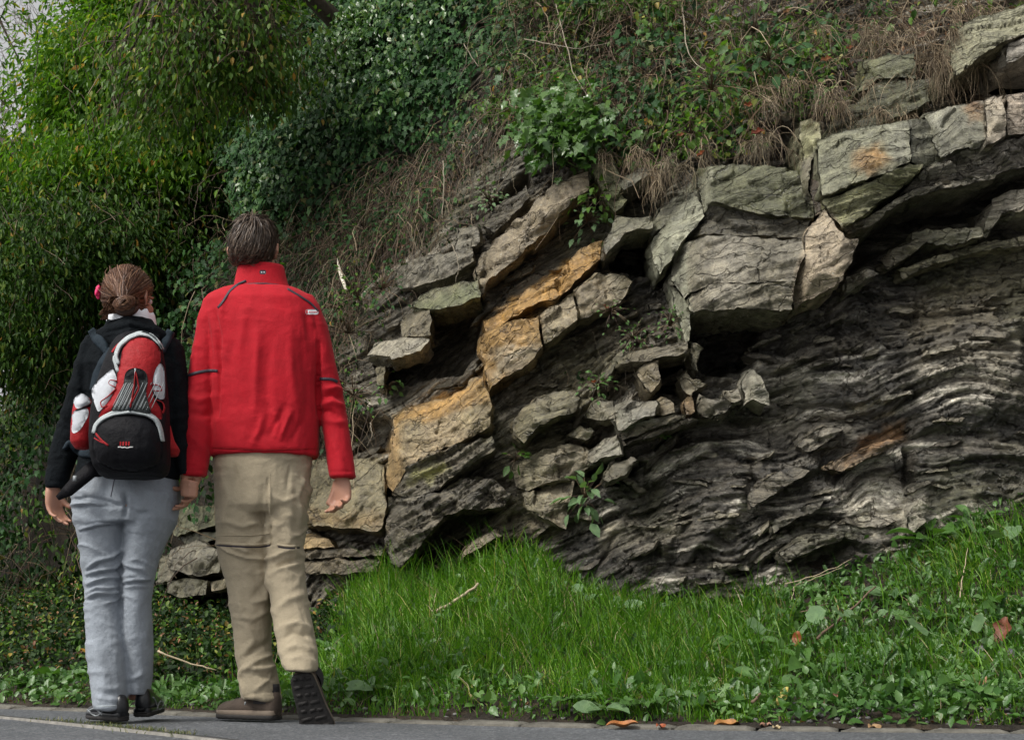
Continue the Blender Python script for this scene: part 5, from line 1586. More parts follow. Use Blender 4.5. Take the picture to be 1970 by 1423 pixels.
S_ = Build()
px_loft(S_, [(628, 218, 290, YW, .075), (645, 186, 322, YW, .088), (665, 168, 338, YW, .10), (690, 160, 346, YW, .11), (740, 164, 346, YW, .115), (800, 168, 344, YW, .112), (860, 160, 344, YW, .112), (900, 148, 346, YW, .118), (920, 144, 346, YW, .12), (926, 150, 342, YW, .112)], 34, 2.3)
px_loft(S_, [(648, 168, 200, YW, .05), (665, 156, 206, YW, .062), (700, 146, 200, 5.16, .062), (740, 134, 190, 5.165, .060), (790, 120, 178, 5.17, .058), (830, 106, 164, 5.18, .056), (870, 94, 152, 5.175, .052), (910, 89, 136, 5.165, .047), (934, 88, 126, 5.16, .042), (938, 90, 124, 5.16, .038)], 24, 2.1)
px_loft(S_, [(650, 308, 340, YW, .05), (665, 304, 352, YW, .062), (700, 310, 358, 5.165, .062), (760, 318, 364, 5.17, .058), (820, 324, 368, 5.16, .056), (870, 332, 369, 5.14, .050), (905, 342, 370, 5.125, .042), (915, 345, 369, 5.12, .038)], 24, 2.1)
sm_ = fuse(S_, .0055, 3)
folds(sm_, [([(175, 700), (168, 780), (150, 850)], -.008, 6), ([(150, 700), (150, 780)], .004, 8), ([(120, 830), (140, 850), (150, 880)], .005, 7), ([(110, 800), (135, 820)], -.004, 6), ([(92, 925), (125, 925)], -.003, 3), ([(190, 680), (200, 760), (190, 840)], .005, 8)], .004, 21, .006)
sweater = link('sweater', sm_, M_BLACK, wom, True)
# hood lying on the shoulders
hb_ = Build()
for P, r in (([(205, 644, 5.12), (215, 629, 5.11), (250, 624, 5.075), (285, 628, 5.11), (300, 644, 5.12)], (.018, .03, .036, .03, .018)),
             ([(186, 648, 5.12), (215, 640, 5.085), (252, 634, 5.06), (292, 640, 5.09), (318, 650, 5.12)], (.02, .034, .040, .034, .02)),
             ([(200, 655, 5.10), (250, 652, 5.05), (305, 656, 5.09)], (.025, .036, .025))):
    hb_.tube([at(*q) for q in P], r, 14)
hm_ = fuse(hb_, .005, 4); folds(hm_, [([(200, 640), (250, 628), (300, 640)], -.006, 4), ([(215, 655), (255, 645), (290, 655)], .004, 5)], .003, 4)
link('hood', hm_, M_BLACK, wom, True)
# white shirt collar
cw = Build()
rg = [px_ring(py, xl, xr, YW + .005, ry, 40, 2.0) + np.stack([0 * np.arange(40), 0 * np.arange(40), .006 * np.sin(np.arange(40) * 2.1) + .004 * np.sin(np.arange(40) * .9)], 1)
      for py, xl, xr, ry in ((630, 206, 300, .100), (616, 207, 298, .104), (608, 209, 296, .100), (603, 212, 293, .096), (605, 217, 288, .090), (614, 220, 284, .086))]
V, F = rings_mesh('', rg, cap=False); cw.add(V, F)
cw.obj('shirt_collar', M_FROST, wom, True)

# jeans
JE = Build()
px_loft(JE, [(900, 158, 336, YW, .105), (925, 148, 344, YW, .118), (955, 139, 346, YW, .130), (985, 141, 342, YW, .128), (1005, 150, 334, YW, .11)], 34, 2.2)
px_loft(JE, [(950, 142, 248, YW, .115), (1000, 144, 244, YW, .108), (1040, 151, 241, 5.165, .096), (1080, 157, 238, 5.17, .088), (1120, 162, 235, 5.17, .080), (1150, 164, 233, 5.165, .076), (1180, 164, 233, 5.16, .074), (1220, 165, 236, 5.15, .074), (1260, 167, 240, 5.14, .075), (1300, 172, 243, 5.13, .078), (1330, 178, 244, 5.12, .080), (1358, 182, 244, 5.11, .082), (1364, 185, 242, 5.11, .078)], 26, 2.1)
px_loft(JE, [(950, 238, 346, YW, .115), (1000, 240, 340, YW, .108), (1040, 240, 320, 5.17, .094), (1080, 239, 304, 5.175, .086), (1120, 238, 295, 5.18, .078), (1150, 237, 291, 5.18, .074), (1200, 237, 292, 5.19, .074), (1250, 240, 293, 5.20, .074), (1300, 243, 292, 5.21, .075), (1325, 244, 288, 5.21, .076), (1335, 246, 286, 5.21, .074)], 26, 2.1)
je = fuse(JE, .005, 3)
def zz2(*p): return [(0 + x / 3.009, 950 + y / 3.009) for x, y in p]
jfold = [
    (zz2((418, 30), (500, 20), (590, 30), (720, 70)), -.008, 3), (zz2((420, 62), (500, 52), (600, 62)), .010, 3.5), (zz2((425, 76), (520, 64), (600, 72)), -.008, 2.5), (zz2((440, 12), (520, 30), (600, 50)), .006, 4),
    (zz2((460, 206), (560, 176), (680, 160)), .009, 3.2), (zz2((462, 218), (560, 190), (680, 172)), -.007, 2.6), (zz2((500, 160), (600, 150), (680, 150)), .004, 4),
    (zz2((505, 430), (560, 385), (650, 360), (712, 320)), .010, 4), (zz2((505, 445), (570, 405), (660, 380), (712, 345)), -.008, 3), (zz2((500, 462), (580, 440), (660, 430), (712, 380)), .010, 4), (zz2((505, 480), (590, 456), (680, 440), (710, 410)), -.008, 3),
    (zz2((505, 520), (560, 495), (620, 480), (700, 478)), .009, 3.5), (zz2((510, 540), (580, 515), (640, 500), (700, 500)), -.007, 3), (zz2((500, 570), (560, 540), (620, 545), (700, 530)), .009, 4), (zz2((498, 600), (560, 570), (640, 575), (706, 560)), .010, 4), (zz2((500, 615), (570, 590), (640, 595)), -.008, 3), (zz2((600, 635), (660, 620), (706, 590)), .008, 3.5),
    (zz2((716, 400), (760, 425), (830, 430)), .006, 5), (zz2((714, 510), (780, 495), (866, 490)), .009, 3.5), (zz2((714, 524), (780, 512), (866, 512)), -.007, 3), (zz2((714, 540), (780, 530), (860, 535)), .006, 4),
    (zz2((740, 1070), (790, 1060), (830, 1030)), .007, 6), (zz2((560, 1110), (620, 1130), (700, 1120)), .005, 7), (zz2((550, 1170), (620, 1190), (700, 1190)), .005, 6),
    (zz2((560, 860), (570, 960), (600, 1080)), .005, 12), (zz2((650, 830), (690, 940)), .004, 12), (zz2((725, 0), (728, 80), (722, 130)), -.014, 5), (zz2((722, 60), (640, 72), (580, 50)), -.006, 6), (zz2((725, 70), (800, 110), (880, 110)), -.006, 6),
    (zz2((560, 1222), (650, 1218), (735, 1214)), -.002, 1.8),
]
folds(je, jfold, .0035, 31, .006)
# centre seam of the seat
jeans = link('jeans', je, M_JEAN, wom, True)
jeb = bvh_of(je)
ribbon('seat_seam', jeb, [(221, 918), (217, 935), (213, 955)], 1.4, M_PIPE, jeans, .001)
ribbon('hem_stitching', jeb, zz2((556, 1226), (640, 1226), (735, 1216)), 1.4, M_GREYW, jeans, .0008)
shoe('shoe', wom, at(236, 1386, 5.06), (-.62, .80, 0), (0, 0, 1), .245, .043, .085, (M_SHOE, M_SHOE, M_SOLE, M_SHOE), .024, False, True)
shoe('shoe', wom, at(272, 1378, 5.17), (-.06, 1, .03), (0, -.03, 1), .245, .044, .098, (M_SHOE, M_SHOE, M_SOLE, M_SHOE), .026, False, True)

# hair drawn back into a low knot
hcen = np.array(pw(0, -.008, .014)); hr = np.array((.079, .098, .102))
cap = Build(); rg = []
for t in np.linspace(.02, 2.2, 22):
    tt_ = np.where(np.sin(ph) > .25, np.minimum(t, 1.2 + 0 * ph), t)
    q, _ = scalp(hcen, hr * .985, Rw, tt_, ph); rg.append(q)
V, F = rings_mesh('', rg); cap.add(V, F)
whair = cap.obj('hair', m_simple('hair_base_auburn', (.055, .024, .013), .6, 200, .8, .003, .4, stretch=(1, 1, .2)), wom, True)
knot = np.array(at(234, 580, 5.03))
paths = []
for i in range(7500):
    u = rs.normal(size=3); u /= np.linalg.norm(u)
    t0 = math.acos(u[2])
    if t0 > 2.2 or (u[1] > .3 and t0 > 1.2): continue
    s0 = hcen + (u * (hr + rs.uniform(0, .006))) @ Rw.T; bow = rs.normal(size=3) * (.0035 if rs.random() > .05 else .012)
    P = []
    for k in range(9):
        f = k / 8
        q = s0 * (1 - f) + knot * f
        l = (q - hcen) @ Rw; rr = np.linalg.norm(l / (hr + .002)); m = max(1, 1.0 / max(rr, 1e-3)) if rr < 1.03 else 1
        q = hcen + (l * m * (1 + .02 * rs.random())) @ Rw.T
        P.append(q + rs.normal(size=3) * .0006 + bow * math.sin(f * 3.1))
    paths.append(P)
strands(paths, .0009, 'swept_back_locks', HAIR_F, whair)
paths = []
kc = knot + np.array([.01, .012, -.005])
for i in range(900):       # the knot itself: turns of hair, tail tucked to the left
    a0 = rs.uniform(0, 6.28); rad = rs.uniform(.008, .030); d0 = rs.uniform(-.02, .014); P = []
    for k in range(8):
        a = a0 + k * .42
        P.append(kc + np.array([math.cos(a) * rad * 1.25, d0 - .014 * (1 - rad / .03), math.sin(a) * rad * .85 + .006 * math.cos(a)]) + rs.normal(size=3) * .001)
    paths.append(P)
for i in range(1700):
    x0 = rs.uniform(-.05, .045); P = []
    for k in range(8):
        f = k / 7
        P.append(kc + np.array([x0 * (1 + .25 * f) - .030 * f * f, -.004 + .02 * f + rs.uniform(-.012, .008), .022 - .052 * f - .15 * abs(x0) * f + .008 * math.sin(3 * f)]) + rs.normal(size=3) * .001)
    paths.append(P)
for i in range(300):        # loose ends at the nape on the left
    P = []; o = np.array(at(206 + rs.uniform(-6, 10), 585, 5.10)); 
    for k in range(8):
        f = k / 7; P.append(o + np.array([-.012 * f + .008 * math.sin(f * 3), rs.uniform(-.002, .002), -.055 * f]))
    paths.append(P)
kb = Build(); kb.ell(kc + np.array([0, .012, -.008]), (.046, .018, .034)); kb.obj('hair_knot', m_simple('knot_base', (.05, .022, .012), .6), whair, True)
strands(paths, .0010, 'knot_locks', HAIR_F, whair)
fl_ = Build(); fc = np.array(at(191, 562, 5.155))
for k in range(16):
    a = k * 2.4; r_ = .006 + .011 * (k / 16)
    fl_.ell(fc + np.array([-.004 + .004 * math.sin(k), math.cos(a) * r_, math.sin(a) * r_]), (.006, .009, .011), 10, 6)
fl_.obj('flower_clip', M_PINK, wom, True)

# ------------------------------------------------------------------ rucksack on her back
pack = empty('rucksack', tuple(at(245, 920, 4.98)), 'red, white and black rucksack worn on the back over the black sweater', 'rucksack')
PB = Build()
px_loft(PB, [(640, 240, 284, 4.985, .035), (648, 226, 298, 4.97, .055), (665, 214, 310, 4.955, .072), (700, 200, 316, 4.945, .085), (740, 186, 320, 4.94, .095), (790, 176, 324, 4.935, .10), (840, 172, 326, 4.93, .105), (870, 174, 326, 4.93, .105), (895, 180, 326, 4.94, .10), (912, 190, 322, 4.96, .08), (920, 205, 310, 4.975, .05)], 32, 2.4)
pm = fuse(PB, .0055, 4); folds(pm, [([(190, 800), (250, 785), (310, 800)], -.008, 5)], .003, 9)
main = link('main_bag', pm, M_PACKBLK, pack, True)
pb = bvh_of(pm)
w_ = lambda *p: Q('W', p)
patch('red_panel', pb, w_((470, 585), (480, 520), (520, 475), (570, 458), (630, 472), (680, 520), (684, 590), (650, 640), (636, 700), (640, 770), (690, 850), (690, 900), (640, 868), (540, 846), (420, 856), (348, 886), (380, 830), (420, 780), (450, 700), (452, 650)), M_REDLOW, pack, .006, puff=.010)
patch('side_panel', pb, w_((312, 742), (340, 700), (380, 665), (430, 622), (452, 680), (446, 730), (405, 800), (352, 860), (330, 800)), M_WHITE, pack, .006, puff=.008)
patch('side_panel', pb, w_((655, 610), (684, 590), (700, 620), (704, 700), (704, 790), (672, 790), (642, 750), (640, 690)), M_WHITE, pack, .006, puff=.006)
mp_ = patch('mesh_pocket', pb, w_((492, 650), (510, 630), (548, 620), (590, 630), (608, 650), (612, 700), (600, 750), (632, 868), (540, 858), (414, 846), (455, 790), (486, 710)), m_simple('mesh_net', (.03, .036, .036), .8, 160, 1, .004, .8, vscale=170), pack, .004, lift=.018)
mb = bvh_of(mp_.data)
patch('pocket_top', mb, w_((490, 655), (510, 630), (548, 620), (590, 630), (606, 652), (600, 690), (545, 672), (492, 690)), M_PACKBLK, pack, .005)
# diamond netting as fine real cords over the pocket
for k in range(10):
    x = 430 + k * 22
    ribbon('net_cord', mb, w_((x, 842), (x + 70, 700)), .9, M_GREYW, mp_, .0008, 5, n=3)
    ribbon('net_cord', mb, w_((x + 5, 700), (x - 60 + (k < 3) * 40, 842)) if k > 2 else w_((x + 60, 705), (x, 820)), .9, M_GREYW, mp_, .0008, 5, n=3)
ribbon('top_binding', pb, w_((458, 600), (442, 560), (462, 505), (510, 462), (572, 438), (630, 450), (672, 488), (688, 520)), [7, 8.5, 9, 9, 9, 8, 5], M_GREYW, pack, .007, lift=.006)
ribbon('zip_cord', pb, w_((425, 540), (440, 515), (468, 490), (492, 468)), 4, M_REDLOW, pack, .005)
ribbon('zip_tape', pb, w_((440, 560), (432, 580), (448, 600), (446, 625), (458, 640)), 7, M_GREYW, pack, .005)
lowp = patch('lower_pocket', pb, w_((328, 960), (350, 916), (420, 876), (500, 868), (590, 880), (650, 910), (680, 960), (690, 1020), (690, 1100), (650, 1150), (540, 1175), (420, 1160), (340, 1110), (318, 1040)), M_PACKBLK, pack, .008, puff=.022)
lpb = bvh_of(lowp.data)
ribbon('lower_binding', pb, w_((328, 965), (336, 925), (372, 888), (430, 860), (520, 848), (610, 862), (656, 892), (678, 940), (688, 1005)), [8, 9.5, 10, 10, 10, 9, 6], M_GREYW, pack, .010, lift=.010)
ribbon('zip_pull', lpb, w_((338, 965), (365, 1000), (404, 1030)), 4, M_REDLOW, pack, .004)
ribbon('zip_pull', lpb, w_((330, 990), (370, 1015), (400, 1022)), 2.5, M_REDLOW, pack, .003)
# worn logo: red letters over a white script stroke
LG = m_simple('logo_white', (.55, .55, .55), .6)
for i, (x0, x1) in enumerate(((462, 474), (477, 489), (492, 504), (507, 518))):
    patch('logo_letter', lpb, w_((x0, 1008), (x1, 1006), (x1 + 1, 1016), (x1 - 3, 1022), (x1 + 1, 1032), (x0, 1032), (x0 + 3, 1020)), M_REDLOW, lowp, .001, 1.6)
ribbon('logo_script', lpb, w_((456, 1040), (470, 1036), (480, 1044), (492, 1037), (504, 1046), (514, 1040), (536, 1038)), 2.2, LG, lowp, .001, 1.5, n=3)
for pts in (((448, 690), (412, 684), (404, 706), (440, 722)), ((446, 730), (404, 772), (362, 800), (370, 832), (400, 820)), ((640, 708), (680, 716), (688, 744), (645, 742)), ((660, 790), (690, 800), (700, 830), (690, 860)), ((548, 640), (540, 720), (520, 830)), ((552, 650), (566, 730), (530, 800))):
    ribbon('elastic_cord', mb if pts[0][0] in (548, 552) else pb, w_(*pts), 1.8, M_REDLOW, pack, .002, 2.5, lift=.010, n=3)
ribbon('cord_toggle', mb, w_((519, 820), (519, 848)), 5, M_SLATE, pack, .008)
ribbon('cord_toggle', mb, w_((547, 625), (547, 662)), 4, M_GREYW, pack, .006)
# bottle pouch on the left with a white flap, and the right wing
PO = Build()
px_loft(PO, [(764, 148, 172, 4.99, .02), (775, 143, 178, 4.985, .035), (790, 140, 184, 4.98, .043), (820, 137, 186, 4.98, .047), (850, 136, 180, 4.985, .045), (864, 146, 168, 4.99, .03)], 22, 2.2)
po = fuse(PO, .005, 3); pouch = link('side_pouch', po, M_REDLOW, pack, True); pob = bvh_of(po)
patch('pouch_panel', pob, w_((216, 850), (300, 830), (304, 870), (258, 950), (216, 974), (206, 930)), M_WHITE, pouch, .004)
patch('pouch_flap', pob, w_((218, 790), (240, 765), (275, 752), (300, 776), (322, 805), (240, 842), (226, 820)), M_WHITE, pouch, .010, puff=.012)
ribbon('pouch_edge', pob, w_((232, 846), (280, 832), (330, 808)), 3.5, M_PACKBLK, pouch, .004)
WG = Build()
px_loft(WG, [(805, 305, 322, 5.0, .02), (820, 302, 328, 5.0, .035), (845, 300, 334, 5.0, .045), (865, 304, 346, 5.01, .045), (878, 314, 342, 5.02, .03)], 20, 2.2)
link('side_pouch', fuse(WG, .005, 3), M_REDLOW, pack, True)
# straps
swb = bvh_of(sm_)
ribbon('shoulder_strap', swb, w_((312, 420), (345, 465), (380, 505), (400, 545)), [13, 22, 20, 12], M_SLATE, pack, .012, lift=.004)
ribbon('shoulder_strap', swb, w_((735, 425), (715, 460), (700, 500), (690, 540)), [14, 20, 16, 10], M_SLATE, pack, .012, lift=.004)
ribbon('side_web', swb, w_((420, 520), (380, 600), (340, 680), (316, 740)), [12, 22, 20, 8], M_SLATE, pack, .012, lift=.01)
ribbon('hip_belt', swb, w_((330, 1080), (250, 1060), (200, 1010), (170, 1050)), [12, 18, 14, 6], M_SLATE, pack, .010, lift=.012)
# loose black strap swinging past her left hip
q = [at(*a) for a in ((190, 896, 5.02), (172, 906, 5.0), (150, 925, 4.99), (130, 944, 4.985), (110, 958, 4.98))]
P = np.array(q); T, A, B_ = frames(P)
sd = np.cross(T, np.array([0, 1, 0])); sd /= np.linalg.norm(sd, axis=1)[:, None]
wd = np.array([.030, .026, .024, .020, .008])[:, None]
V = np.concatenate([P - sd * wd, P + sd * wd, P + sd * wd + [0, .006, 0], P - sd * wd + [0, .006, 0]])
F = []
for r in range(4):
    a = r * 5 + np.arange(4); b = ((r + 1) % 4) * 5 + np.arange(4)
    F.append(np.stack([a, a + 1, b + 1, b], 1))
F.append(np.array([[0, 5, 10, 15], [4, 19, 14, 9]]))
link('loose_strap', mesh_np('loose_strap', V, F), M_PACKBLK, pack)
bk = Build(); bk.box(at(144, 920, 4.975), (.006, .003, .009)); bk.obj('buckle', M_SILVER, pack)
# ------------------------------------------------------------------ plants
rg_ = np.random.default_rng(11)
# leaf shapes: (along, across, up), triangles
T_OVATE = (np.array([[0, 0, 0], [.28, .27, .05], [.62, .24, .02], [1, 0, -.14], [.62, -.24, .02], [.28, -.27, .05], [.45, 0, -.03]], float),
           np.array([[0, 6, 1], [1, 6, 2], [2, 6, 3], [3, 6, 4], [4, 6, 5], [5, 6, 0]]))
T_IVY = (np.array([[0, 0, 0], [.02, .34, .04], [.34, .30, .03], [.46, .48, -.02], [.62, .20, .02], [1, 0, -.12], [.62, -.20, .02], [.46, -.48, -.02], [.34, -.30, .03], [.02, -.34, .04], [.38, 0, -.04]], float),
         np.array([[0, 10, 1], [1, 10, 2], [2, 10, 3], [3, 10, 4], [4, 10, 5], [5, 10, 6], [6, 10, 7], [7, 10, 8], [8, 10, 9], [9, 10, 0]]))
T_DIA = (np.array([[0, 0, 0], [.42, .24, .05], [1, 0, -.10], [.42, -.24, .05]], float), np.array([[0, 2, 1], [0, 3, 2]]))
T_LONG = (np.array([[0, 0, 0], [.3, .16, .04], [.7, .13, 0], [1, 0, -.18], [.7, -.13, 0], [.3, -.16, .04]], float), np.array([[0, 2, 1], [0, 3, 2], [0, 4, 3], [0, 5, 4]]))


T_HANG = (T_OVATE[0] * np.array([1, .72, 1]), T_OVATE[1])


def nrm(v):
    return v / (np.linalg.norm(v, axis=-1, keepdims=True) + 1e-9)


def leaves(name, mat, P, D, N, S, tpl, parent=None, smooth=False):
    V0, F0 = tpl
    n = len(P)
    D = nrm(D); N = nrm(N - D * (N * D).sum(1, keepdims=True)); B = np.cross(N, D)
    S = np.broadcast_to(S, (n,))[:, None, None]
    asp = rg_.uniform(.8, 1.2, (n, 1, 1)); bend = rg_.uniform(.3, 2.2, (n, 1, 1))
    V = P[:, None, :] + S * (V0[None, :, 0:1] * D[:, None, :] + asp * V0[None, :, 1:2] * B[:, None, :] + bend * V0[None, :, 2:3] * N[:, None, :])
    F = (np.arange(n)[:, None, None] * len(V0) + F0[None]).reshape(-1, F0.shape[1])
    o = link(name, mesh_np(name, V.reshape(-1, 3), F), mat, parent, smooth)
    o['kind'] = 'stuff'
    return o


def twigs(name, mat, P0, D0, L, r, parent=None, seg=6, droop=.5, wig=.35, n=3, hug=None):
    """many thin bent stems in one mesh"""
    m = len(P0); P = [P0]; D = nrm(D0)
    L = np.broadcast_to(L, (m,)); r = np.broadcast_to(r, (m,))
    for k in range(seg):
        D = nrm(D + rg_.normal(size=(m, 3)) * wig * np.array([1, .6, 1]) + np.array([0, 0, -droop / seg * 2]))
        P.append(P[-1] + D * (L / seg)[:, None])
    P = np.stack(P, 1)
    T = nrm(np.gradient(P, axis=1)); A = nrm(np.cross(T, np.array([.3, .9, .2]))); B = np.cross(T, A)
    th = np.arange(n) * 2 * math.pi / n
    tp = np.linspace(1, .35, seg + 1)[None, :, None, None]
    V = P[:, :, None, :] + r[:, None, None, None] * tp * (np.cos(th)[None, None, :, None] * A[:, :, None, :] + np.sin(th)[None, None, :, None] * B[:, :, None, :])
    base = (np.arange(m)[:, None, None] * (seg + 1) + np.arange(seg)[None, :, None]) * n
    a = base + np.arange(n)[None, None, :]; b = base + ((np.arange(n) + 1) % n)[None, None, :]
    F = np.stack([a, b, b + n, a + n], -1).reshape(-1, 4)
    o = link(name, mesh_np(name, V.reshape(-1, 3), F), mat, parent, False); o['kind'] = 'stuff'
    return o, P


def skin_pts(n, x0, x1, z0, z1, keep=None):
    """random points on the hillside skin with outward normals"""
    xs = np.linspace(x0, x1, 600); sl = np.sqrt(1 + np.gradient(tabv(_yb, xs), xs) ** 2); c = np.cumsum(sl); c /= c[-1]
    x = np.interp(rg_.random(n), c, xs); z = rg_.uniform(z0, z1, n)
    y = W(x, z); e = .02
    N = nrm(np.stack([(W(x + e, z) - W(x - e, z)) / (2 * e), -np.ones(n), (W(x, z + e) - W(x, z - e)) / (2 * e)], 1))
    P = np.stack([x, y, z], 1)
    px, py = proj(P)
    ok = z < np.interp(x, [-22, -6, -3.2, -2, -1, 0, 9], [3.2, 3.2, 3.6, 4.6, 5.8, 7, 8]) - .1
    if keep is not None:
        ok &= rg_.random(n) < keep(px, py, x, z)
    P, N = P[ok], N[ok]
    P[:, 1] = hill_y(P[:, 0], P[:, 2])
    return P, N


def inpoly(px, py, poly, w=25):
    jx = (fbm(px / 90, py / 90, 201, 3) - .5) * 90; jy = (fbm(px / 90 + 7, py / 90, 202, 3) - .5) * 90
    return soft(px + jx, py + jy, poly, w)


G_IVY = m_leaf('ivy_leaf', [(0, (.010, .038, .010)), (.35, (.022, .068, .018)), (.7, (.038, .105, .030)), (.93, (.075, .16, .045)), (1, (.16, .14, .05))], .5, .16, spec=.22)
G_DARK = m_leaf('dark_leaf', [(0, (.005, .016, .003)), (.5, (.011, .032, .006)), (.85, (.024, .058, .011)), (.96, (.055, .10, .018)), (1, (.14, .09, .02))], .55, .2, spec=.18)  # near-black albedo: the left slope's deep shade is put into the leaf colour
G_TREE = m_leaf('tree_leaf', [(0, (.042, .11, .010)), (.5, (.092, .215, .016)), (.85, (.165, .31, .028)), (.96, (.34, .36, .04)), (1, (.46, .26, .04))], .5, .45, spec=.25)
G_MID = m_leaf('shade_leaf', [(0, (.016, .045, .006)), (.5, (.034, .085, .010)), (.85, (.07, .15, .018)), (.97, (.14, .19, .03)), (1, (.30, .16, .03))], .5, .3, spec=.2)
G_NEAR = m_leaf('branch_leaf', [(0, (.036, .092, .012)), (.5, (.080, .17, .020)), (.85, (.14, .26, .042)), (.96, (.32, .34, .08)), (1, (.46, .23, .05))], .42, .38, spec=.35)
G_BRIGHT = m_leaf('bright_leaf', [(0, (.035, .10, .014)), (.5, (.065, .155, .025)), (1, (.12, .21, .05))], .28, .25, spec=.7)
G_GRASS = m_leaf('grass_blade', [(0, (.030, .10, .008)), (.4, (.080, .22, .012)), (.8, (.14, .31, .022)), (.95, (.22, .36, .05)), (1, (.38, .32, .12))], .45, .4, spec=.35)
G_WEED = m_leaf('weed_leaf', [(0, (.030, .095, .014)), (.5, (.07, .17, .03)), (1, (.14, .25, .08))], .38, .25, spec=.55)
G_WEEDL = m_leaf('pale_weed_leaf', [(0, (.10, .20, .07)), (1, (.18, .29, .14))], .45, .25)
G_DEAD = m_leaf('dead_stem', [(0, (.055, .036, .022)), (.4, (.14, .10, .06)), (.75, (.29, .22, .135)), (1, (.52, .43, .30))], .7, .0)
G_BROWN = m_leaf('bramble_stem', [(0, (.040, .024, .016)), (.5, (.10, .060, .036)), (.85, (.21, .15, .09)), (1, (.42, .34, .23))], .6, .0)
G_RUST = m_leaf('rust_leaf', [(0, (.13, .055, .025)), (.5, (.24, .11, .05)), (1, (.36, .20, .10))], .6, .2)
BARK = m_simple('bark', (.07, .052, .036), .9, 60, 1, .02, .4, stretch=(3, 3, .7))
FERN = G_WEED


def jit(n, s): return rg_.normal(size=(n, 3)) * s


# ---- the dark overgrown slope on the left
def kp_slope(px, py, x, z):
    m = inpoly(px, py, [(-900, -500), (640, -500), (520, 180), (560, 400), (640, 640), (700, 900), (560, 900), (540, 1010), (440, 1200), (260, 1290), (-900, 1300)], 20)
    m = m * (1 - inpoly(px, py, Q('K', [(570, 260), (820, 200), (880, 560), (860, 700), (600, 560)]), 20) * .95)
    return m
P, N = skin_pts(105000, -13, .4, .35, 5.2, kp_slope)
bul = np.clip(fbm(P[:, 0] * 1.1 + P[:, 1] * .5, P[:, 2] * 1.3, 301, 4) - .35, 0, 1) * 1.3
far = np.clip((P[:, 1] - 8) / 6, 0, 1)
off = (bul + rg_.random(len(P)) ** 2 * .18) * np.clip((1.1 - P[:, 0]) / 2.0, 0, 1) * np.clip((P[:, 2] - .3) / .8, .1, 1)
Pv = P + N * off[:, None] + jit(len(P), .03)
tone = fbm(P[:, 0] * 2.2, P[:, 2] * 2.2, 302, 3)
lime = (tone > .54) & (rg_.random(len(P)) < .5)
ivyish = (tone < .43)
dd = np.array([0, -.25, -1.0]) + rg_.normal(size=(len(P), 3)) * .55
nn = N * .7 + np.array([0, -.1, .75]) + rg_.normal(size=(len(P), 3)) * .45
slope = empty('overgrown_slope', (-2.5, 9.5, .6), 'dark tangle of shrubs and creepers covering the shaded slope behind the couple', 'undergrowth')
slope['kind'] = 'stuff'
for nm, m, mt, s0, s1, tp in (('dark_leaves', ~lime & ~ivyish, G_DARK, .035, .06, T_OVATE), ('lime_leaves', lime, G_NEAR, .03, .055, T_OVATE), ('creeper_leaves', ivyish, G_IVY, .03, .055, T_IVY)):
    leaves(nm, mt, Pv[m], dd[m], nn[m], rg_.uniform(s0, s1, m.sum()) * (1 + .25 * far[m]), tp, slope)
Pq, Nq = skin_pts(2600, -8, .2, .5, 4.8, kp_slope)
twigs('stems', G_BROWN, Pq + Nq * rg_.random((len(Pq), 1)) * .5, np.array([0, -.3, .2]) + jit(len(Pq), .8), rg_.uniform(.2, .7, len(Pq)), rg_.uniform(.0015, .004, len(Pq)), slope, droop=1.2)

# ---- ivy thicket bulging over the middle of the slope
IVY_POLY = [(640, -260), (1040, -260), (1000, 40), (930, 130), (880, 250), (850, 300), (760, 325), (700, 345), (640, 430), (540, 470), (430, 380), (430, 210), (600, 60)]
P, N = skin_pts(52000, -1.9, .6, 2.1, 5.6, lambda px, py, x, z: inpoly(px, py, IVY_POLY, 45))
_px, _py = proj(P)
ed = np.clip(soft(_px, _py, IVY_POLY, 110) * 1.5 - .3, 0, 1)
bul = .08 + .34 * ed * (.4 + fbm(P[:, 0] * 2.6, P[:, 2] * 2.6, 311, 3))
Pv = P + N * (bul * (1 - .5 * rg_.random(len(P)) ** 2.5))[:, None] + jit(len(P), .015)
ivy = empty('ivy_thicket', tuple(on_wall(700., 330., .1)), 'glossy dark blue-green ivy thicket hanging over the slope above the rocks', 'ivy')
dd = np.array([-.1, -.35, -1]) + jit(len(P), .38); nn = N * .55 + np.array([-.15, -.2, .8]) + jit(len(P), .28)
sz = rg_.uniform(.028, .060, len(P))
sel = np.argsort(-( (Pv[:, 1] < np.median(Pv[:, 1])) * sz))[:260]
rest = np.ones(len(P), bool); rest[sel] = False
leaves('ivy_leaves', G_IVY, Pv[rest], dd[rest], nn[rest], sz[rest], T_IVY, ivy)


def leaf_protos(name, mat, tpl, k=6):
    out = []
    for i in range(k):
        V0 = tpl[0].copy(); V0[:, 1] *= rg_.uniform(.85, 1.15); V0[:, 2] = V0[:, 2] * rg_.uniform(.5, 2) + rg_.normal(size=len(V0)) * .01
        me = mesh_np(name, V0, tpl[1]); me.materials.append(mat); out.append(me)
    return out


def place_leaves(name, protos, P, D, N, S, parent):
    D = nrm(D); N = nrm(N - D * (N * D).sum(1, keepdims=True)); B = np.cross(N, D)
    inv = parent.location.copy()
    for i in range(len(P)):
        o = bpy.data.objects.new(name, protos[i % len(protos)])
        M = Matrix(((D[i, 0], B[i, 0], N[i, 0], 0), (D[i, 1], B[i, 1], N[i, 1], 0), (D[i, 2], B[i, 2], N[i, 2], 0), (0, 0, 0, 1))) @ Matrix.Scale(float(S[i]), 4)
        M.translation = Vector(P[i]) - inv
        COL.objects.link(o); o.parent = parent; o.matrix_local = M


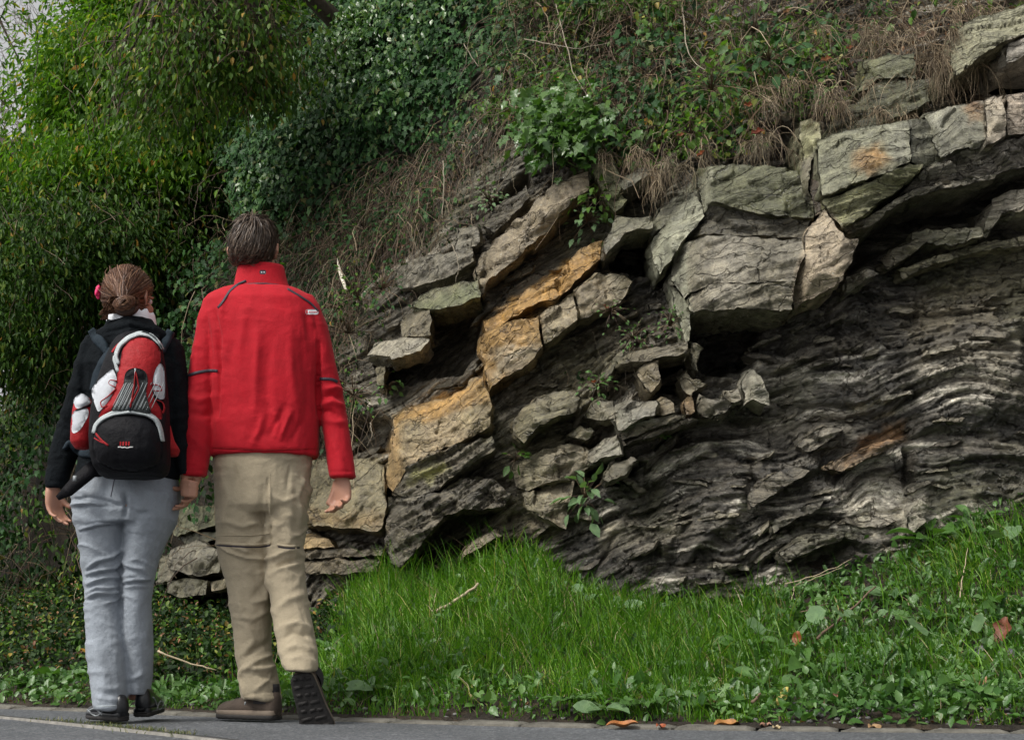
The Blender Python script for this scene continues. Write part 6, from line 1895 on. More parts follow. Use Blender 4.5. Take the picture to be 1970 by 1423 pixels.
_n = nrm(N[sel]); place_leaves('ivy_leaf', leaf_protos('ivy_leaf', G_IVY, T_IVY), Pv[sel] + _n * .012, dd[sel], nn[sel], sz[sel] * 1.05, ivy)
# a few bright green bramble leaves inside the ivy
P, N = skin_pts(16000, -1.6, .3, 2.6, 4.4, lambda px, py, x, z: inpoly(px, py, [(720, 60), (800, 60), (780, 180), (700, 200)], 20) + .10 * inpoly(px, py, IVY_POLY, 20))
leaves('bramble_leaves', G_BRIGHT, P + N * .42 + jit(len(P), .03), np.array([0, -.4, -.8]) + jit(len(P), .5), N + np.array([0, 0, .6]) + jit(len(P), .4), rg_.uniform(.03, .055, len(P)), T_OVATE, ivy)

# ---- bare bramble stems and roots between ivy and rock
MESS = [(440, 420), (640, 410), (760, 320), (880, 280), (960, 200), (1010, 40), (1040, -260), (1250, -260), (1200, 180), (1130, 260), (960, 260), (900, 330), (860, 420), (760, 500), (700, 560), (640, 700), (720, 800), (600, 820), (440, 640)]
P, N = skin_pts(75000, -1.8, 1.0, 1.0, 4.9, lambda px, py, x, z: .8 * inpoly(px, py, MESS, 20))
mess = empty('bramble_tangle', tuple(on_wall(800., 420., .05)), 'tangle of bare brown bramble stems hanging down between ivy and rock', 'brambles')
mess['kind'] = 'stuff'
print('mess', len(P))
k = 6800
twigs('stems', G_BROWN, P[:k] + N[:k] * (rg_.random((k, 1)) * .16), np.array([.1, -.25, -.5]) + jit(k, .6), rg_.uniform(.12, .6, k), rg_.uniform(.0010, .0034, k), mess, droop=1.0, wig=.3)
k2 = 9000
leaves('sparse_leaves', G_IVY, P[-k2:] + N[-k2:] * (rg_.random((k2, 1)) * .16), np.array([0, -.3, -1]) + jit(k2, .5), N[-k2:] + np.array([0, 0, .6]) + jit(k2, .4), rg_.uniform(.018, .045, k2), T_IVY, mess)
k3 = 1300
leaves('sparse_green', G_NEAR, P[3000:3000 + k3] + N[3000:3000 + k3] * (rg_.random((k3, 1)) * .18), np.array([0, -.3, -1]) + jit(k3, .5), N[3000:3000 + k3] + np.array([0, 0, .6]) + jit(k3, .4), rg_.uniform(.015, .035, k3), T_OVATE, mess)
k4 = 1500
leaves('withered_leaves', G_RUST, P[5000:5000 + k4] + N[5000:5000 + k4] * (rg_.random((k4, 1)) * .06), jit(k4, 1), N[5000:5000 + k4] + jit(k4, .4), rg_.uniform(.01, .028, k4), T_OVATE, mess)
# longer bare canes, each its own
for pts, r, lb in (([(880, 40), (885, 70), (900, 100), (920, 128)], .0050, 'pale bare cane arching through the ivy near the top'),
                   ([(738, 225), (748, 250), (760, 282)], .0042, 'short grey bare cane standing in the lower ivy'),
                   ([(1065, -10), (1085, 70), (1105, 150), (1150, 210)], .0042, 'long thin brown cane crossing the tangle above the bright shrub'),
                   ([(568, 120), (575, 170), (580, 252)], .0032, 'thin pale stem hanging straight down under the overhanging branches'),
                   ([(852, 310), (854, 360), (850, 420)], .0038, 'upright pale stem in front of the brown tangle'),
                   ([(870, 470), (880, 500), (882, 520), (875, 545)], .0030, 'thin pale root hanging beside the grey slabs'),
                   ([(322, 470), (335, 520), (352, 555)], .0038, 'thin pale stem in the dark slope between the two people'),
                   ([(1314, 10), (1316, 60), (1322, 100), (1345, 130), (1370, 140)], .0045, 'forked pale twig hanging at the top among dead grass'),
                   ([(1010, 75), (1060, 85), (1110, 95), (1180, 80)], .0035, 'thin pale twig lying level in the tangle'),
                   ([(1710, 805), (712, 840)] if False else [(712, 812), (716, 838), (706, 858)], .0028, 'thin pale root curling below the dark overhang')):
    b = Build()
    P_ = on_wall(np.array([p[0] for p in pts], float), np.array([p[1] for p in pts], float), .34)
    t_ = np.linspace(0, len(pts) - 1, 14); P_ = np.stack([np.interp(t_, range(len(pts)), P_[:, i]) for i in range(3)], 1)
    P_[1:-1] = (P_[:-2] + 2 * P_[1:-1] + P_[2:]) / 4
    b.tube(P_ + jit(14, .002), np.linspace(r, r * .4, 14), 6)
    o = b.obj('bare_cane', m_simple('cane_bark', (.27, .23, .17), .7, 80, .5, .003, .3), smooth=True); tag(o, lb, 'cane')
stk = Build(); sp = on_wall(np.array([649., 652., 658., 666.]), np.array([498., 515., 535., 558.]), .30)
stk.tube(sp, [.002, .009, .012, .009], 8)
tag(stk.obj('broken_stick', m_simple('bare_wood', (.75, .68, .55), .6, 60, .5, .003, .15), smooth=True), 'broken stick of bare white wood standing out of the green slope', 'stick')

# ---- dead grass, roots and sparse leaves along the top of the rocks
TOPP = [(960, 250), (1000, 60), (1000, -300), (2300, -300), (2300, -80), (1990, -10), (1840, 40), (1790, 110), (1700, 180), (1600, 225), (1560, 215), (1520, 250), (1480, 300), (1350, 305), (1250, 330), (1140, 320), (1060, 240)]
P, N = skin_pts(90000, -.1, 3.4, 2.3, 5.6, lambda px, py, x, z: inpoly(px, py, TOPP, 12))
print('top', len(P))
P = P + N * (np.clip(fbm(P[:, 0] * 4.2, P[:, 2] * 4.2, 333, 3) - .42, 0, 1) * .9 * np.clip((P[:, 2] - 3.0) / .5, .1, 1))[:, None]
top = empty('dead_grass_mat', tuple(on_wall(1450., 200., .05)), 'mat of dead brown grass and roots hanging over the top of the rock slabs', 'dead grass')
top['kind'] = 'stuff'
k = 10500
hx_ = rg_.random((k, 1))
twigs('dead_blades', G_DEAD, P[:k] + N[:k] * (hx_ * .12), np.array([.0, -.45, .1]) + jit(k, .9), rg_.uniform(.07, .30, k), rg_.uniform(.0008, .0021, k), top, seg=5, droop=.8, wig=.4)
twigs('root_stems', G_BROWN, P[k:k + 2200] + N[k:k + 2200] * .06, np.array([0, -.5, -.3]) + jit(2200, .8), rg_.uniform(.15, .75, 2200), rg_.uniform(.0014, .0048, 2200), top, seg=6, droop=.8, wig=.35)
q = P[13000:]; qn = N[13000:]; qx, qy = proj(q)
gm = rg_.random(len(q)) < .75 * np.clip(1.3 - (qx - 1000) / 900, .25, 1) * np.clip((fbm(q[:, 0] * 3.4, q[:, 2] * 3.4, 334, 3) - .38) * 7, .10, 1.2)
leaves('sparse_green', G_NEAR, q[gm] + qn[gm] * (rg_.random((gm.sum(), 1)) * .14), np.array([0, -.3, -.8]) + jit(gm.sum(), .6), qn[gm] + np.array([0, 0, .7]) + jit(gm.sum(), .4), rg_.uniform(.016, .055, gm.sum()), T_OVATE, top)
gm = rg_.random(len(q)) < .10
leaves('withered_leaves', G_RUST, q[gm] + qn[gm] * (rg_.random((gm.sum(), 1)) * .05), jit(gm.sum(), 1), qn[gm] + jit(gm.sum(), .4), rg_.uniform(.01, .03, gm.sum()), T_OVATE, top)
gm = rg_.random(len(q)) < .40 * np.clip((fbm(q[:, 0] * 2.4 + 5, q[:, 2] * 2.4, 336, 3) - .40) * 7, 0, 1) * np.clip(1.25 - (qx - 1000) / 650, .05, 1)
leaves('ivy_leaves', G_IVY, q[gm] + qn[gm] * (.04 + rg_.random((gm.sum(), 1)) * .16), np.array([0, -.3, -.9]) + jit(gm.sum(), .5), qn[gm] + np.array([0, 0, .7]) + jit(gm.sum(), .35), rg_.uniform(.022, .052, gm.sum()), T_IVY, top)
# tufts that droop over the edges of the slabs
i = 0
for (tx_, ty_, w, n, L, lb) in ((1230, 305, 40, 420, .20, 'straw-coloured grass tuft drooping beside the bright green shrub'), (1320, 330, 45, 380, .20, 'dry grass tuft spilling over the left end of the dark slab'),
                                (1440, 265, 50, 380, .22, 'brown grass tuft with rust leaves above the dark green slab'), (1560, 175, 60, 600, .24, 'wide dry grass tuft on the slab with the yellow lichen'),
                                (1660, 215, 40, 300, .16, 'thin dry grass fringe on top of the orange-stained block'), (1800, 120, 45, 650, .30, 'long brown grass tuft hanging below the pale upper slab'),
                                (1900, 25, 60, 350, .16, 'dry grass fringe on the upper right slab'), (1700, 60, 70, 700, .25, 'dense dead grass clump at the upper right of the tangle')):
    n = n // 2; cl_ = rg_.normal(size=(max(4, n // 28), 2)); ci_ = rg_.integers(len(cl_), size=n)
    u = cl_[ci_, 0] * w * .9 + rg_.normal(size=n) * 5; v = cl_[ci_, 1] * 12 + rg_.normal(size=n) * 4
    p0 = on_wall(tx_ + u, ty_ + v, .30)
    r_ = empty('dry_grass_tuft', tuple(p0.mean(0)), lb, 'grass tuft')
    twigs('blades', G_DEAD, p0, np.array([0, -.5, .1]) + jit(n, .85), rg_.uniform(.3, 1, n) * L, rg_.uniform(.0008, .0020, n), r_, seg=6, droop=1.7, wig=.3)
# bright shrub in the middle
P = on_wall(rg_.normal(1075, 42, 900), rg_.normal(258, 34, 900), .16)
sh = empty('bright_shrub', tuple(on_wall(1080., 320., .1)), 'bright green glossy shrub growing from the rock just above the long brown slab', 'shrub')
twigs('stems', G_BROWN, np.repeat(on_wall(np.array([1085.]), np.array([290.]), .05), 46, 0) + jit(46, .04), np.array([0, -.7, .2]) + jit(46, .6), rg_.uniform(.15, .35, 46), .0022, sh, droop=.6)
P[:, 1] -= rg_.random(900) * .30
S_ = rg_.uniform(.040, .075, 900)
leaves('leaves', G_BRIGHT, P[220:], (np.array([-.2, -.4, -.7]) + jit(900, .5))[220:], (np.array([-.2, -.55, .8]) + jit(900, .35))[220:], S_[220:], T_IVY, sh)
place_leaves('leaf', leaf_protos('leaf', G_BRIGHT, T_IVY), P[:220] - np.array([0, .05, 0]), (np.array([-.2, -.4, -.7]) + jit(900, .5))[:220], (np.array([-.2, -.55, .8]) + jit(900, .35))[:220], S_[:220], sh)


def small_plant(px, py, p, n, size, spread, mat, name, label, cat, tpl=T_OVATE, up=.3, own=True, droop=0.0):
    c = on_wall(np.array([float(px)]), np.array([float(py)]), p)[0]
    r_ = empty(name, tuple(c), label, cat)
    D = nrm(jit(n, .8) + np.array([0, -.45, up]))
    L = rg_.uniform(.3, 1, n) * spread
    P_ = c + D * L[:, None]; P_[:, 2] -= droop * L
    b = Build()
    for i in range(min(n, 30)):
        b.tube([c + np.array([0, .02, 0]), c + D[i] * L[i] * .5 + np.array([0, 0, .01]), P_[i]], [.0022, .0018, .001], 4)
    b.obj('stems', G_BROWN, r_)
    dd = D + np.array([0, -.1, -.5]) + jit(n, .3); nn = np.array([-.1, -.5, .8]) + jit(n, .3); S = rg_.uniform(.7, 1.15, n) * size
    if own and n <= 60:
        place_leaves('leaf', leaf_protos('leaf', mat, tpl, 3), P_, dd, nn, S, r_)
    else:
        leaves('leaves', mat, P_, dd, nn, S, tpl, r_)
    return r_


small_plant(1130, 425, .10, 55, .045, .16, G_WEEDL, 'climbing_plant', 'pale green leafy sprig growing between the brown slab and the grey wedge', 'plant')
small_plant(1150, 385, .16, 50, .05, .14, G_NEAR, 'climbing_plant', 'mid green sprig just under the bright shrub at the right', 'plant')
small_plant(1370, 170, .34, 55, .055, .22, G_NEAR, 'bramble_sprig', 'bramble sprig with broad green leaves in the dead grass above the dark slab', 'bramble')
small_plant(1450, 60, .34, 40, .065, .20, G_BRIGHT, 'bramble_sprig', 'bright bramble leaves at the very top among the dead grass', 'bramble')
small_plant(1480, 115, .36, 26, .075, .16, G_IVY, 'bramble_sprig', 'single dark green bramble shoot with long leaves beside a rust leaf', 'bramble')
small_plant(1330, 255, .34, 40, .045, .14, G_NEAR, 'bramble_sprig', 'small bramble shoot in front of the dry grass above the hanging wedge', 'bramble')
small_plant(1290, 625, .20, 40, .026, .12, G_WEED, 'rock_plant', 'little green plant in the crack left of the hanging grey slab', 'plant')
small_plant(1220, 650, .18, 46, .022, .12, G_WEED, 'rock_plant', 'low sprig on the rubble below the pale ochre slab', 'plant')
small_plant(1175, 600, .18, 30, .020, .12, G_WEED, 'rock_plant', 'thin wiry sprig on the pale ochre slab', 'plant')
small_plant(1150, 745, .24, 40, .028, .10, G_WEED, 'rock_plant', 'moss-like tuft with one rust leaf above the small grey blocks', 'plant')
small_plant(1270, 848, .14, 9, .035, .05, G_BRIGHT, 'rock_plant', 'tiny bright seedling on the dark rock below the grey blocks', 'seedling')
small_plant(992, 885, .20, 12, .06, .07, G_BRIGHT, 'rock_plant', 'bright green plant with a few round leaves in the rock cleft', 'plant')
small_plant(1125, 960, .16, 34, .075, .15, G_WEEDL, 'mullein_rosette', 'grey-green rosette of large soft leaves beside the folded shale', 'plant')
small_plant(745, 745, .14, 14, .04, .08, G_WEED, 'rock_plant', 'small green plant under the dark overhang right of the red sleeve', 'plant')
small_plant(690, 575, .24, 60, .035, .22, G_NEAR, 'creeper_patch', 'small-leaved creeper patch below the white broken stick', 'creeper')
small_plant(735, 555, .22, 60, .035, .2, G_IVY, 'creeper_patch', 'dark small-leaved creeper right of the white broken stick', 'creeper')
small_plant(670, 640, .2, 60, .03, .26, G_DARK, 'creeper_patch', 'dark creeper hanging just right of the red shoulder', 'creeper')
small_plant(680, 760, .16, 60, .025, .28, G_NEAR, 'creeper_patch', 'thin creeper right of the red elbow', 'creeper')
small_plant(700, 440, .3, 60, .04, .25, G_IVY, 'creeper_patch', 'ivy spray above the white broken stick', 'creeper')
small_plant(940, 385, .1, 50, .03, .12, G_WEEDL, 'creeper_patch', 'pale small leaves on the grey shale left of the bright shrub', 'creeper')
P, N = skin_pts(9000, -1.3, 1.0, 1.0, 3.4, lambda px, py, x, z: .5 * inpoly(px, py, [(600, 560), (760, 480), (900, 380), (960, 260), (1000, 280), (930, 440), (830, 520), (760, 600), (720, 700), (700, 820), (600, 840)], 20) + .10 * inpoly(px, py, [(1120, 560), (1320, 560), (1340, 700), (1200, 800), (1120, 740)], 20))
cr = empty('rock_creepers', tuple(on_wall(720., 640., .05)), 'sparse small leaves and dry stalks scattered over the rubbly left edge of the rock', 'creepers'); cr['kind'] = 'stuff'
leaves('leaves', G_DARK, P + N * (.01 + .06 * rg_.random((len(P), 1))), np.array([0, -.3, -.8]) + jit(len(P), .6), N + np.array([0, 0, .5]) + jit(len(P), .4), rg_.uniform(.012, .034, len(P)), T_OVATE, cr)
kk = min(1300, len(P)); twigs('stalks', G_DEAD, P[:kk] + N[:kk] * .02, np.array([0, -.4, -.3]) + jit(kk, .7), rg_.uniform(.06, .25, kk), rg_.uniform(.0007, .0016, kk), cr, droop=1.4)


# ---- trees
def tree(name, label, base, trunk, crowns, n, size, mat, tpl=T_DIA, droop=.8, clump=.22, cl_n=26, br=20, flat=.6, tr=.11):
    r_ = empty(name, base, label, 'tree')
    b = Build(); P = np.array([np.array(base) + np.array(t[:3]) for t in trunk]); b.tube(P, [t[3] for t in trunk], 9)
    b.obj('trunk', BARK, r_, True)
    C = []
    for (c, rad, wgt) in crowns:
        k = int(n * wgt / cl_n)
        u = nrm(rg_.normal(size=(k, 3))) * (rg_.random((k, 1)) ** .42)
        C.append(np.array(c) + u * np.array(rad))
    C = np.concatenate(C)
    lo = Build()
    tp = P[len(P) // 2:]
    ctr = C.mean(0)
    for i in rg_.choice(len(C), min(len(C), br), replace=False):
        s = tp[rg_.integers(len(tp))]; e = C[i]; m = (s + e) / 2 + np.array([0, 0, .12 * np.linalg.norm(e - s)])
        t = np.linspace(0, 1, 7)[:, None]; lo.tube((1 - t) ** 2 * s + 2 * t * (1 - t) * m + t ** 2 * e + rg_.normal(size=(7, 3)) * .02, np.linspace(.026, .005, 7), 5)
    lo.obj('limbs', BARK, r_, True)['kind'] = 'stuff'
    k = len(C); L = cl_n
    PP = np.repeat(C, L, 0) + rg_.normal(size=(k * L, 3)) * np.array([clump, clump, clump * flat])
    D = nrm(np.repeat(nrm(C - ctr), L, 0) * .5 + rg_.normal(size=(k * L, 3)) * .5 + np.array([0, 0, -droop]))
    N = nrm(rg_.normal(size=(k * L, 3)) * .45 + np.array([0, -.25, .9]))
    leaves('crown', mat, PP, D, N, rg_.uniform(.7, 1.3, k * L) * size, tpl, r_)
    # thin shoots carrying the leaves
    i = rg_.choice(k * L, min(k * L, 900), replace=False)
    twigs('shoots', G_BROWN, PP[i], -D[i] + np.array([0, 0, .4]), rg_.uniform(.1, .35, len(i)), .0035 if name != 'x' else 0, r_, seg=4, droop=0, wig=.2)
    return r_


def c_at(px, py, Y, rx, rz, ry, w=1.0):
    return (tuple(at(px, py, Y)), (rx / FPX * Y, ry, rz / FPX * Y), w)


tree('leafy_tree', 'tall yellow-green tree rising at the left with its edge against the white sky', (-3.6, 12.6, 3.3), [(0, 0, -.3, .17), (.1, 0, 1, .14), (.3, -.2, 2.4, .11), (.5, -.3, 4, .06)],
     [c_at(350, 60, 12.0, 170, 150, 1.1, .9), c_at(240, 200, 11.6, 125, 125, .9, .6), c_at(400, 240, 11.4, 160, 110, .8, .5), c_at(120, 380, 12.3, 95, 60, .8, .3), c_at(250, 360, 11.2, 170, 70, .7, .4), c_at(380, -230, 12.2, 220, 200, 1.4, .6), c_at(560, 20, 11.5, 120, 170, .8, .4)],
     78000, .060, G_TREE, T_LONG, .5, .20, 26, 60, .55)
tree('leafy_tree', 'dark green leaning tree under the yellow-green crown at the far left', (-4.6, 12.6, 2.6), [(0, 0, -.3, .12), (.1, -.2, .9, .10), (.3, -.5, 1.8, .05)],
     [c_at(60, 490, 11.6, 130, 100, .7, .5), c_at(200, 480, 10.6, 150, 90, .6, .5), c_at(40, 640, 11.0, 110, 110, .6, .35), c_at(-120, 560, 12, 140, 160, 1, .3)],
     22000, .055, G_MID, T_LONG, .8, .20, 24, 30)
tree('leafy_tree', 'thin tree with scattered leaves against the white sky in the top left corner', (-6.3, 15.5, 3.0), [(0, 0, -.3, .07), (.1, 0, 1.2, .05), (.3, 0, 2.6, .035), (.4, 0, 4.5, .015)],
     [c_at(10, 200, 15, 60, 150, .8, .45), c_at(40, 20, 15, 50, 50, .6, .25), c_at(-150, 200, 15.5, 140, 300, 1, .4), c_at(0, 290, 14.6, 60, 60, .6, .25)],
     800, .080, G_TREE, T_LONG, .6, .22, 14, 10)
# overhanging branches close by: larger hanging leaves, some of them yellow or orange
tree('overhanging_tree', 'long branches with hanging pointed leaves reaching left over the couple from the slope', (-.9, 10.6, 3.9), [(0, 0, -.3, .11), (-.2, -.4, .6, .08), (-.8, -1.1, 1.0, .05), (-1.3, -1.6, 1.15, .03)],
     [c_at(430, 60, 8.6, 160, 80, .5, .5), c_at(320, 130, 8.5, 150, 60, .4, .3), c_at(300, 250, 8.8, 130, 45, .4, .15), c_at(490, 150, 8.8, 90, 60, .4, .3), c_at(420, -160, 8.4, 220, 150, .8, .4)],
     5200, .047, G_NEAR, T_HANG, .8, .15, 26, 90, .5)

# dark undergrowth running down over the back of the verge on the left
# ------------------------------------------------------------------ grass bank, weeds, litter
def bank_pts(n, x0, x1, keep):
    x = rg_.uniform(x0, x1, n); e = edge_y(x); w = W(x, np.interp(x, *TOE))
    y = e + (w - e) * rg_.random(n) * 1.02 + .0
    z = bank_z(x, y)
    P = np.stack([x, y, z], 1); px, py = proj(P)
    k = rg_.random(n) < keep(px, py, x, y, (y - e) / (w - e))
    return P[k], px[k], py[k]


def blades(name, mat, P, H, wd, lean, parent=None):
    n = len(P)
    az = rg_.uniform(0, 2 * math.pi, n); A = np.stack([np.cos(az), np.sin(az), 0 * az], 1)
    B = np.stack([-np.sin(az), np.cos(az), 0 * az], 1) * .35 + np.array([1, 0, 0]) * .65; B = nrm(B)
    up = np.array([0, 0, 1.0])
    ts = (0, .45, .8, 1.0); ws = (1, .9, .55, 0)
    rows = []
    A2 = A * lean[:, None]
    for t, w in zip(ts, ws):
        c = P + up * (H * t * (1 - .28 * lean * t))[:, None] + A2 * (H * t * t)[:, None]
        if w > 0: rows += [c - B * (wd * w)[:, None], c + B * (wd * w)[:, None]]
        else: rows.append(c)
    V = np.stack(rows, 1).reshape(-1, 3)
    b = np.arange(n)[:, None] * 7
    Fq = np.concatenate([b + np.array([[0, 1, 3, 2]]), b + np.array([[2, 3, 5, 4]])])
    Ft = b + np.array([[4, 5, 6]])
    o = link(name, mesh_np(name, V, [Fq, Ft]), mat, parent); o['kind'] = 'stuff'
    return o


def gk(px, py, x, y, t):
    g = np.clip((t - .004) / .03, .0, 1) * np.clip((1.02 - t) / .06, 0, 1)
    patchy = np.clip(-.15 + 2.0 * fbm(x * 3.2, y * 3.2, 401, 4), .08, 1.1)
    left = np.clip((px - 150) / 500, .12, 1)
    left = left * np.where(px < 640, np.clip((.20 + .45 * np.clip((px - 280) / 360, 0, 1) - t) / .10, 0, 1), 1) * np.where(px < 300, 1.6, 1)
    bare = 1 - .85 * soft(px, py, [(1480, 1350), (1620, 1300), (1780, 1340), (1800, 1410), (1480, 1410)], 30)
    bare *= 1 - .7 * soft(px, py, [(1480, 1110), (1700, 1080), (1700, 1180), (1500, 1200)], 30)
    bare *= 1 - .62 * np.clip((px - 1350) / 200, 0, 1)
    return g * patchy * left * bare * np.where((px > -150) & (px < 2150), 1, .25)


P, px, py = bank_pts(210000, -4.2, 3.2, gk)
tall = fbm(P[:, 0] * 2.4, P[:, 1] * 2.4, 402, 3)
t_ = (P[:, 1] - edge_y(P[:, 0])) / (W(P[:, 0], np.interp(P[:, 0], *TOE)) - edge_y(P[:, 0]))
H = (.022 + .085 * rg_.random(len(P)) ** 1.4) * (.5 + 1.1 * tall) * np.clip(.5 + t_ * 2, .45, 1.15) * np.clip(.55 + (px - 200) / 900, .5, 1.05)
H = H * (.7 + 1.3 * rg_.random(len(P)) ** 3)
grass = blades('grass', G_GRASS, P - np.array([0, 0, .004]), H, .0011 + .0016 * rg_.random(len(P)), .15 + .75 * rg_.random(len(P)))
tag(grass, 'fresh green grass growing thickly on the bank below the rocks', 'grass')
k = rg_.choice(len(P), 5000, replace=False)
o = blades('dry_grass', G_DEAD, P[k], H[k] * 1.0, .0010 + .0008 * rg_.random(len(k)), .5 + .9 * rg_.random(len(k)))
tag(o, 'dry straw stalks scattered through the green grass', 'grass')
# tiny broad leaves between the blades
P, px, py = bank_pts(60000, -4.2, 3.2, lambda px, py, x, y, t: np.clip((t - .004) / .02, 0, 1) * np.where(px < 640, np.clip((.22 + .25 * np.clip((px - 280) / 360, 0, 1) - t) / .08, 0, 1), 1) * (.10 + .9 * np.clip((px - 1200) / 500, 0, 1) * .5 + .4 * (t < .22) + .35 * (px < 650)) * (.3 + fbm(x * 4, y * 4, 411, 3)) * np.where((px > -150) & (px < 2150), 1, .3))
n = len(P)
o = leaves('verge_weeds', G_WEED, P + np.array([0, 0, .004]) + np.array([0, 0, 1]) * (rg_.random((n, 1)) ** 1.5 * .055), nrm(jit(n, .7) + np.array([0, -.3, .35])), np.array([0, -.35, .9]) + jit(n, .35), rg_.uniform(.014, .050, n), T_OVATE)
tag(o, 'low broad-leaved weeds growing along the foot of the bank', 'weeds')
k = rg_.choice(n, 900, replace=False)
o = leaves('leaf_litter', G_RUST, P[k] + np.array([0, 0, .006]), jit(900, 1) * np.array([1, 1, .3]), np.array([0, 0, 1.]) + jit(900, .4), rg_.uniform(.008, .026, 900), T_OVATE)
tag(o, 'small rust-coloured leaf fragments lying in the verge', 'leaf litter')
P, px, py = bank_pts(60000, -4.6, -.6, lambda px, py, x, y, t: np.where(px < 650, np.clip((t - .18 - .34 * np.clip((px - 280) / 360, 0, 1)) / .06, 0, 1), 0) * (.3 + .7 * fbm(x * 4, y * 4, 441, 3)))
n = len(P)
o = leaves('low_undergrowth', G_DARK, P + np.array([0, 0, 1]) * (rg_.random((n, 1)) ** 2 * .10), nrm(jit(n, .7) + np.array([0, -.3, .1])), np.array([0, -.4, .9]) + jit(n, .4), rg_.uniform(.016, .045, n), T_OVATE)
tag(o, 'dark low undergrowth behind the verge on the left of the couple', 'undergrowth')
k = rg_.choice(n, 2200, replace=False)
o = leaves('brown_litter', G_RUST, P[k] + np.array([0, 0, .02]) + np.array([0, 0, 1]) * rg_.random((2200, 1)) * .09, jit(2200, 1), np.array([0, -.3, 1.]) + jit(2200, .5), rg_.uniform(.010, .028, 2200), T_OVATE)
k = rg_.choice(n, 2600, replace=False)
o2 = leaves('undergrowth_sprigs', G_NEAR, P[k] + np.array([0, 0, 1]) * (.02 + rg_.random((2600, 1)) * .12), nrm(jit(2600, .7) + np.array([0, -.3, .1])), np.array([0, -.4, .9]) + jit(2600, .4), rg_.uniform(.014, .04, 2600), T_OVATE)
tag(o2, 'lighter green sprigs in the dark undergrowth behind the couple', 'undergrowth')
tag(o, 'brown leaf litter under the dark undergrowth behind the couple', 'leaf litter')
# stones and crumbs in the bare soil
b = Build()
P, px, py = bank_pts(16000, -2.5, 3.0, lambda px, py, x, y, t: (t < .16) * (.12 + .6 * (px > 1450)))
for p in P[:900]:
    s = rg_.uniform(.003, .012); b.ell(p + np.array([0, 0, s * .3]), (s, s * .8, s * .55), 6, 4, col=None)
o = b.obj('pebbles', m_simple('pebble', (.16, .155, .15), .8, 90, .6, .003, .5, vscale=12)); tag(o, 'grey pebbles and crumbs in the bare soil by the kerb', 'gravel', kind='stuff')
# tufts in the road joint
jj = rg_.random(700) ** .8
xq = np.interp(jj * 30 + 14, jt * 15, jx); yq = np.interp(jj * 30 + 14, jt * 15, jy)
m = fbm(jj * 14, jj * 0, 421, 3) > .47
P = np.stack([xq[m] + rg_.normal(size=m.sum()) * .018, yq[m] + .05 + rg_.normal(size=m.sum()) * .018, 0 * xq[m]], 1)
o = blades('joint_grass', m_leaf('sour_grass', [(0, (.06, .10, .02)), (.6, (.14, .16, .05)), (1, (.35, .30, .16))], .6, .3), P, rg_.uniform(.008, .028, len(P)), np.full(len(P), .0013), rg_.uniform(.2, 1.2, len(P)))
tag(o, 'sparse yellowish grass growing in the pale joint of the road', 'grass')

# broad-leaved weeds, each a plant of its own
T_DOCK = (np.array([[0, 0, 0], [.12, .10, .02], [.35, .24, .06], [.60, .26, .05], [.83, .17, -.02], [1, 0, -.12], [.83, -.17, -.02], [.60, -.26, .05], [.35, -.24, .06], [.12, -.10, .02], [.35, 0, -.02], [.65, 0, -.03]], float),
          np.array([[0, 10, 1], [1, 10, 2], [2, 10, 11], [2, 11, 3], [3, 11, 4], [4, 11, 5], [5, 11, 6], [6, 11, 7], [7, 11, 8], [8, 11, 10], [8, 10, 9], [9, 10, 0]]))
a_ = np.linspace(0, 2 * math.pi, 15)[:-1]
T_ROUND = (np.concatenate([[[.5, 0, -.04]], np.stack([.5 - .5 * np.cos(a_) * (1 + .06 * np.cos(a_ * 7)), .48 * np.sin(a_) * (1 + .06 * np.cos(a_ * 7)), .03 * np.cos(a_ * 3)], 1)]), np.array([[0, 1 + i, 1 + (i + 1) % 14] for i in range(14)]))
tz = [(0, 0, 0)]
for i in range(7):
    x0 = .08 + i * .13
    tz += [(x0, .05 + .02 * i, .02), (x0 + .05, (.10 + .13 * math.sin((i + 1) / 8 * 3.1)), .01)]
tz2 = [(1, 0, -.12)] + [(p[0], -p[1], p[2]) for p in tz[:0:-1]]
T_DAND = (np.array(tz + tz2 + [(.5, 0, -.02)], float), np.array([[len(tz + tz2), i, (i + 1) % len(tz + tz2)] for i in range(len(tz + tz2))][::-1]))
PROT = {'dock': leaf_protos('leaf', G_WEED, T_DOCK, 4), 'round': leaf_protos('leaf', G_WEEDL, T_ROUND, 4), 'dand': leaf_protos('leaf', G_WEED, T_DAND, 4), 'pale': leaf_protos('leaf', G_WEEDL, T_DOCK, 3)}


P, px, py = bank_pts(26000, -4.2, 3.2, lambda px, py, x, y, t: np.clip((t - .03) / .05, 0, 1) * np.where(px < 640, np.clip((.22 + .25 * np.clip((px - 280) / 360, 0, 1) - t) / .08, 0, 1), 1) * (.10 + .35 * np.clip((px - 1250) / 300, 0, 1) + .14 * (px < 500)) * (.2 + fbm(x * 5, y * 5, 431, 3)) * np.where((px > -150) & (px < 2150), 1, .3))
n = len(P)
o = leaves('toothed_weeds', G_WEED, P + np.array([0, 0, .01]) + np.array([0, 0, 1]) * (rg_.random((n, 1)) * .05), nrm(jit(n, .7) + np.array([0, -.3, .6])), np.array([0, -.5, .8]) + jit(n, .4), rg_.uniform(.03, .075, n), (T_DAND[0] * np.array([1, .75, 1]), T_DAND[1]))
tag(o, 'toothed weed leaves mixed into the grass on the right of the bank', 'weeds')


def on_bank(px, py):
    Y = 5.0
    for _ in range(60):
        p = at(px, py, Y); z = float(bank_z(np.array([p.x]), np.array([Y]))[0])
        if Y > 9: break
        if p.z < z: break
        Y += .03
    return Vector((p.x, Y, z))


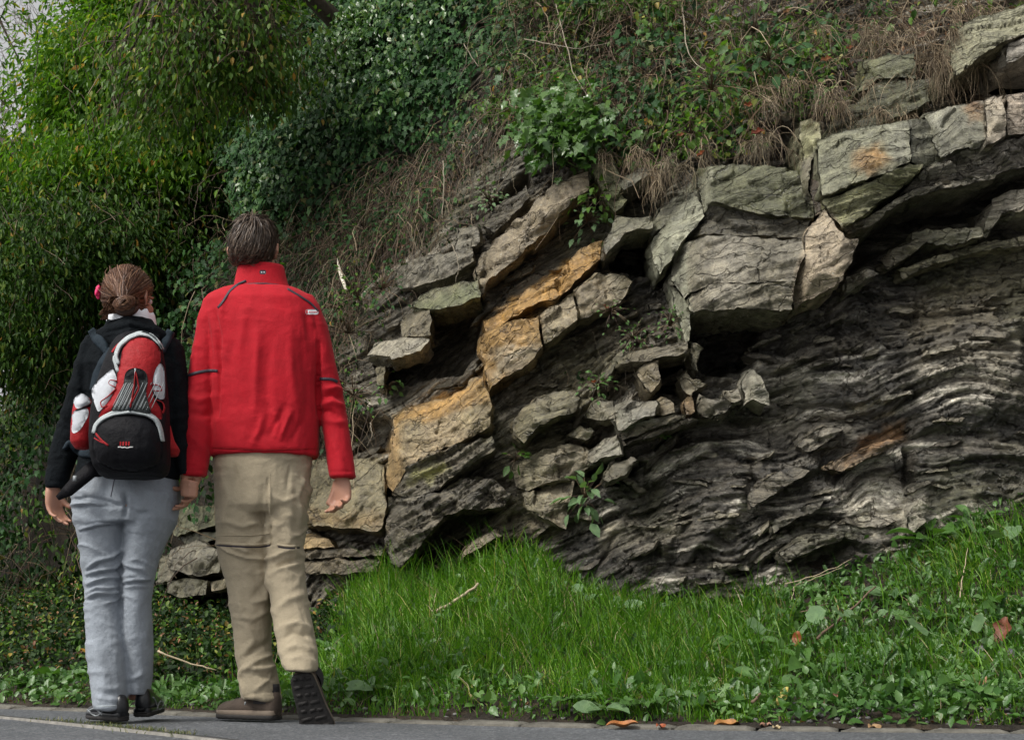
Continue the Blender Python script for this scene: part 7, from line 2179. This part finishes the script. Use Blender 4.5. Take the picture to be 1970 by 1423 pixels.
WEEDS = [
    (1520, 1235, 'round', 3, .115, 1.1, 'round pale leaf standing over the twig in the lower right grass', .9), (1562, 1300, 'dock', 7, .15, .9, 'dock plant with long upright leaves at the middle of the right verge', .6),
    (1470, 1330, 'dock', 6, .14, .7, 'dock plant just left of the bare soil patch', .5), (1640, 1290, 'dand', 9, .14, .6, 'toothed dandelion rosette above the bare soil patch', .45),
    (1838, 1255, 'round', 3, .12, 1.2, 'tall round leaf standing alone near the right edge', 1.0), (1790, 1340, 'dock', 8, .15, .8, 'broad dock plant at the lower right by the road', .6),
    (1850, 1360, 'dock', 8, .15, .8, 'broad dock plant with drooping leaves in the bottom right corner', .5), (1905, 1330, 'dand', 8, .14, .6, 'dandelion rosette at the right edge of the picture', .5),
    (1700, 1380, 'dand', 8, .09, .5, 'small toothed weed at the kerb in the bare soil', .4), (1620, 1400, 'dand', 7, .08, .5, 'tiny toothed weed right of the curled brown leaf', .4),
    (1380, 1375, 'dand', 9, .11, .5, 'dandelion rosette above the tan leaf at the kerb', .5), (1300, 1350, 'pale', 7, .10, .6, 'pale weed in the grass left of the tan leaf', .5),
    (1230, 1375, 'dand', 8, .10, .5, 'flat toothed weed above the large orange leaf', .4), (1160, 1370, 'pale', 7, .10, .6, 'grey-green weed at the foot of the grass bank', .4),
    (1100, 1350, 'dand', 7, .10, .5, 'toothed weed low in the middle of the bank', .4), (1790, 1050, 'dock', 7, .17, .9, 'dark broad-leaved plant against the pale shale at the right', .7),
    (1870, 1010, 'dock', 5, .16, 1.1, 'tall dock leaf leaning in front of the shale near the right edge', 1.0), (1905, 1060, 'round', 4, .12, 1.0, 'round-leaved weed in the grass at the right edge', .8),
    (1590, 1140, 'dand', 7, .12, .6, 'weed at the foot of the folded shale near the thin stalks', .5), (1540, 1190, 'dand', 8, .12, .6, 'feathery green weed behind the lying twig', .5),
    (1700, 1150, 'pale', 7, .13, .8, 'pale-leaved weed in the upper right grass', .7), (1760, 1200, 'dock', 7, .12, .8, 'broad-leaved weed in the middle of the right bank', .6),
    (1650, 1210, 'round', 4, .09, .9, 'two rounded leaves beside the end of the lying twig', .8), (1930, 1180, 'dock', 7, .14, .8, 'dock plant half out of the picture at the right', .6),
    (1430, 1250, 'dock', 6, .11, .7, 'dock plant in the grass left of the lying twig', .5), (1180, 1075, 'pale', 8, .13, .8, 'pale green weed at the top of the grass tongue between the rocks', .6),
    (1100, 1080, 'round', 6, .09, .8, 'round-leaved weed at the peak of the grass bank', .6), (1040, 1040, 'pale', 6, .08, .8, 'small weed where the grass tongue meets the rock', .6),
    (930, 1160, 'pale', 7, .10, .6, 'grey-green weed under the ledge in the upper grass', .4), (845, 1130, 'pale', 7, .09, .6, 'grey-green weed left of the grass peak', .4),
    (1280, 1290, 'pale', 6, .10, .7, 'pale broad weed in the middle of the grass', .6), (1060, 1210, 'pale', 6, .09, .6, 'greyish weed lying in the centre of the grass', .4),
    (830, 1245, 'pale', 6, .09, .6, 'pale leaves showing in the grass right of the khaki trousers', .5), (720, 1330, 'pale', 7, .11, .5, 'weed with pale lying leaves near the raised boot', .3),
    (640, 1180, 'dock', 8, .11, .9, 'leafy weed at the left end of the grass beside the khaki trousers', .7), (660, 1250, 'dand', 7, .10, .6, 'toothed weed at the left end of the grass bank', .5),
    (390, 1280, 'dock', 8, .12, .7, 'leafy weed between the two people', .6), (430, 1330, 'dand', 8, .12, .5, 'low toothed weed left of the planted boot', .4), (340, 1320, 'dand', 8, .12, .5, 'low toothed weed between the jeans and the khaki trousers', .4),
    (60, 1320, 'dand', 8, .12, .6, 'low weed at the left end of the verge', .5), (120, 1300, 'dock', 7, .12, .7, 'leafy weed left of the jeans', .6),
]
for (wx, wy, kd, n, L, upf, lb, st) in WEEDS:
    c = on_bank(wx, wy + 8) + Vector((0, -.03, .022)); L *= 1.12
    r_ = empty('verge_weed', tuple(c), lb, 'weed')
    az = rg_.uniform(0, 6.28) + np.arange(n) * 2.4
    el = rg_.uniform(.25, 1.0, n) * upf
    D = np.stack([np.cos(az), np.sin(az) * .8 - .25, el], 1); D = nrm(D)
    L_ = L * rg_.uniform(.6, 1.1, n)
    S0 = np.array(c) + D * (L_ * (.35 + .5 * st * (kd == 'round')))[:, None] * (1 if kd in ('round', 'dock') else .25)
    b = Build()
    for i in range(n):
        b.tube([np.array(c) - np.array([0, 0, .01]), (np.array(c) + S0[i]) / 2 + np.array([0, 0, .012]), S0[i]], [.0035, .003, .002], 5)
    b.obj('stalks', G_WEED, r_)
    dirs = nrm(D * np.array([1, 1, .5]) + np.array([0, -.15, -.05 if kd != 'round' else .2]))
    nn = np.array([0, -.75 if kd == 'round' else -.35, .8]) + jit(n, .25)
    place_leaves('leaf', PROT[kd], S0, dirs, nn, L_ * (.62 if kd == 'round' else .8), r_)

# fallen leaves by the kerb, traced one by one
def curled(L, Wd, curl, col, lobes=0):
    nu, nv = 15, 9; b = Build()
    u, v = np.meshgrid(np.linspace(0, 1, nu), np.linspace(-1, 1, nv), indexing='ij'); u = u.ravel(); v = v.ravel()
    w = Wd * np.sin(np.pi * np.clip(u * .94 + .03, 0, 1)) ** .7 * (1 + (.28 * np.sin(u * lobes * 6.28) if lobes else 0))
    x = (u - .5) * L; y = v * w * np.cos(curl * v * .7); z = abs(v) ** 1.6 * w * curl + .004 * np.sin(u * 9) + .16 * L * curl * (u - .5) ** 2 * 2
    me = mesh_np('fallen_leaf', np.stack([x, y, z + .002], 1), grid_faces(nu, nv))
    t = NT('fallen'); co = t.coord()
    c = t.mul(col, t.ramp(t.noise(co, 60, 4, .7), [(.3, (.5, .45, .4)), (.6, (1.1, 1.1, 1.1))])); t.l(c, t.b.inputs['Base Color']); t.b.inputs['Roughness'].default_value = .55
    t.l(t.bump(t.noise(co, 120, 3), .6, .003), t.b.inputs['Normal'])
    me.materials.append(t.m); return me


FALL = [(1196, 1397, .098, .024, .9, (.50, .19, .05), 0, .05, 'large curled orange-brown leaf on the kerb', 1), (1271, 1398, .035, .014, .6, (.42, .10, .03), 2, .3, 'small red-brown leaf scrap right of the large orange leaf', 1),
        (1396, 1396, .080, .030, .8, (.52, .24, .07), 0, .15, 'tan curled leaf with a stalk standing on the kerb', 1), (1470, 1397, .036, .018, .7, (.45, .25, .17), 0, -.2, 'small pinkish curled leaf right of the tan leaf', 1),
        (1491, 1400, .026, .012, .5, (.62, .50, .28), 0, .4, 'tiny cream leaf scrap beside the pinkish leaf', 1), (1506, 1378, .068, .016, .5, (.55, .45, .09), 0, 1.0, 'bright yellow upright leaf at the edge of the bare soil', 0),
        (1600, 1386, .065, .014, .9, (.28, .12, .06), 0, .5, 'curled reddish-brown leaf on the bare soil', 0), (1680, 1400, .045, .020, .5, (.40, .25, .12), 2, .2, 'crumpled tan leaf at the kerb right of the soil patch', 1),
        (1928, 1235, .10, .030, .8, (.24, .08, .04), 2, 1.2, 'large dark red-brown leaf hanging in the grass near the right edge', 0), (1533, 1240, .06, .022, .6, (.34, .10, .03), 0, 1.3, 'rust leaf upright behind the round pale weed leaf', 0),
        (1888, 1375, .09, .016, .9, (.36, .20, .10), 0, 1.1, 'long dry brown leaf leaning between the docks at lower right', 0), (1812, 1398, .05, .022, .6, (.45, .28, .10), 0, .3, 'yellow-brown leaf at the kerb under the dock plant', 1)]
for (fx, fy, L, Wd, cu, col, lo, rz, lb, flat) in FALL:
    o = bpy.data.objects.new('fallen_leaf', curled(L, Wd * 1.15, cu * .55, tuple(q_ * .7 for q_ in col), lo)); COL.objects.link(o)
    if flat:
        gx2, gy2 = on_ground(fx, min(fy, 1404) + 4); o.location = (gx2, gy2 - .03, .008); o.rotation_euler = (.15, -.05, rz)
    else:
        c = on_bank(fx, fy + 10); o.location = c + Vector((0, -.03, .04)); o.rotation_euler = (.5, -rz, .2)
    tag(o, lb, 'fallen leaf')
# dead leaves caught on the dead grass at the top
for (fx, fy, L, col, lb) in ((1590, 117, .085, (.45, .20, .08), 'tan-orange dead leaf caught in the dead grass near the top'), (1775, 70, .075, (.50, .36, .26), 'pale pinkish dead leaf below the top of the tangle'),
                             (1515, 25, .07, (.45, .26, .12), 'light brown dead leaf at the very top'), (1350, 298, .07, (.40, .11, .03), 'rust-red leaf above the dark slab'), (1458, 258, .10, (.30, .07, .03), 'deep red lobed leaf hanging by the hollow'),
                             (1440, 203, .065, (.42, .14, .05), 'orange-brown leaf beside the green sprig'), (1310, 262, .06, (.46, .20, .09), 'small orange leaf left of the red leaf'), (1165, 592, .05, (.50, .20, .10), 'small salmon-coloured leaf on the rubble'),
                             (1143, 735, .04, (.48, .13, .03), 'bright rust leaf above the small grey blocks'), (1635, 95, .06, (.40, .17, .07), 'folded brown leaf right of the tan-orange leaf')):
    L *= .62; col = tuple(c_ * .62 for c_ in col); o = bpy.data.objects.new('caught_leaf', curled(L, L * .34, .9, col, 2)); COL.objects.link(o)
    c = on_wall(np.array([float(fx)]), np.array([float(fy)]), .42 if fy < 400 else .27)[0]; o.location = c
    o.rotation_euler = (1.2 + R.uniform(-.3, .3), R.uniform(-.6, .6), R.uniform(-.4, .4)); tag(o, lb, 'dead leaf')


def twig_obj(pts, r, lb, mat, name='fallen_twig', lift=.03):
    P_ = np.array([np.array(on_bank(x, y + 6)) + np.array([0, -.04, lift + d]) for x, y, d in pts])
    t = np.linspace(0, len(P_) - 1, 10); Q_ = np.stack([np.interp(t, range(len(P_)), P_[:, i]) for i in range(3)], 1) + jit(10, .002)
    b = Build(); b.tube(Q_, np.linspace(r, r * .55, 10), 6); tag(b.obj(name, mat, smooth=True), lb, 'twig')


BW = m_simple('twig_bark', (.16, .105, .07), .8, 90, .6, .003, .3); PW = m_simple('straw', (.45, .36, .24), .7, 60, .4, .002, .2)
twig_obj([(1568, 1240, .0), (1620, 1212, .03), (1684, 1168, .06)], .006, 'brown twig lying slantwise on the right bank', BW)
twig_obj([(1508, 1088, .05), (1570, 1098, .05), (1640, 1104, .05)], .0028, 'long pale stalk lying level below the folded shale', PW, 'dry_stalk')
twig_obj([(1530, 1104, .04), (1575, 1113, .04), (1632, 1105, .04)], .0022, 'second pale stalk just under the long level one', PW, 'dry_stalk')
twig_obj([(1534, 1112, .04), (1526, 1150, .03), (1518, 1180, .0)], .0022, 'thin upright reddish stalk below the two level stalks', PW, 'dry_stalk')
twig_obj([(1500, 1205, .02), (1540, 1195, .02), (1590, 1180, .02)], .003, 'thin brown twig behind the slanting twig', BW)
twig_obj([(1446, 1398, .0), (1462, 1378, .02)], .006, 'stub of brown twig at the kerb', BW)
twig_obj([(1840, 1400, .0), (1850, 1352, .04)], .0055, 'upright brown stem among the docks at lower right', BW)
twig_obj([(1842, 1175, .03), (1858, 1095, .06)], .0025, 'pale straw standing in the grass at the right', PW, 'dry_stalk')
twig_obj([(842, 1092, .04), (880, 1075, .05), (922, 1045, .06)], .010, 'pale grey root running out of the rock at the top of the grass', PW, 'rock_root')
twig_obj([(305, 1196, .10), (380, 1190, .10), (420, 1178, .10)], .005, 'pale twig lying behind the couple between their legs', PW)
for (sx, sy, s, lb) in ((1535, 1382, .030, 'dark flat stone chip standing in the bare soil'), (1588, 1402, .022, 'grey stone chip at the kerb'), (1890, 1268, .055, 'dark slate stone in the grass near the right edge'), (1935, 1270, .05, 'second dark slate stone at the right edge'), (1560, 1340, .026, 'slate chip above the bare soil')):
    c = on_bank(sx, sy + 6); b = Build(); b.ell((0, 0, s * .3), (s, s * .6, s * .5), 9, 6)
    o = b.obj('stone_chip', m_simple('slate', (.085, .085, .095), .7, 60, .9, .006, .3)); v = get_v(o.data); set_v(o.data, v * (1 + .3 * (RNG.random((len(v), 1)) - .5)))
    o.location = c + Vector((0, -.02, .005)); o.rotation_euler = (R.uniform(-.4, .4), R.uniform(-.4, .4), R.uniform(0, 3)); tag(o, lb, 'stone')
